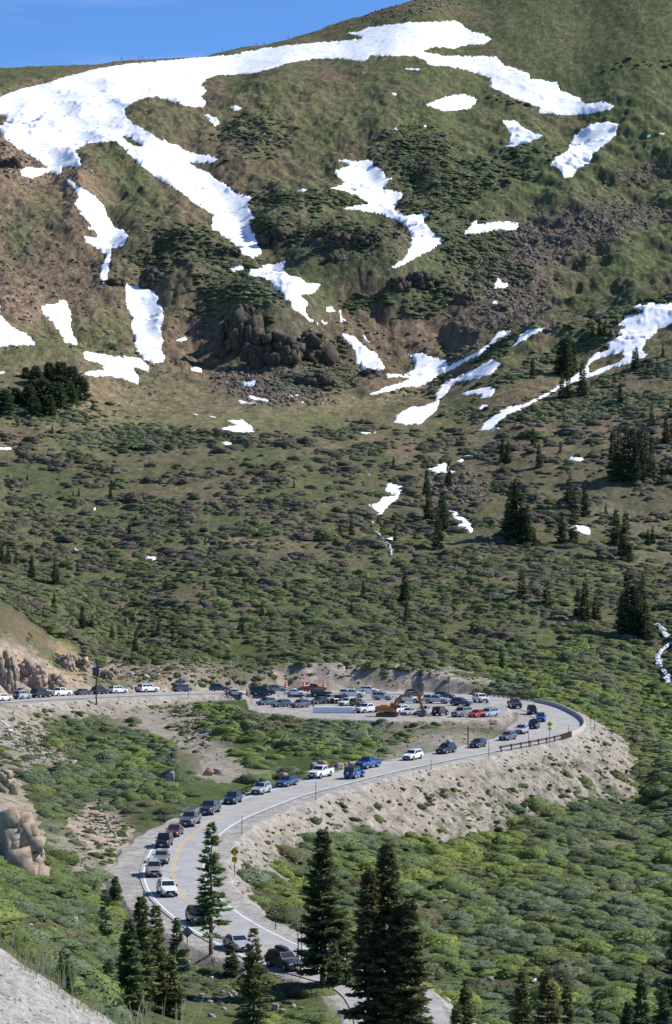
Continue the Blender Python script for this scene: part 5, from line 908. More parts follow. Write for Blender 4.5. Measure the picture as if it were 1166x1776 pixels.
# dry stream beds and running water
M_WATER, t, b = mat('white water', .25, .5); g = t.nodes.new('ShaderNodeNewGeometry'); n = t.nodes.new('ShaderNodeTexNoise'); n.inputs['Scale'].default_value = 1.3; n.inputs['Detail'].default_value = 5; t.links.new(g.outputs['Position'], n.inputs['Vector'])
r = t.nodes.new('ShaderNodeValToRGB'); r.color_ramp.elements[0].position = .40; r.color_ramp.elements[0].color = (.06, .075, .085, 1); r.color_ramp.elements[1].position = .56; r.color_ramp.elements[1].color = (.85, .87, .9, 1); t.links.new(n.outputs[0], r.inputs[0]); t.links.new(r.outputs[0], b.inputs['Base Color'])
def stream_strip(pts, wpx, label, lift=.35):
    P = []
    for (u0, v0), (u1, v1) in zip(pts[:-1], pts[1:]):
        k = max(2, int(math.hypot(u1-u0, v1-v0)/2.5))
        for q in range(k):
            g = gp(u0+(u1-u0)*q/k, v0+(v1-v0)*q/k, 150)
            if g and (not P or abs(g[1]-P[-1][1]) < 60): P.append(g)
    P = np.array(P); P[:, :2] += np.stack([noise(P[:, 1]/2.5, P[:, 0]/2.5, 9), 0*P[:, 0]], 1)*.5
    w = wpx*P[:, 1]/FPX*.5*(1+.45*noise(P[:, 1]/2, P[:, 0]/2, 12)); V = []; n_ = 3
    for p, ww in zip(P, w):
        for k in (-1, 0, 1): V.append((p[0]+k*ww, p[1], grid_at(p[0]+k*ww, p[1])+lift*(1 if k == 0 else .7)))
    F = [(3*i_+k, 3*i_+k+1, 3*i_+k+4, 3*i_+k+3) for i_ in range(len(P)-1) for k in (0, 1)]
    link('stream', np_mesh('stream', np.array(V), np.array(F), [M_WATER], True), label=label, kind='structure')
stream_strip([(1137,1087),(1148,1092),(1157,1108),(1166,1118),(1150,1130),(1140,1142),(1146,1160),(1158,1175),(1158,1196)], 10, 'foaming stream at the right edge', 1.0)
stream_strip([(646,905),(650,922),(668,938),(678,950),(677,968)], 4, 'stream below the snow gully', .5)

stream_strip([(925,1692),(931,1700),(928,1712)], 6, 'small waterfall near the bottom right', .5); stream_strip([(728,1620),(736,1627)], 5, 'glint of stream right of the big conifers', .5)
stream_strip([(0,1248),(14,1258),(24,1275)], 8, 'snowmelt beside the left edge', .1)

# ------------------------------------------------------------------ barriers round the hairpin
M_CONC = flat_mat('barrier concrete', (.42, .37, .31), .9, .2); M_RUST = flat_mat('rusty guardrail', (.115, .070, .048), .7, .3); M_POST = flat_mat('dark post', (.05, .045, .04), .7, .3); M_STEEL = flat_mat('galvanised steel', (.35, .36, .37), .5, .5, .4)
def s_at(u, v):
    g = gp(u, v, 200); return float(RS[np.argmin((RD[:, 0]-g[0])**2+(RD[:, 1]-g[1])**2)])
def side_pt(s, off):
    x = np.interp(s, RS, RD[:, 0]); y = np.interp(s, RS, RD[:, 1]); z = np.interp(s, RS, RD[:, 2]); x2 = np.interp(s+.5, RS, RD[:, 0]); y2 = np.interp(s+.5, RS, RD[:, 1]); d = math.hypot(x2-x, y2-y)+1e-9
    return x-(y2-y)/d*off, y+(x2-x)/d*off, z, math.atan2(y2-y, x2-x)
sA, sB, sC, sD = s_at(850, 1304), s_at(972, 1277), s_at(966, 1222), s_at(862, 1207)
wrs = lambda s: float(np.interp(s, RS, wr))
pts = [side_pt(s, -wrs(s)-.85) for s in np.arange(sB, sC, .8)]
V = []; F = []; prof = [(-.28, -.5), (-.28, .15), (-.14, .85), (.14, .85), (.28, .15), (.28, -.5)]
for (x, y, z, a) in pts:
    for o_, h_ in prof: V.append((x-math.sin(a)*o_, y+math.cos(a)*o_, z+h_*.95))
np_ = len(prof)
for i_ in range(len(pts)-1):
    for k in range(np_-1): F.append((i_*np_+k, i_*np_+k+1, (i_+1)*np_+k+1, (i_+1)*np_+k))
bar = MB(); bar.add(V, F+[tuple(range(np_-1, -1, -1)), tuple(range((len(pts)-1)*np_, len(pts)*np_))])
link('concrete_barrier', bar.mesh('concrete_barrier', [M_CONC]), label='curved pale concrete barrier round the outside of the hairpin', cat='barrier')
def guardrail(s0, s1, label, dense=1.9, dense_tail=False):
    e = empty('guardrail', side_pt(s0, -wrs(s0)-.9)[:3], label, 'guardrail'); o_ = np.array(e.location)
    P = [side_pt(s, -wrs(s)-.9) for s in np.arange(s0, s1+.01, .6)]; V = []; F = []
    pr = [(-.05, .50), (-.09, .58), (-.03, .65), (-.09, .72), (-.05, .82), (.03, .82), (.03, .50)]
    for (x, y, z, a) in P:
        for q, h_ in pr: V.append((x+math.sin(a)*q-o_[0], y-math.cos(a)*q-o_[1], z+h_*1.15-o_[2]))
    n_ = len(pr)
    for i_ in range(len(P)-1):
        for k in range(n_): F.append((i_*n_+k, i_*n_+(k+1) % n_, (i_+1)*n_+(k+1) % n_, (i_+1)*n_+k))
    r_ = MB(); r_.add(V, F); link('rail', r_.mesh('rail', [M_RUST]), e)
    s = s0+.3
    while s < s1:
        x, y, z, a = side_pt(s, -wrs(s)-1.12); m_ = MB(); m_.box((0, 0, .15), (.2, .2, 1.75), a); link('post', m_.mesh('post', [M_RUST]), e, loc=(x-o_[0], y-o_[1], z-o_[2]))
        s += dense if (not dense_tail or s < s1-9) else .75
guardrail(sA, sB, 'brown guardrail on posts along the outer edge before the concrete barrier', 3.6, True)
guardrail(sC, sD, 'brown guardrail running behind the hairpin beyond the concrete barrier', 1.6)

# ------------------------------------------------------------------ signs, marker posts, drums
M_YEL = flat_mat('yellow sign face', (.62, .36, .02), .5, .4); M_LIME = flat_mat('lime sign face', (.50, .66, .02), .5, .4); M_ORS = flat_mat('orange sign face', (.60, .24, .03), .5, .4); M_BLK = flat_mat('black lettering', (.015, .013, .012), .6, .3); M_ALU = flat_mat('bare sign back', (.22, .24, .27), .5, .5, .3); M_WHT = flat_mat('white reflective', (.75, .75, .73), .5, .4); M_BLUEP = flat_mat('solar cells', (.012, .020, .07), .25, .6)
def face(name, poly, m_, parent, y=-.03, th=.03, loc=(0, 0, 0)):
    mb = MB(); mb.prism(poly, y-th, y); return link(name, mb.mesh(name, [m_]), parent, loc=loc)
def text_mesh(name, s, size, m_, parent, loc):
    c = bpy.data.curves.new(name, 'FONT'); c.body = s; c.size = size; c.align_x = 'CENTER'; c.align_y = 'CENTER'; c.extrude = .004; o = bpy.data.objects.new(name, c); COL.objects.link(o)
    dg = bpy.context.evaluated_depsgraph_get(); dg.update(); me = bpy.data.meshes.new_from_object(o.evaluated_get(dg)); bpy.data.objects.remove(o); me.materials.clear(); me.materials.append(m_)
    q = link(name, me, parent, loc=loc); q.rotation_euler = (math.pi/2, 0, 0); return q
def diamond(r): return [(0, r), (r, 0), (0, -r), (-r, 0)]
def arc_band(r, w, a0, a1, n=14):
    A = np.radians(np.linspace(a0, a1, n)); return [((r+w/2)*math.cos(a), (r+w/2)*math.sin(a)) for a in A]+[((r-w/2)*math.cos(a), (r-w/2)*math.sin(a)) for a in A[::-1]]
def sign_root(u, v, label, name='road_sign', turn=0):
    g = gp(u, v, 150); return empty(name, (g[0], g[1], g[2]), label, 'road sign', None, turn), FPX/g[1]
def post(e, h, r=.045, m_=None):
    mb = MB(); mb.cyl((0, 0, -.4), (0, 0, h), r, n=8); return link('post', mb.mesh('post', [m_ or M_POST]), e)
e, k = sign_root(407, 1518, 'yellow diamond sign with hairpin arrow above a small 20 plate by the bend'); top = (1518-1469)/k; post(e, top-.05)
zc = (1518-1477.5)/k; d = face('sign_panel', diamond(.60), M_YEL, e, loc=(0, 0, zc));
a_ = face('hairpin_arrow', arc_band(.24, .09, 0, 190), M_BLK, d, y=-.064, th=.006, loc=(0, 0, .02)); face('arrow_leg', [(.195,-.20),(.285,-.20),(.285,.02),(.195,.02)], M_BLK, d, y=-.064, th=.006); face('arrow_head', [(-.38,0.02),(-.12,.02),(-.24,-.2)], M_BLK, d, y=-.066, th=.006)
d = face('speed_plate', [(-.32,-.31),(.32,-.31),(.32,.31),(-.32,.31)], M_YEL, e, loc=(0, 0, (1518-1490.5)/k)); text_mesh('lettering', '20', .40, M_BLK, d, (0, -.068, .07)); text_mesh('lettering', 'MPH', .17, M_BLK, d, (0, -.068, -.19))
e, k = sign_root(953.5, 1297, 'lime yellow diamond sign over a small plate behind the guardrail'); post(e, (1297-1252)/k)
d = face('sign_panel', diamond(.54), M_LIME, e, loc=(0, 0, (1297-1256)/k)); face('walker_symbol', [(-.13,-.2),(-.04,.0),(-.07,.16),(.05,.16),(.03,0),(.13,-.2),(.05,-.2),(0,-.06),(-.05,-.2)], M_BLK, d, y=-.064, th=.006)
face('lower_plate', [(-.4,0),(0,-.36),(.4,0),(.22,.26),(-.22,.26)], M_LIME, e, loc=(0, 0, (1297-1264.5)/k))
def chevron(u, v, vt, label, m_=M_YEL):
    e, k = sign_root(u, v, label); post(e, (v-vt)/k); d = face('sign_panel', [(-.36,-.48),(.36,-.48),(.36,.48),(-.36,.48)], m_, e, loc=(0, 0, (v-vt)/k-.45)); face('chevron_mark', [(.1,.36),(-.22,0),(.1,-.36),(.25,-.36),(-.02,0),(.25,.36)], M_BLK, d, y=-.064, th=.006)
chevron(778, 1201, 1173, 'yellow chevron sign on the eroded bank behind the hairpin'); chevron(1025, 1270, 1239, 'yellow chevron sign beside the concrete barrier')
e, k = sign_root(211, 1191, 'orange sign on the left part of the bank above the white suv'); post(e, 16/k); face('sign_panel', [(-.4,-.45),(.4,-.45),(.4,.45),(-.4,.45)], M_ORS, e, loc=(0, 0, 15/k))
e, k = sign_root(475, 1189, 'orange sign on the bank above the black suv'); post(e, 19/k); face('sign_panel', diamond(.55), M_ORS, e, loc=(0, 0, 16/k))
e, k = sign_root(325, 1642, 'grey unpainted back of a diamond road sign beside the near bend', turn=math.pi); post(e, 26/k); face('sign_panel', diamond(.62), M_ALU, e, loc=(0, 0, (1642-1617)/k))
g = gp(167.5, 1222, 150); k = FPX/g[1]; e = empty('solar_post', g, 'tall wooden post with a dark blue solar panel beside the upper road', 'post'); mb = MB(); mb.cyl((0, 0, -.5), (0, 0, 74/k), .17, .11, 10); link('pole', mb.mesh('pole', [flat_mat('brown wood pole', (.10, .06, .035), .9, .1)]), e)
mb = MB(); mb.box((-.1, -.25, 57/k), (1.35, .07, 1.9), .25); pn = link('solar_panel', mb.mesh('solar_panel', [M_BLUEP]), e); mb = MB(); mb.box((0, -.22, 14/k), (.42, .3, .9)); link('control_box', mb.mesh('control_box', [flat_mat('tan box', (.42, .36, .25), .6, .3)]), e)
MK = [(420,1448,1415,'right of the dark suv on the near curve'),(548,1387,1357,'below the white pickup'),(748,1335,1318,'on the lower edge below the white compact suv'),(848,1312,1284,'at the start of the brown guardrail'),(917,1296,1270,'behind the guardrail below the silver suv'),(986,1280,1258,'at the end of the guardrail by the concrete barrier'),(1031,1268,1240,'at the tip of the hairpin beside the chevron sign'),(1005,1217,1199,'in the scrub behind the hairpin'),(979,1213,1200,'left of its twin in the scrub behind the hairpin'),(205,1216,1206,'under the white suv right of the solar post'),(327,1213,1196,'below the dark blue suv on the upper road'),(437,1222,1204,'in front of the open black suv'),(844,1222,1202,'in front of the van with the cap'),(278,1430,1408,'by the pale ditch inside the near curve'),(249,1560,1540,'on the gravel shoulder left of the white suv'),(478,1612,1576,'beyond the shoulder at the bottom of the road'),(302,1640,1600,'behind the small spruce at the near bend'),(812,1296,1258,'thick dark, on the pit rim left of the black car'),(657,1318,1302,'reddish, behind the blue pickup'),(1070,1390,1372,'')]
rp = MB(); rp.cyl((0, 0, -.3), (0, 0, 1), .05, .045, 6)
for u, vb, vt, w in MK:
    if not w: continue
    g = gp(u, vb, 150); k = FPX/g[1]; h = (vb-vt)/k; e = empty('snow_marker_post', g, 'dark thin marker post '+w, 'marker post', 'snow marker posts along the road'); mb = MB(); fat = 2.2 if 'thick' in w else 1; mb.cyl((0, 0, -.4), (0, 0, h), .055*fat, .05*fat, 6); link('post', mb.mesh('post', [M_POST]), e); mb = MB(); mb.box((0, -.07*fat, h-.25), (.1, .02, .22)); link('reflector', mb.mesh('reflector', [M_WHT]), e)
M_BAR = flat_mat('orange plastic', (.80, .10, .02), .5, .4)
def drum():
    e = empty('traffic_drum', (0, 0, 0), 'x', 'traffic drum', 'orange work drums on the far road edge'); mb = MB(); pr = [(.36, 0), (.33, .1), (.30, .35), (.285, .36), (.27, .7), (.255, .71), (.24, 1.05), (.1, 1.12)]; n_ = 14
    for (r0, z0), (r1, z1) in zip(pr[:-1], pr[1:]): mb.cyl((0, 0, z0), (0, 0, z1), r0, r1, n_, cap=False)
    link('body', mb.mesh('body', [M_BAR], True), e)
    for z0, z1, r0 in ((.40, .54, .292), (.75, .89, .265)): m_ = MB(); m_.cyl((0, 0, z0), (0, 0, z1), r0, r0-.01, n_, cap=False); link('reflective_band', m_.mesh('reflective_band', [M_WHT], True), e)
    m_ = MB(); m_.cyl((0, 0, 0), (0, 0, .07), .46, .44, 14); link('base', m_.mesh('base', [M_POST]), e)
    m_ = MB(); m_.cyl((-.05, 0, 1.1), (.05, 0, 1.1), .06, n=8); m_.cyl((0, 0, 1.1), (0, 0, 1.2), .02, n=6); link('handle', m_.mesh('handle', [M_POST]), e); return e
D0 = drum()
for q, (u, v, w) in enumerate([(446,1195,'orange and white drum behind the black open suv'),(496,1195,'orange and white drum right of the silver blue wagon'),(527,1194,'orange and white drum left of the red pickup'),(562,1195,'orange and white drum behind the bonnet of the red pickup')]):
    e = D0 if q == 0 else copy_tree(D0); g = gp(u, v, 150); e.location = g; e.scale = (1.35, 1.35, 1.45); e['label'] = w

# ------------------------------------------------------------------ vehicles
M_GLASS = flat_mat('dark window glass', (.018, .024, .030), .12, .8); M_TYRE = flat_mat('tyre rubber', (.018, .018, .018), .9, .2); M_RIM = flat_mat('alloy rim', (.42, .42, .43), .35, .5, .6); M_TRIM = flat_mat('black trim', (.02, .02, .022), .6, .3)
M_HL = flat_mat('headlamp glass', (.62, .65, .68), .15, .8); M_TL = flat_mat('tail lamp', (.42, .02, .015), .3, .5); M_PLATE = flat_mat('number plate', (.55, .57, .55), .5, .3); M_CHROME = flat_mat('chrome', (.55, .56, .58), .2, .6, .9); M_BOXB = flat_mat('roof box black', (.03, .03, .033), .4, .4); M_BOXG = flat_mat('roof box grey', (.33, .34, .34), .5, .4)
_paint = {}
def paint(c, met=.25):
    if c not in _paint: _paint[c] = flat_mat('car paint', c, .33, .5, met if max(c) < .6 else 0, .6)
    return _paint[c]
WHITE = (.78, .78, .77); SILVER = (.46, .47, .48); LGREY = (.30, .31, .33); GREY = (.13, .14, .155); DGREY = (.055, .06, .07); BLACK = (.016, .017, .020); NAVY = (.022, .035, .075); BLUE = (.018, .075, .28); BRIGHTB = (.012, .16, .50); MAROON = (.085, .014, .022); RED = (.30, .012, .018); ORED = (.55, .045, .025); DGREEN_ = (.03, .055, .048); SAGE = (.20, .24, .21); GREENW = (.085, .14, .13); TANC = (.42, .385, .34)
SPEC = {  # length, width, height, hood nose z, hood z at windscreen, belt z, xs: screen base, screen top, rear top, rear base; wheelbase half, wheel radius; rear deck z; ground clearance
 'sedan': (4.75,1.84,1.46,.72,.95,.97,.95,.22,-.95,-1.65,1.38,.33,1.02,.20), 'hatch': (4.2,1.76,1.52,.74,.98,1.0,1.0,.30,-1.45,-1.95,1.28,.32,1.0,.20), 'wagon': (4.75,1.82,1.54,.76,.98,1.0,.92,.25,-1.75,-2.2,1.34,.34,1.0,.24),
 'suv': (4.65,1.88,1.72,.88,1.08,1.10,.95,.32,-1.75,-2.15,1.35,.37,1.1,.27), 'boxsuv': (4.65,1.82,1.80,1.0,1.12,1.12,.80,.42,-2.05,-2.22,1.30,.38,1.1,.30), 'bigsuv': (5.5,2.02,1.95,1.08,1.22,1.24,1.0,.42,-2.35,-2.62,1.55,.41,1.2,.32),
 'pickup': (5.8,2.02,1.92,1.10,1.24,1.26,1.12,.48,-.88,-1.02,1.75,.42,1.28,.36), 'shortpickup': (5.3,1.88,1.78,1.0,1.14,1.16,1.02,.45,-.78,-.92,1.58,.39,1.16,.34), 'minivan': (5.0,1.98,1.76,.84,1.10,1.08,1.45,.55,-2.05,-2.4,1.5,.35,1.1,.2), 'jeep': (4.4,1.86,1.85,1.12,1.18,1.15,.62,.40,-1.95,-2.08,1.35,.42,1.15,.42)}
def ring(x, hw, zb, zt, rnd=.07):
    return [(x, -hw*.80, zb), (x, -hw*.97, zb+.10), (x, -hw, (zb+zt)/2), (x, -hw*.97, zt-rnd), (x, -hw*.88, zt), (x, hw*.88, zt), (x, hw*.97, zt-rnd), (x, hw, (zb+zt)/2), (x, hw*.97, zb+.10), (x, hw*.80, zb)]
_vm = {}
def vmesh(kind, cap=False):
    key = (kind, cap)
    if key in _vm: return _vm[key]
    L, W, H, zn, zh, zbelt, xb, xt, xrt, xrb, wb, wr_, zdeck, gc = SPEC[kind]; hw = W/2; truck = 'pickup' in kind; jeep = kind == 'jeep'; R = {}
    f = L/2; mb = MB(); st = []
    nose = .86 if not jeep else .95
    if jeep: st = [(f, .52*hw, .55, zn-.1), (f-.06, .60*hw, .5, zn), (xb, .86*hw, gc, zh), (xb-.02, .94*hw, gc, zbelt), (-f+.12, .94*hw, gc, zbelt), (-f+.05, .93*hw, gc+.1, zbelt-.03)]
    else:
        st = [(f, hw*.74, gc+.15, zn-.14), (f-.07, hw*nose, gc+.02, zn-.03), (f-.28, hw*.95, gc, zn+.05), (f-.8, hw, gc, zn+(zh-zn)*.55), (xb+.05, hw, gc, zh), (xb-.15, hw, gc, zbelt)]
        if truck: st += [(xrb-.05, hw, gc, zbelt)]
        else:
            st += [(xrb+.1, hw, gc, zbelt)]
            if kind == 'sedan': st += [(xrb-.1, hw*.99, gc, zdeck), (-f+.35, hw*.97, gc, zdeck-.02), (-f+.06, hw*.93, gc+.05, zdeck-.1), (-f, hw*.84, gc+.18, zdeck-.28)]
            else: st += [(-f+.16, hw*.97, gc+.02, zbelt), (-f+.03, hw*.94, gc+.08, zbelt-.05), (-f, hw*.88, gc+.2, zbelt-.25)]
    V = []
    for s in st: V += ring(s[0], s[1], s[2], s[3])
    n = 10; F = [(i*n+k, i*n+(k+1) % n, (i+1)*n+(k+1) % n, (i+1)*n+k) for i in range(len(st)-1) for k in range(n)]; F += [tuple(range(n))[::-1], tuple(range((len(st)-1)*n, len(st)*n))]
    mb.add(V, F)
    if truck:
        x0, x1 = xrb-.06, -f+.04
        mb.box(((x0+x1)/2, 0, (gc+.75)/2+.1), (x0-x1, W*.93, .75-gc+.2)); 
        for s in (-1, 1): mb.box(((x0+x1)/2, s*(hw-.07), (gc+zdeck)/2+.06), (x0-x1, .14, zdeck-gc-.1))
        mb.box((x1+.02, 0, (zdeck+.55)/2), (.08, W*.93, zdeck-.57)); mb.box((x1-.08, 0, .56), (.16, W*.92, .22))
    if jeep:
        for s in (-1, 1): mb.box((f-.62, s*hw*.80, 1.0), (1.05, hw*.42, .07)); mb.box((-wb, s*hw*.93, .98), (1.0, hw*.16, .07)); mb.box((0, s*hw*.95, .46), (1.6, .12, .08))
        mb.box((f+.10, 0, .62), (.14, W*.86, .16)); mb.box((-f+.0, 0, .60), (.14, W*.86, .16))
    R['body'] = mb.mesh('body', [paint(WHITE)])
    # cabin: greenhouse frustum with a rounded roof
    wb_, wt_ = hw*.95, hw*.78
    if jeep: wb_, wt_ = hw*.93, hw*.87
    zr = H; dz = .06
    cab = MB()
    def sec(x, w, z): return [(x, -w, z), (x, w, z)]
    base = [(xb, wb_*.97), (xrb, wb_*.97)]
    zb0 = zbelt-.04
    V = [(xb, -wb_*.97, zb0), (xb, wb_*.97, zb0), (xrb, wb_*.97, zb0), (xrb, -wb_*.97, zb0), (xt, -wt_, zr-dz), (xt, wt_, zr-dz), (xrt, wt_, zr-dz), (xrt, -wt_, zr-dz), (xt-.12, -wt_*.82, zr), (xt-.12, wt_*.82, zr), (xrt+.12, wt_*.82, zr), (xrt+.12, -wt_*.82, zr)]
    cab.add(V, [(0, 1, 5, 4), (1, 2, 6, 5), (2, 3, 7, 6), (3, 0, 4, 7), (4, 5, 9, 8), (5, 6, 10, 9), (6, 7, 11, 10), (7, 4, 8, 11), (8, 9, 10, 11)])
    R['roof'] = cab.mesh('roof', [paint(WHITE)])
    A = np.array(V)
    def quad(a, b_, c, d, u0, u1, v0, v1, out):
        a, b_, c, d = map(np.array, (a, b_, c, d)); P = lambda u, v: (a*(1-u)+b_*u)*(1-v)+(d*(1-u)+c*u)*v
        q = [P(u0, v0), P(u1, v0), P(u1, v1), P(u0, v1)]; nn = np.cross(q[1]-q[0], q[3]-q[0]); nn /= np.linalg.norm(nn)
        if np.dot(nn, out) < 0: q = q[::-1]; nn = -nn
        m_ = MB(); m_.add([p+nn*.012 for p in q]+[p-nn*.01 for p in q], [(0, 1, 2, 3), (4, 7, 6, 5), (0, 4, 5, 1), (1, 5, 6, 2), (2, 6, 7, 3), (3, 7, 4, 0)]); return m_
    win = [('windshield', quad(A[0], A[1], A[5], A[4], .05, .95, .16, .93, (1, 0, .3)))]
    win.append(('rear_window', quad(A[2], A[3], A[7], A[6], .08, .92, .14, .90, (-1, 0, .3))))
    nside = {'sedan': [(.10, .50), (.53, .88)], 'hatch': [(.08, .45), (.48, .78), (.81, .93)], 'wagon': [(.07, .38), (.41, .68), (.71, .93)], 'suv': [(.07, .37), (.40, .67), (.70, .93)], 'boxsuv': [(.05, .33), (.36, .64), (.67, .95)], 'bigsuv': [(.05, .32), (.35, .62), (.65, .95)], 'pickup': [(.14, .52), (.56, .92)], 'shortpickup': [(.14, .58), (.62, .92)], 'minivan': [(.10, .36), (.39, .66), (.69, .94)], 'jeep': [(.05, .30), (.33, .60), (.63, .96)]}[kind]
    for u0, u1 in nside:
        win.append(('side_window', quad(A[1], A[2], A[6], A[5], u0, u1, .16, .90, (0, 1, .2)))); win.append(('side_window', quad(A[0], A[3], A[7], A[4], u0, u1, .16, .90, (0, -1, .2))))
    R['win'] = [(n_, m_.mesh(n_, [M_GLASS])) for n_, m_ in win]
    w = MB(); w.cyl((0, -.12, 0), (0, .12, 0), wr_, n=18); R['tyre'] = w.mesh('wheel', [M_TYRE]); w = MB(); w.cyl((0, .10, 0), (0, .135, 0), wr_*.64, wr_*.60, n=14); w.cyl((0, -.10, 0), (0, -.135, 0), wr_*.64, wr_*.60, n=14); R['rim'] = w.mesh('rim', [M_RIM])
    w = MB()
    w.cyl((0, -.2, .02), (0, .2, .02), wr_*1.17, n=18); R['arch'] = w.mesh('wheel_arch', [M_TRIM])
    zl = zn-.10
    hl = MB(); hl.box((0, 0, 0), (.16, .34, .15)); R['hl'] = hl.mesh('headlight', [M_HL]); tl = MB(); tl.box((0, 0, 0), (.10, .16, .34 if kind not in ('sedan',) else .18)); R['tl'] = tl.mesh('taillight', [M_TL])
    gr_ = MB(); gr_.box((f-.02 if not jeep else f+.01, 0, zn-.22), (.10, W*.50, .24)); R['grille'] = gr_.mesh('grille', [M_TRIM])
    bu = MB(); bu.box((f-.01, 0, gc+.16), (.14, W*.80, .20)); R['bumper'] = bu.mesh('bumper', [M_TRIM]); bu = MB(); bu.box((-f+.02, 0, gc+.22), (.14, W*.84, .22)); R['rbumper'] = bu.mesh('bumper', [M_TRIM])
    pl = MB(); pl.box((0, 0, 0), (.02, .40, .16)); R['plate'] = pl.mesh('number_plate', [M_PLATE]); mi = MB(); mi.box((0, 0, 0), (.14, .22, .15)); R['mirror'] = mi.mesh('mirror', [M_TRIM])
    ra = MB()
    for s in (-1, 1):
        ra.cyl((xt-.35, s*wt_*.80, zr+.07), (xrt+.30, s*wt_*.80, zr+.07), .025, n=6)
        for x in (xt-.35, (xt+xrt)/2, xrt+.30): ra.cyl((x, s*wt_*.80, zr-.02), (x, s*wt_*.80, zr+.07), .022, n=5)
    R['rack'] = ra.mesh('roof_rack', [M_TRIM])
    bx = MB(); xs = [(.95, .18, .12), (.8, .32, .2), (.2, .38, .26), (-.7, .38, .28), (-.9, .33, .16)]; V = []
    for x, w_, h_ in xs: V += [(x, -w_, .10), (x, -w_, .10+h_*.6), (x, -w_*.7, .10+h_), (x, w_*.7, .10+h_), (x, w_, .10+h_*.6), (x, w_, .10)]
    F = [(i*6+k, i*6+(k+1) % 6, (i+1)*6+(k+1) % 6, (i+1)*6+k) for i in range(4) for k in range(6)]+[tuple(range(6))[::-1], tuple(range(24, 30))]
    bx.add(np.array(V)+np.array([(xt+xrt)/2+.1, .1, zr]), F); R['box'] = bx.mesh('roof_box', [M_BOXB])
    R['spec'] = SPEC[kind]; _vm[key] = R; return R
def setm(o, m_):
    o.material_slots[0].link = 'OBJECT'; o.material_slots[0].material = m_
def vehicle(kind, u, v, col, head, label, extras='', group='cars and trucks queuing on the road', rim=None):
    R = vmesh(kind); L, W, H, zn, zh, zbelt, xb, xt, xrt, xrb, wb, wr_, zdeck, gc = R['spec']; hw = W/2; f = L/2
    g = gp(u, v, 150)
    if head in ('d', 'u'):
        j = int(np.argmin((RD[:, 0]-g[0])**2+(RD[:, 1]-g[1])**2)); j = min(max(j, 2), len(RD)-3); dx, dy = RD[j+2, :2]-RD[j-2, :2]
        a = math.atan2(dy, dx)+(math.pi if head == 'd' else 0)+ (RNG.normal(0, .03))
        zr_ = RD[j, 2]+.03; D_ = math.hypot(RD[j, 0]-g[0], RD[j, 1]-g[1])
        z0 = zr_ if D_ < 5 else g[2]
    else: a = math.radians(head); z0 = g[2]
    ca, sa = math.cos(a), math.sin(a)
    jf = int(np.argmin((RD[:, 0]-g[0]-ca*2)**2+(RD[:, 1]-g[1]-sa*2)**2)); jb = int(np.argmin((RD[:, 0]-g[0]+ca*2)**2+(RD[:, 1]-g[1]+sa*2)**2))
    pitch = math.atan2(RD[jf, 2]-RD[jb, 2], 4.0) if head in ('d', 'u') else 0
    cat = 'pickup truck' if 'pickup' in kind else {'sedan': 'car', 'hatch': 'car', 'wagon': 'car', 'minivan': 'van'}.get(kind, 'suv')
    nm = 'pickup_truck' if 'pickup' in kind else {'sedan': 'sedan_car', 'hatch': 'hatchback_car', 'wagon': 'estate_car', 'minivan': 'minivan'}.get(kind, 'suv')
    e = empty(nm, (g[0], g[1], z0), label, cat, group); e.rotation_euler = (0, -pitch, a)
    P = paint(col)
    b_ = link('body', R['body'], e); setm(b_, P)
    c = link('roof', R['roof'], e); setm(c, P if 'softtop' not in extras else M_TRIM)
    for n_, m_ in R['win']: link(n_, m_, c)
    for x in (wb, -wb):
        for s in (-1, 1):
            link('wheel_arch', R['arch'], e, loc=(x, s*(hw-.194), wr_)); w = link('wheel', R['tyre'], e, loc=(x, s*(hw-.10), wr_)); r_ = link('rim', R['rim'], w)
            if 'darkrim' in extras: setm(r_, M_TRIM)
    for s in (-1, 1):
        if kind == 'jeep': link('headlight', R['hl'], e, loc=(f-.06, s*hw*.42, zn-.22))
        else: link('headlight', R['hl'], e, loc=(f-.13, s*hw*.72, zn-.13))
        link('taillight', R['tl'], e, loc=(-f+.03, s*hw*.84, zbelt-.22)); link('mirror', R['mirror'], e, loc=(xb-.22, s*(hw+.10), zbelt+.06))
    link('grille', R['grille'], e); link('bumper', R['bumper'], e); q = link('bumper', R['rbumper'], e)
    if col in (WHITE, SILVER) and kind in ('pickup', 'bigsuv'): setm(q, M_CHROME)
    link('number_plate', R['plate'], e, loc=(-f-.06, 0, gc+.42)); link('number_plate', R['plate'], e, loc=(f+.07, 0, gc+.2))
    if 'rack' in extras: link('roof_rack', R['rack'], e)
    if 'box' in extras:
        q = link('roof_box', R['box'], e)
        if 'greybox' in extras: setm(q, M_BOXG)
    if 'spare' in extras:
        w = link('spare_wheel', R['tyre'], e, loc=(-f-.12, 0, .98)); w.rotation_euler = (0, 0, math.pi/2); link('rim', R['rim'], w)
    if 'gear' in extras:
        m_ = MB(); rr = np.random.default_rng(int(u))
        for k in range(5): m_.box(((xt+xrt)/2+rr.uniform(-.7, .5), rr.uniform(-.3, .3), H+.16+.07*k), (rr.uniform(.5, 1.1), rr.uniform(.3, .7), rr.uniform(.14, .26)), rr.uniform(-.3, .3))
        link('roof_luggage', m_.mesh('roof_luggage', [M_BOXB if 'light' not in extras else M_BOXG]), e)
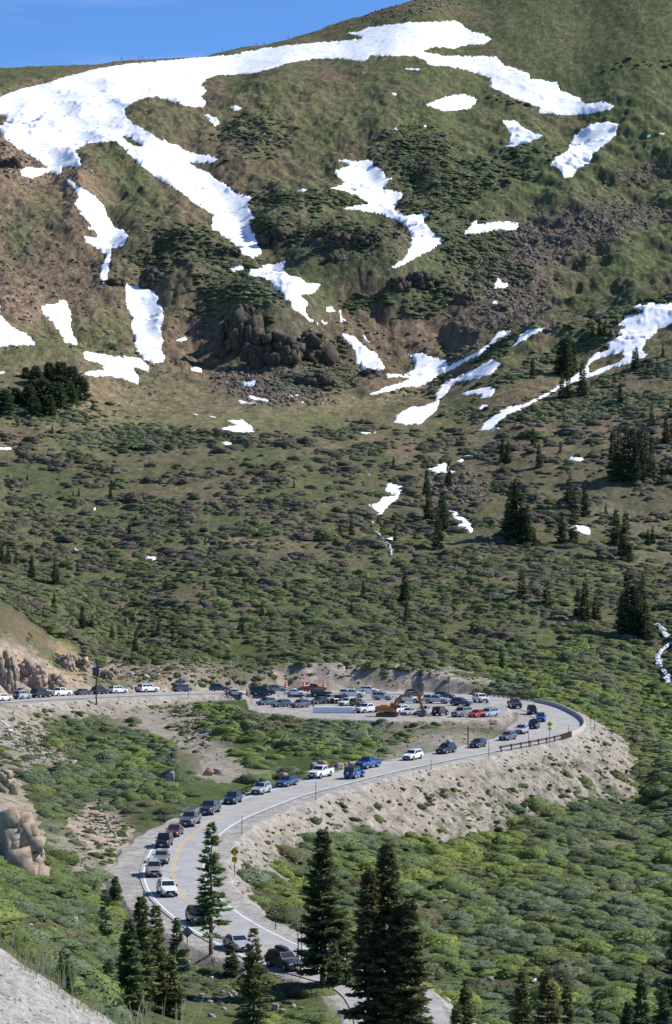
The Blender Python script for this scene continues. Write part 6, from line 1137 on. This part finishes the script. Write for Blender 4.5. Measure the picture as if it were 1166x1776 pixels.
    if 'cap' in extras:
        m_ = MB(); x0, x1 = xrb-.08, -f+.08; wt = hw*.80
        m_.add([(x0, -hw*.94, zdeck), (x0, hw*.94, zdeck), (x1, hw*.94, zdeck), (x1, -hw*.94, zdeck), (x0, -wt, H-.03), (x0, wt, H-.03), (x1+.12, wt, H-.03), (x1+.12, -wt, H-.03)], [(0, 1, 5, 4), (1, 2, 6, 5), (2, 3, 7, 6), (3, 0, 4, 7), (4, 5, 6, 7)])
        q = link('truck_cap', m_.mesh('truck_cap', [P]), e)
        for s in (-1, 1):
            m_ = MB(); m_.add([(x0-.1, s*(hw*.945), zdeck+.08), (x1+.15, s*(hw*.945), zdeck+.08), (x1+.22, s*(wt+.03), H-.13), (x0-.1, s*(wt+.03), H-.13)], [(0, 1, 2, 3) if s < 0 else (3, 2, 1, 0)]); link('cap_window', m_.mesh('cap_window', [M_GLASS]), q)
    if 'ladder' in extras:
        m_ = MB()
        for s in (-1, 1):
            m_.cyl((xt, s*hw*.75, H+.22), (-f+.2, s*hw*.75, H+.22), .035, n=6)
            for x in (xt-.1, xrb-.3, -f+.35): m_.cyl((x, s*hw*.80, zdeck if x < xrb else H-.05), (x, s*hw*.75, H+.22), .035, n=6)
        for k in range(6): x = xt-.1-k*(xt+f-.4)/5; m_.cyl((x, -hw*.75, H+.22), (x, hw*.75, H+.22), .03, n=6)
        q = link('ladder_rack', m_.mesh('ladder_rack', [M_RIM]), e)
    if 'lightbar' in extras:
        m_ = MB(); m_.box((-.25, 0, H+.06), (.28, 1.1, .12)); link('light_bar', m_.mesh('light_bar', [M_HL]), e)
    if 'hatchup' in extras:
        m_ = MB(); m_.box((-f-.35, 0, H+.02), (1.0, W*.8, .07)); q = link('open_tailgate', m_.mesh('open_tailgate', [P]), e)
    if 'bedload' in extras:
        m_ = MB(); m_.box((xrb-.9, 0, .95), (1.5, 1.2, .5)); link('bed_load', m_.mesh('bed_load', [M_TRIM]), e)
    return e
Q = 'cars and trucks in the line winding down the road'
K = 'vehicles stopped on and around the gravel lot'
for a in [
 ('suv',493,1681,(.03,.035,.035),'d','dark suv with a black roof box, last of the line beside the big conifers','box rack'),('sedan',412,1647,SILVER,'d','silver white sedan half hidden by the tall open spruce',''),('suv',343,1602,DGREY,'d','dark grey suv with roof rails behind the tall open spruce','rack'),
 ('suv',290,1553,WHITE,'d','white suv with roof rails alone in the near bend','rack'),('boxsuv',267,1519,TANC,'d','pale tan older boxy suv on the outside of the near bend','rack'),('wagon',280.5,1497,SAGE,'d','sage green wagon tucked behind the pale tan suv',''),('boxsuv',285,1469,BLACK,'d','black boxy suv with a long shadow on the curve',''),
 ('sedan',303,1450,MAROON,'d','maroon sedan on the curve behind the black boxy suv',''),('pickup',330,1432,GREY,'d','grey blue pickup with a ladder rack on the curve','ladder'),('pickup',364,1412,DGREY,'d','dark crew cab pickup between the rack pickup and a dark suv',''),('suv',404,1394,NAVY,'d','dark navy suv ahead of the silver loaded one','rack'),
 ('suv',453,1377,SILVER,'d','silver suv with dark luggage on its roof','rack gear'),('wagon',498,1364,(.035,.07,.17),'d','blue wagon between the silver suv and the white pickup','rack'),('pickup',556,1349,WHITE,'d','white pickup with people riding in its bed',''),('jeep',615,1350,BRIGHTB,'u','bright blue off-roader with black hardtop driving the other way','softtop spare'),
 ('pickup',638,1333,BLUE,'d','deep blue pickup facing down the line of cars',''),('suv',716,1318,WHITE,'d','white compact suv alone on the straight after the blue pickup',''),('suv',774,1307,(.025,.028,.04),'d','black suv with a pile of gear on its roof','rack gear light'),('hatch',829,1297,(.02,.024,.035),'d','black hatchback below the gravel pit',''),
 ('wagon',881,1284,GREY,'d','grey wagon at the start of the hairpin','rack'),('suv',905,1273,SILVER,'d','silver suv inside the hairpin in front of a black one','rack'),('suv',926,1264,BLACK,'d','black suv with small luggage inside the hairpin','gear light'),('suv',938,1252,(.015,.09,.32),'d','blue suv in the tightest part of the hairpin','rack'),
 ('boxsuv',923,1239,BLACK,'d','tall black suv seen front on at the top of the hairpin',''),('pickup',893,1228,DGREY,'d','dark pickup with a long shadow at the top of the hairpin',''),('pickup',834,1218,WHITE,'d','white pickup with a cap on its bed entering the hairpin','cap'),
 ('suv',316,1200,(.045,.055,.085),'d','dark blue grey suv alone on the far upper road','rack'),('bigsuv',257,1200.5,WHITE,'d','long white suv on the upper road','rack'),('suv',205,1202.5,WHITE,'d','white crossover right of the solar post','rack'),('suv',174,1204,BLACK,'d','black suv with roof box passing behind the solar post','box rack'),
 ('sedan',145,1206,(.05,.055,.075),'d','dark sedan left of the solar post',''),('pickup',105,1207.5,WHITE,'d','white pickup on the upper road at the left',''),('bigsuv',72,1210.5,BLACK,'d','big black suv on the upper road at the left','rack'),('boxsuv',39,1213,SILVER,'d','silver suv with a spare wheel and roof load near the left edge','spare gear'),('wagon',5,1216.5,WHITE,'d','white car cut off by the left edge','')]:
    vehicle(a[0], a[1], a[2], a[3], a[4], a[5], a[6], Q)
for a in [
 ('suv',381,1199,(.035,.05,.10),-4,'dark blue suv on the far lane above the parked group','rack'),('sedan',408,1206,WHITE,-8,'white sedan behind the standing people',''),('bigsuv',457,1206,(.014,.016,.022),-6,'black suv with its tailgate open','hatchup rack'),('wagon',481,1199.5,(.26,.29,.34),-8,'silver blue wagon behind the black open suv','rack'),
 ('sedan',513,1206,WHITE,-12,'white patrol sedan with a light bar on its roof','lightbar'),('pickup',545,1200,RED,-6,'red pickup on the far lane between two drums',''),('jeep',558,1208,BLACK,-10,'black off-roader with a grey roof in front of the red pickup','spare'),('pickup',612,1209.5,WHITE,-14,'white pickup with a dark bed cover left of the raised arm','cap'),
 ('suv',641,1202.5,WHITE,-16,'white suv on the far lane above the excavator',''),('boxsuv',664,1214,SILVER,-22,'silver suv directly behind the excavator boom','rack'),('pickup',710,1219,WHITE,-22,'white pickup seen under the excavator boom',''),('hatch',719,1206.5,BLACK,-25,'small black car on the far lane right of the boom',''),
 ('pickup',758,1220,SILVER,-24,'silver pickup with a cap behind the black off-roader','cap'),('wagon',771,1211,(.03,.045,.055),-28,'dark teal wagon on the far lane',''),('suv',800,1224,(.022,.032,.05),-32,'dark navy suv behind the silver suv of the front row','rack'),
 ('wagon',462,1222.5,GREENW,-132,'green wagon with a grey roof box, first of the front row','box greybox'),('wagon',488,1226,(.085,.13,.125),-135,'plain green wagon, second of the front row','rack'),('suv',521,1227,GREY,-132,'grey suv with roof load, third of the front row','gear light'),
 ('wagon',553,1221,(.035,.05,.05),-130,'dark green car behind the left end of the white barrier stack',''),('pickup',573,1219,SILVER,-130,'silver truck cab behind the middle of the white barrier stack',''),('jeep',588,1220,(.12,.12,.11),-130,'small dark off-roader behind the white barrier stack','softtop'),('suv',603,1224,WHITE,-125,'white suv behind the right end of the white barrier stack',''),('boxsuv',621,1226,(.03,.045,.06),-60,'dark blue suv between the white suv and the white pickup',''),
 ('pickup',637,1236,WHITE,-135,'white pickup touching the back of the excavator',''),('suv',693,1237,WHITE,-125,'white suv framed by the excavator arm','rack'),('sedan',709,1240,(.55,.56,.57),-118,'pale sedan right behind the excavator bucket',''),('pickup',737,1240,SILVER,-112,'silver pickup seen nose on right of the bucket',''),
 ('jeep',764,1241,BLACK,62,'black off-roader seen from behind in the front row','spare softtop'),('bigsuv',801,1243,LGREY,-125,'large grey suv left of the small red car','rack'),('hatch',827,1244,ORED,-118,'small bright red hatchback',''),('minivan',848,1243,(.40,.43,.47),-125,'silver blue minivan at the right end of the front row','rack')]:
    vehicle(a[0], a[1], a[2], a[3], a[4], a[5], a[6], K)

# ------------------------------------------------------------------ excavator
M_EXC = flat_mat('excavator yellow', (.36, .145, .03), .55, .4); M_TRK = flat_mat('track steel', (.07, .06, .05), .8, .3); M_BKT = flat_mat('bucket steel', (.14, .10, .075), .7, .3)
g = gp(688, 1243, 150); k = FPX/g[1]; e = empty('excavator', g, 'orange tracked excavator with its bucket on the ground among the parked cars', 'excavator', None, math.radians(-9)); e.scale = (.88, .88, .88)
for s in (-1, 1):
    m_ = MB(); r_ = .46; n_ = 10; o_ = [(-4.1+math.cos(t_)*r_, .46+math.sin(t_)*r_) for t_ in np.linspace(math.pi/2, 3*math.pi/2, n_)]+[(-.2+math.cos(t_)*r_, .46+math.sin(t_)*r_) for t_ in np.linspace(-math.pi/2, math.pi/2, n_)]
    m_.prism(o_, s*1.25-.3, s*1.25+.3); q = link('track', m_.mesh('track', [M_TRK]), e)
    m_ = MB()
    for x in (-4.1, -.2): m_.cyl((x, s*1.25-.32, .46), (x, s*1.25+.32, .46), .30, n=12)
    for x in np.linspace(-3.4, -.9, 6): m_.cyl((x, s*1.25-.31, .26), (x, s*1.25+.31, .26), .15, n=8)
    link('track_roller', m_.mesh('track_roller', [M_BKT]), q)
m_ = MB(); m_.cyl((-2.2, 0, .7), (-2.2, 0, 1.1), .7, n=16); m_.box((-2.15, 0, .62), (2.2, 1.9, .4)); link('undercarriage', m_.mesh('undercarriage', [M_TRK]), e)
m_ = MB(); m_.prism([(-4.6, 1.15), (-4.75, 1.5), (-4.7, 2.25), (-4.3, 2.45), (-1.2, 2.3), (-.6, 2.1), (-.5, 1.15)], -1.3, 1.3); m_.box((-2.8, .2, 2.5), (1.6, 1.4, .25)); link('housing', m_.mesh('housing', [M_EXC]), e)
m_ = MB(); m_.prism([(-1.6, 1.2), (-.15, 1.2), (-.02, 1.9), (-.35, 2.95), (-1.5, 3.0)], .45, 1.32); cb = link('cab', m_.mesh('cab', [M_EXC]), e)
m_ = MB(); m_.prism([(-1.4, 1.95), (-.25, 1.95), (-.5, 2.85), (-1.4, 2.88)], 1.33, 1.35); link('cab_window', m_.mesh('cab_window', [M_GLASS]), cb); m_ = MB(); m_.add([(.0, .5, 1.9), (.0, 1.27, 1.9), (-.31, 1.27, 2.9), (-.31, .5, 2.9)], [(0, 1, 2, 3)]); link('cab_window', m_.mesh('cab_window', [M_GLASS]), cb)
m_ = MB(); m_.prism([(-.9, 1.9), (-.3, 1.9), (.1, 3.2), (1.3, 4.35), (2.6, 4.75), (4.9, 5.0), (4.95, 5.35), (2.4, 5.35), (.9, 4.95), (-.35, 3.75)], -.28, .28); bm_ = link('boom', m_.mesh('boom', [M_EXC]), e)
m_ = MB(); m_.prism([(4.5, 5.9), (5.05, 5.95), (5.5, 5.0), (6.15, 1.9), (5.85, 1.75), (5.1, 3.3), (4.7, 4.8)], -.2, .2); link('stick', m_.mesh('stick', [M_EXC]), e)
m_ = MB(); m_.cyl((2.0, 0, 5.5), (3.6, 0, 5.75), .13, n=10); m_.cyl((3.6, 0, 5.75), (4.7, 0, 5.85), .07, n=8); link('hydraulic_cylinder', m_.mesh('hydraulic_cylinder', [M_CHROME]), e)
for s in (-1, 1): m_ = MB(); m_.cyl((-.4, s*.38, 1.7), (.6, s*.38, 3.2), .12, n=10); m_.cyl((.6, s*.38, 3.2), (1.1, s*.38, 4.0), .07, n=8); link('hydraulic_cylinder', m_.mesh('hydraulic_cylinder', [M_TRK]), e)
m_ = MB(); m_.prism([(5.75, 1.95), (6.3, 1.95), (6.75, 1.3), (6.7, .35), (6.0, -.05), (5.1, .1), (4.75, .55), (5.3, .65), (5.5, 1.1)], -.65, .65); bk_ = link('bucket', m_.mesh('bucket', [M_BKT]), e)
m_ = MB()
for y in np.linspace(-.55, .55, 5): m_.box((4.72, y, .5), (.3, .12, .1))
link('bucket_teeth', m_.mesh('bucket_teeth', [M_CHROME]), bk_)
# stack of white barriers
M_WBAR = flat_mat('white barrier plastic', (.76, .77, .78), .5, .4)
g0 = gp(578, 1236.5, 150); e = empty('barrier_stack', g0, 'long white stack of barrier sections lying on the gravel in front of the parked cars', 'barriers', None, math.radians(-4))
for lay_ in (0, 1):
    for row in (0, 1):
        for q in range(3):
            m_ = MB(); L_ = 2.75; prof_ = [(-.28, 0), (-.28, .12), (-.22, .45), (-.12, .56), (.12, .56), (.22, .45), (.28, .12), (.28, 0)]
            V = [(x, y, z) for x in (-L_/2+.03, L_/2-.03) for y, z in prof_]; F = [tuple(range(8)), tuple(range(15, 7, -1))]+[(k_, 8+k_, 8+(k_+1) % 8, (k_+1) % 8)[::-1] for k_ in range(8)]; m_.add(V, F)
            link('barrier_section', m_.mesh('barrier_section', [M_WBAR]), e, loc=((q-1)*L_+(.0 if not row else .25), row*.7-.3, +.08+lay_*.66))
m_ = MB()
for x in (-3.4, -1.2, 1.2, 3.4): m_.box((x, 0, .04), (.14, 1.5, .1)); 
link('pallet_beams', m_.mesh('pallet_beams', [M_GREYWOOD]), e)

# ------------------------------------------------------------------ people
M_SKIN = flat_mat('skin', (.42, .27, .19), .7, .3)
_pm = {}
def cloth(c):
    if c not in _pm: _pm[c] = flat_mat('cloth', c, .9, .1)
    return _pm[c]
def skin_obj(name, verts, edges, radii, m_, parent, sub=1):
    me = bpy.data.meshes.new(name); me.from_pydata(verts, edges, []); me.materials.append(m_); o = link(name, me, parent)
    md = o.modifiers.new('skin', 'SKIN'); md.use_smooth_shade = True
    for k_, r_ in enumerate(radii): me.skin_vertices[0].data[k_].radius = (r_, r_)
    me.skin_vertices[0].data[0].use_root = True
    sb = o.modifiers.new('sub', 'SUBSURF'); sb.levels = sb.render_levels = sub; return o
def person(loc, rz, shirt, trousers, hair, label, pose='stand', scale=1.0, shorts=False, group=None):
    e = empty('person', loc, label, 'person', group, rz); e.scale = (scale,)*3
    if pose == 'sit': hip = .42; knee = [(.42, .10, .44), (.42, -.10, .44)]; foot = [(.46, .11, .06), (.46, -.11, .06)]; toe = [(.66, .12, .04), (.66, -.12, .04)]
    elif pose == 'walk': hip = .95; knee = [(.14, .10, .50), (-.06, -.10, .50)]; foot = [(.12, .11, .07), (-.28, -.11, .10)]; toe = [(.32, .12, .04), (-.10, -.12, .04)]
    else: hip = .95; knee = [(.03, .11, .50), (.0, -.11, .50)]; foot = [(0, .13, .08), (-.03, -.13, .08)]; toe = [(.2, .15, .04), (.17, -.15, .04)]
    t_ = hip; bend = .0 if pose != 'lean' else .25
    arm = [(.08, .26, t_+.26), (.10, -.26, t_+.26)]; hand = [(.22, .24, t_+.04), (.28, -.20, t_+.08)]
    V = [(0, 0, t_), (.0, 0, t_+.25), (bend, 0, t_+.46), (bend, 0, t_+.56), (bend+.02, 0, t_+.66), (bend+.02, 0, t_+.76)]; E = [(0, 1), (1, 2), (2, 3), (3, 4), (4, 5)]; R_ = [.14, .13, .13, .055, .085, .075]
    for s in (0, 1):
        b_ = len(V); sy = 1 if s == 0 else -1; V += [(0, sy*.10, t_-.04), knee[s], foot[s], toe[s], (bend, sy*.18, t_+.46), (arm[s][0]+bend, arm[s][1], arm[s][2]), (hand[s][0]+bend, hand[s][1], hand[s][2]), (hand[s][0]+bend+.07, hand[s][1], hand[s][2]-.04)]
        E += [(0, b_), (b_, b_+1), (b_+1, b_+2), (b_+2, b_+3), (2, b_+4), (b_+4, b_+5), (b_+5, b_+6), (b_+6, b_+7)]; R_ += [.095, .062, .042, .038, .065, .045, .035, .03]
        for k_ in range(4):    # fingers
            E.append((b_+7, len(V))); V.append((hand[s][0]+bend+.14-.01*k_, hand[s][1]+(k_-1.5)*.018, hand[s][2]-.08)); R_.append(.009)
        E.append((b_+6, len(V))); V.append((hand[s][0]+bend+.06, hand[s][1]-sy*.05, hand[s][2]-.02)); R_.append(.010)
    skin_obj('body', V, E, R_, M_SKIN, e)
    V2 = [(0, 0, t_-.02), (0, 0, t_+.25), (bend, 0, t_+.47)]; E2 = [(0, 1), (1, 2)]; R2 = [.155, .15, .15]
    for s in (0, 1):
        sy = 1 if s == 0 else -1; b_ = len(V2); V2 += [(bend, sy*.185, t_+.46), (arm[s][0]+bend, arm[s][1], arm[s][2]+.02)]; E2 += [(2, b_), (b_, b_+1)]; R2 += [.085, .062]
    skin_obj('shirt', V2, E2, R2, cloth(shirt), e)
    V3 = [(0, 0, t_+.02)]; E3 = []; R3 = [.16]
    for s in (0, 1):
        sy = 1 if s == 0 else -1; b_ = len(V3); V3 += [(0, sy*.10, t_-.05), knee[s]]; E3 += [(0, b_), (b_, b_+1)]; R3 += [.115, .08]
        if not shorts: E3.append((b_+1, len(V3))); V3.append((foot[s][0], foot[s][1], foot[s][2]+.06)); R3.append(.062)
    skin_obj('trousers', V3, E3, R3, cloth(trousers), e)
    m_ = MB(); V, F = ICO[2]; V = V[V[:, 2] > -9]; m_.add(V*np.array([.105, .092, .075])+np.array([bend-.012, 0, t_+.80]), F); link('hair', m_.mesh('hair', [cloth(hair)], True), e)
    return e
DK = (.02, .02, .022); BR = (.06, .035, .02)
PG = 'people standing by the parked cars'
for (u, v, rz, sh, tr, hr, lb, ps, st) in [
 (393,1209,-1.2,(.03,.03,.035),(.025,.025,.03),DK,'person in dark clothes standing over the fallen white bicycle','stand',False),(399,1208,2.4,(.03,.035,.05),(.03,.03,.04),DK,'person in dark top close behind the one by the bicycle','stand',False),
 (402,1212,.4,(.20,.20,.32),(.03,.03,.035),DK,'bare legged person in a lilac top and dark shorts by the white sedan','stand',True),(415.5,1213,3.0,(.10,.16,.20),(.03,.03,.04),BR,'person in a pale blue grey top standing in front of the white sedan wheel','stand',False),
 (428.5,1208,.5,(.14,.14,.13),(.10,.10,.10),DK,'person in grey standing between the white sedan and the black suv','stand',False),(434,1209,3.2,(.03,.025,.03),(.03,.03,.035),DK,'person in black leaning into the tailgate of the black suv','lean',False),
 (543.5,1232,.2,(.16,.02,.035),(.06,.02,.03),BR,'person in maroon at the left end of the white barrier stack','stand',False)]:
    g = gp(u, v, 150); person(g, rz, sh, tr, hr, lb, ps, 1.0, st, PG)
g = gp(556, 1349, 150)
for dx, dy, sh, lb in ((.62, .10, (.65, .65, .68), 'person in a white shirt sitting in the bed of the white pickup'), (1.0, .55, (.05, .05, .06), 'person in black sitting in the bed of the white pickup')):
    pu_ = [o for o in bpy.data.objects if o.get('label') == 'white pickup with people riding in its bed'][0]; a = pu_.rotation_euler[2]; x, y = -1.35-dx, -.25+dy
    person((pu_.location.x+math.cos(a)*x-math.sin(a)*y, pu_.location.y+math.sin(a)*x+math.cos(a)*y, pu_.location.z+.78), a+1.2, sh, (.04, .05, .08), DK, lb, 'sit', 1.0, False, 'people riding in the pickup bed')
for k_, (u, w) in enumerate([(211.5,'dark hiker on the snow crest, first from the left'),(241,'dark hiker on the snow crest, left of a close pair'),(246,'dark hiker on the snow crest, right of a close pair'),(387,'hiker on the crest right of the pair'),(445,'hiker on the crest, left of two farther right'),(459,'hiker on the crest, right of two farther right'),(500,'hiker on the crest farthest to the right')]):
    j = int((u-ucol[0])/(ucol[1]-ucol[0])); i_ = int(np.argmin(np.where(YG[:, j] > 1300, PV[:, j], 1e9))); g = (XG[i_, j], YG[i_, j], ZG[i_, j]+.1)
    person(g, (u % 6), ((.03, .04, .08), (.05, .03, .03), (.03, .03, .03))[k_ % 3], DK, DK, w, 'walk' if k_ % 2 else 'stand', 1.1, False, 'tiny hikers along the crest')
# bicycle lying by the people: frame and two wheels
g = gp(385, 1211, 150); e = empty('bicycle', g, 'white and dark bicycle lying on the ground beside the standing people', 'bicycle', None, .3); e.rotation_euler = (1.15, 0, .2)
for x in (-.52, .52):
    m_ = MB(); n_ = 16
    for q in range(n_):
        a0, a1 = 2*math.pi*q/n_, 2*math.pi*(q+1)/n_; m_.cyl((x+.34*math.cos(a0), 0, .34+.34*math.sin(a0)), (x+.34*math.cos(a1), 0, .34+.34*math.sin(a1)), .022, n=5, cap=False)
    for q in range(0, n_, 2): a0 = 2*math.pi*q/n_; m_.cyl((x, 0, .34), (x+.33*math.cos(a0), 0, .34+.33*math.sin(a0)), .004, n=3, cap=False)
    link('wheel', m_.mesh('wheel', [M_TYRE]), e)
m_ = MB()
for p, q in (((-.52, 0, .34), (-.18, 0, .80)), ((-.18, 0, .80), (.36, 0, .80)), ((.36, 0, .80), (-.08, 0, .30)), ((-.08, 0, .30), (-.52, 0, .34)), ((-.08, 0, .30), (-.20, 0, .92)), ((.34, 0, .92), (.52, 0, .34))): m_.cyl(p, q, .022, n=6)
link('frame', m_.mesh('frame', [M_WBAR]), e); m_ = MB(); m_.cyl((.34, -.25, .95), (.34, .25, .95), .015, n=6); link('handlebar', m_.mesh('handlebar', [M_TRIM]), e); m_ = MB(); m_.box((-.22, 0, .95), (.26, .13, .05)); link('saddle', m_.mesh('saddle', [M_TRIM]), e)

# ------------------------------------------------------------------ grass on the near bank and tufts
M_GRASS = veg_mat('grass blades', .7, .3, .2, 6)
def tufts(name, label, pts, nb_, hmin, hmax, wid, cols, rng, spread=.1):
    V = []; Cc = []
    for (x, y, z) in pts:
        for _ in range(nb_):
            a = rng.uniform(0, 6.28); l = rng.uniform(hmin, hmax); bx_, by_ = x+rng.normal(0, spread), y+rng.normal(0, spread); bend = rng.uniform(.1, .5)*l; c = np.array(cols[rng.integers(len(cols))])*rng.uniform(.8, 1.25)
            p0 = np.array([bx_, by_, z-.02]); p1 = p0+np.array([math.cos(a)*bend*.35, math.sin(a)*bend*.35, l*.55]); p2 = p0+np.array([math.cos(a)*bend, math.sin(a)*bend, l*.95]); w = wid*rng.uniform(.6, 1.3)
            V += [p0-[w, 0, 0], p0+[w, 0, 0], p1-[w*.7, 0, 0], p1-[w*.7, 0, 0], p0+[w, 0, 0], p1+[w*.7, 0, 0], p1-[w*.7, 0, 0], p1+[w*.7, 0, 0], p2]; Cc += [c]*9
    V = np.array(V); link(name, np_mesh(name, V, np.arange(len(V)).reshape(-1, 3), [M_GRASS], False, np.array(Cc)), label=label, cat='grass', kind='stuff')
pts = []; rr = np.random.default_rng(5)
for k_ in range(150):
    u = rr.uniform(-40, 330)*1.0; y = rr.uniform(25.0, 26.4); x = (u-583)/4500*y; z = float(grid_at(x, y)); pts.append((x, y, z))
tufts('edge_grass', 'green and straw grass along the brow of the gravel bank', pts, 11, .05, .20, .003, [(.24, .32, .09), (.50, .43, .26), (.28, .34, .12), (.56, .50, .34)], rr, .07)
pts = []
for u, v in [(60,1620),(80,1640),(100,1650),(140,1700),(155,1690),(180,1720),(20,1600),(5,1600),(40,1625)]: 
    y = rr.uniform(25.4, 26.2); x = (u-583)/4500*y; pts.append((x, y, float(grid_at(x, y))))
tufts('tall_grass', 'tall pale grass stems at the brow of the gravel bank', pts*3, 7, .25, .55, .004, [(.42, .36, .22), (.50, .45, .30), (.25, .30, .10)], rr, .12)
pts = []
for u in (236,250,263,285,310,318,330,345,230,262):
    y = rr.uniform(22, 24); x = (u-583)/4500*y; pts.append((x, y, -.1835*y))
tufts('straw_stems', 'out of focus straw stems rising at the bottom edge', pts, 2, .22, .46, .005, [(.52, .46, .30), (.46, .42, .26)], rr, .01)
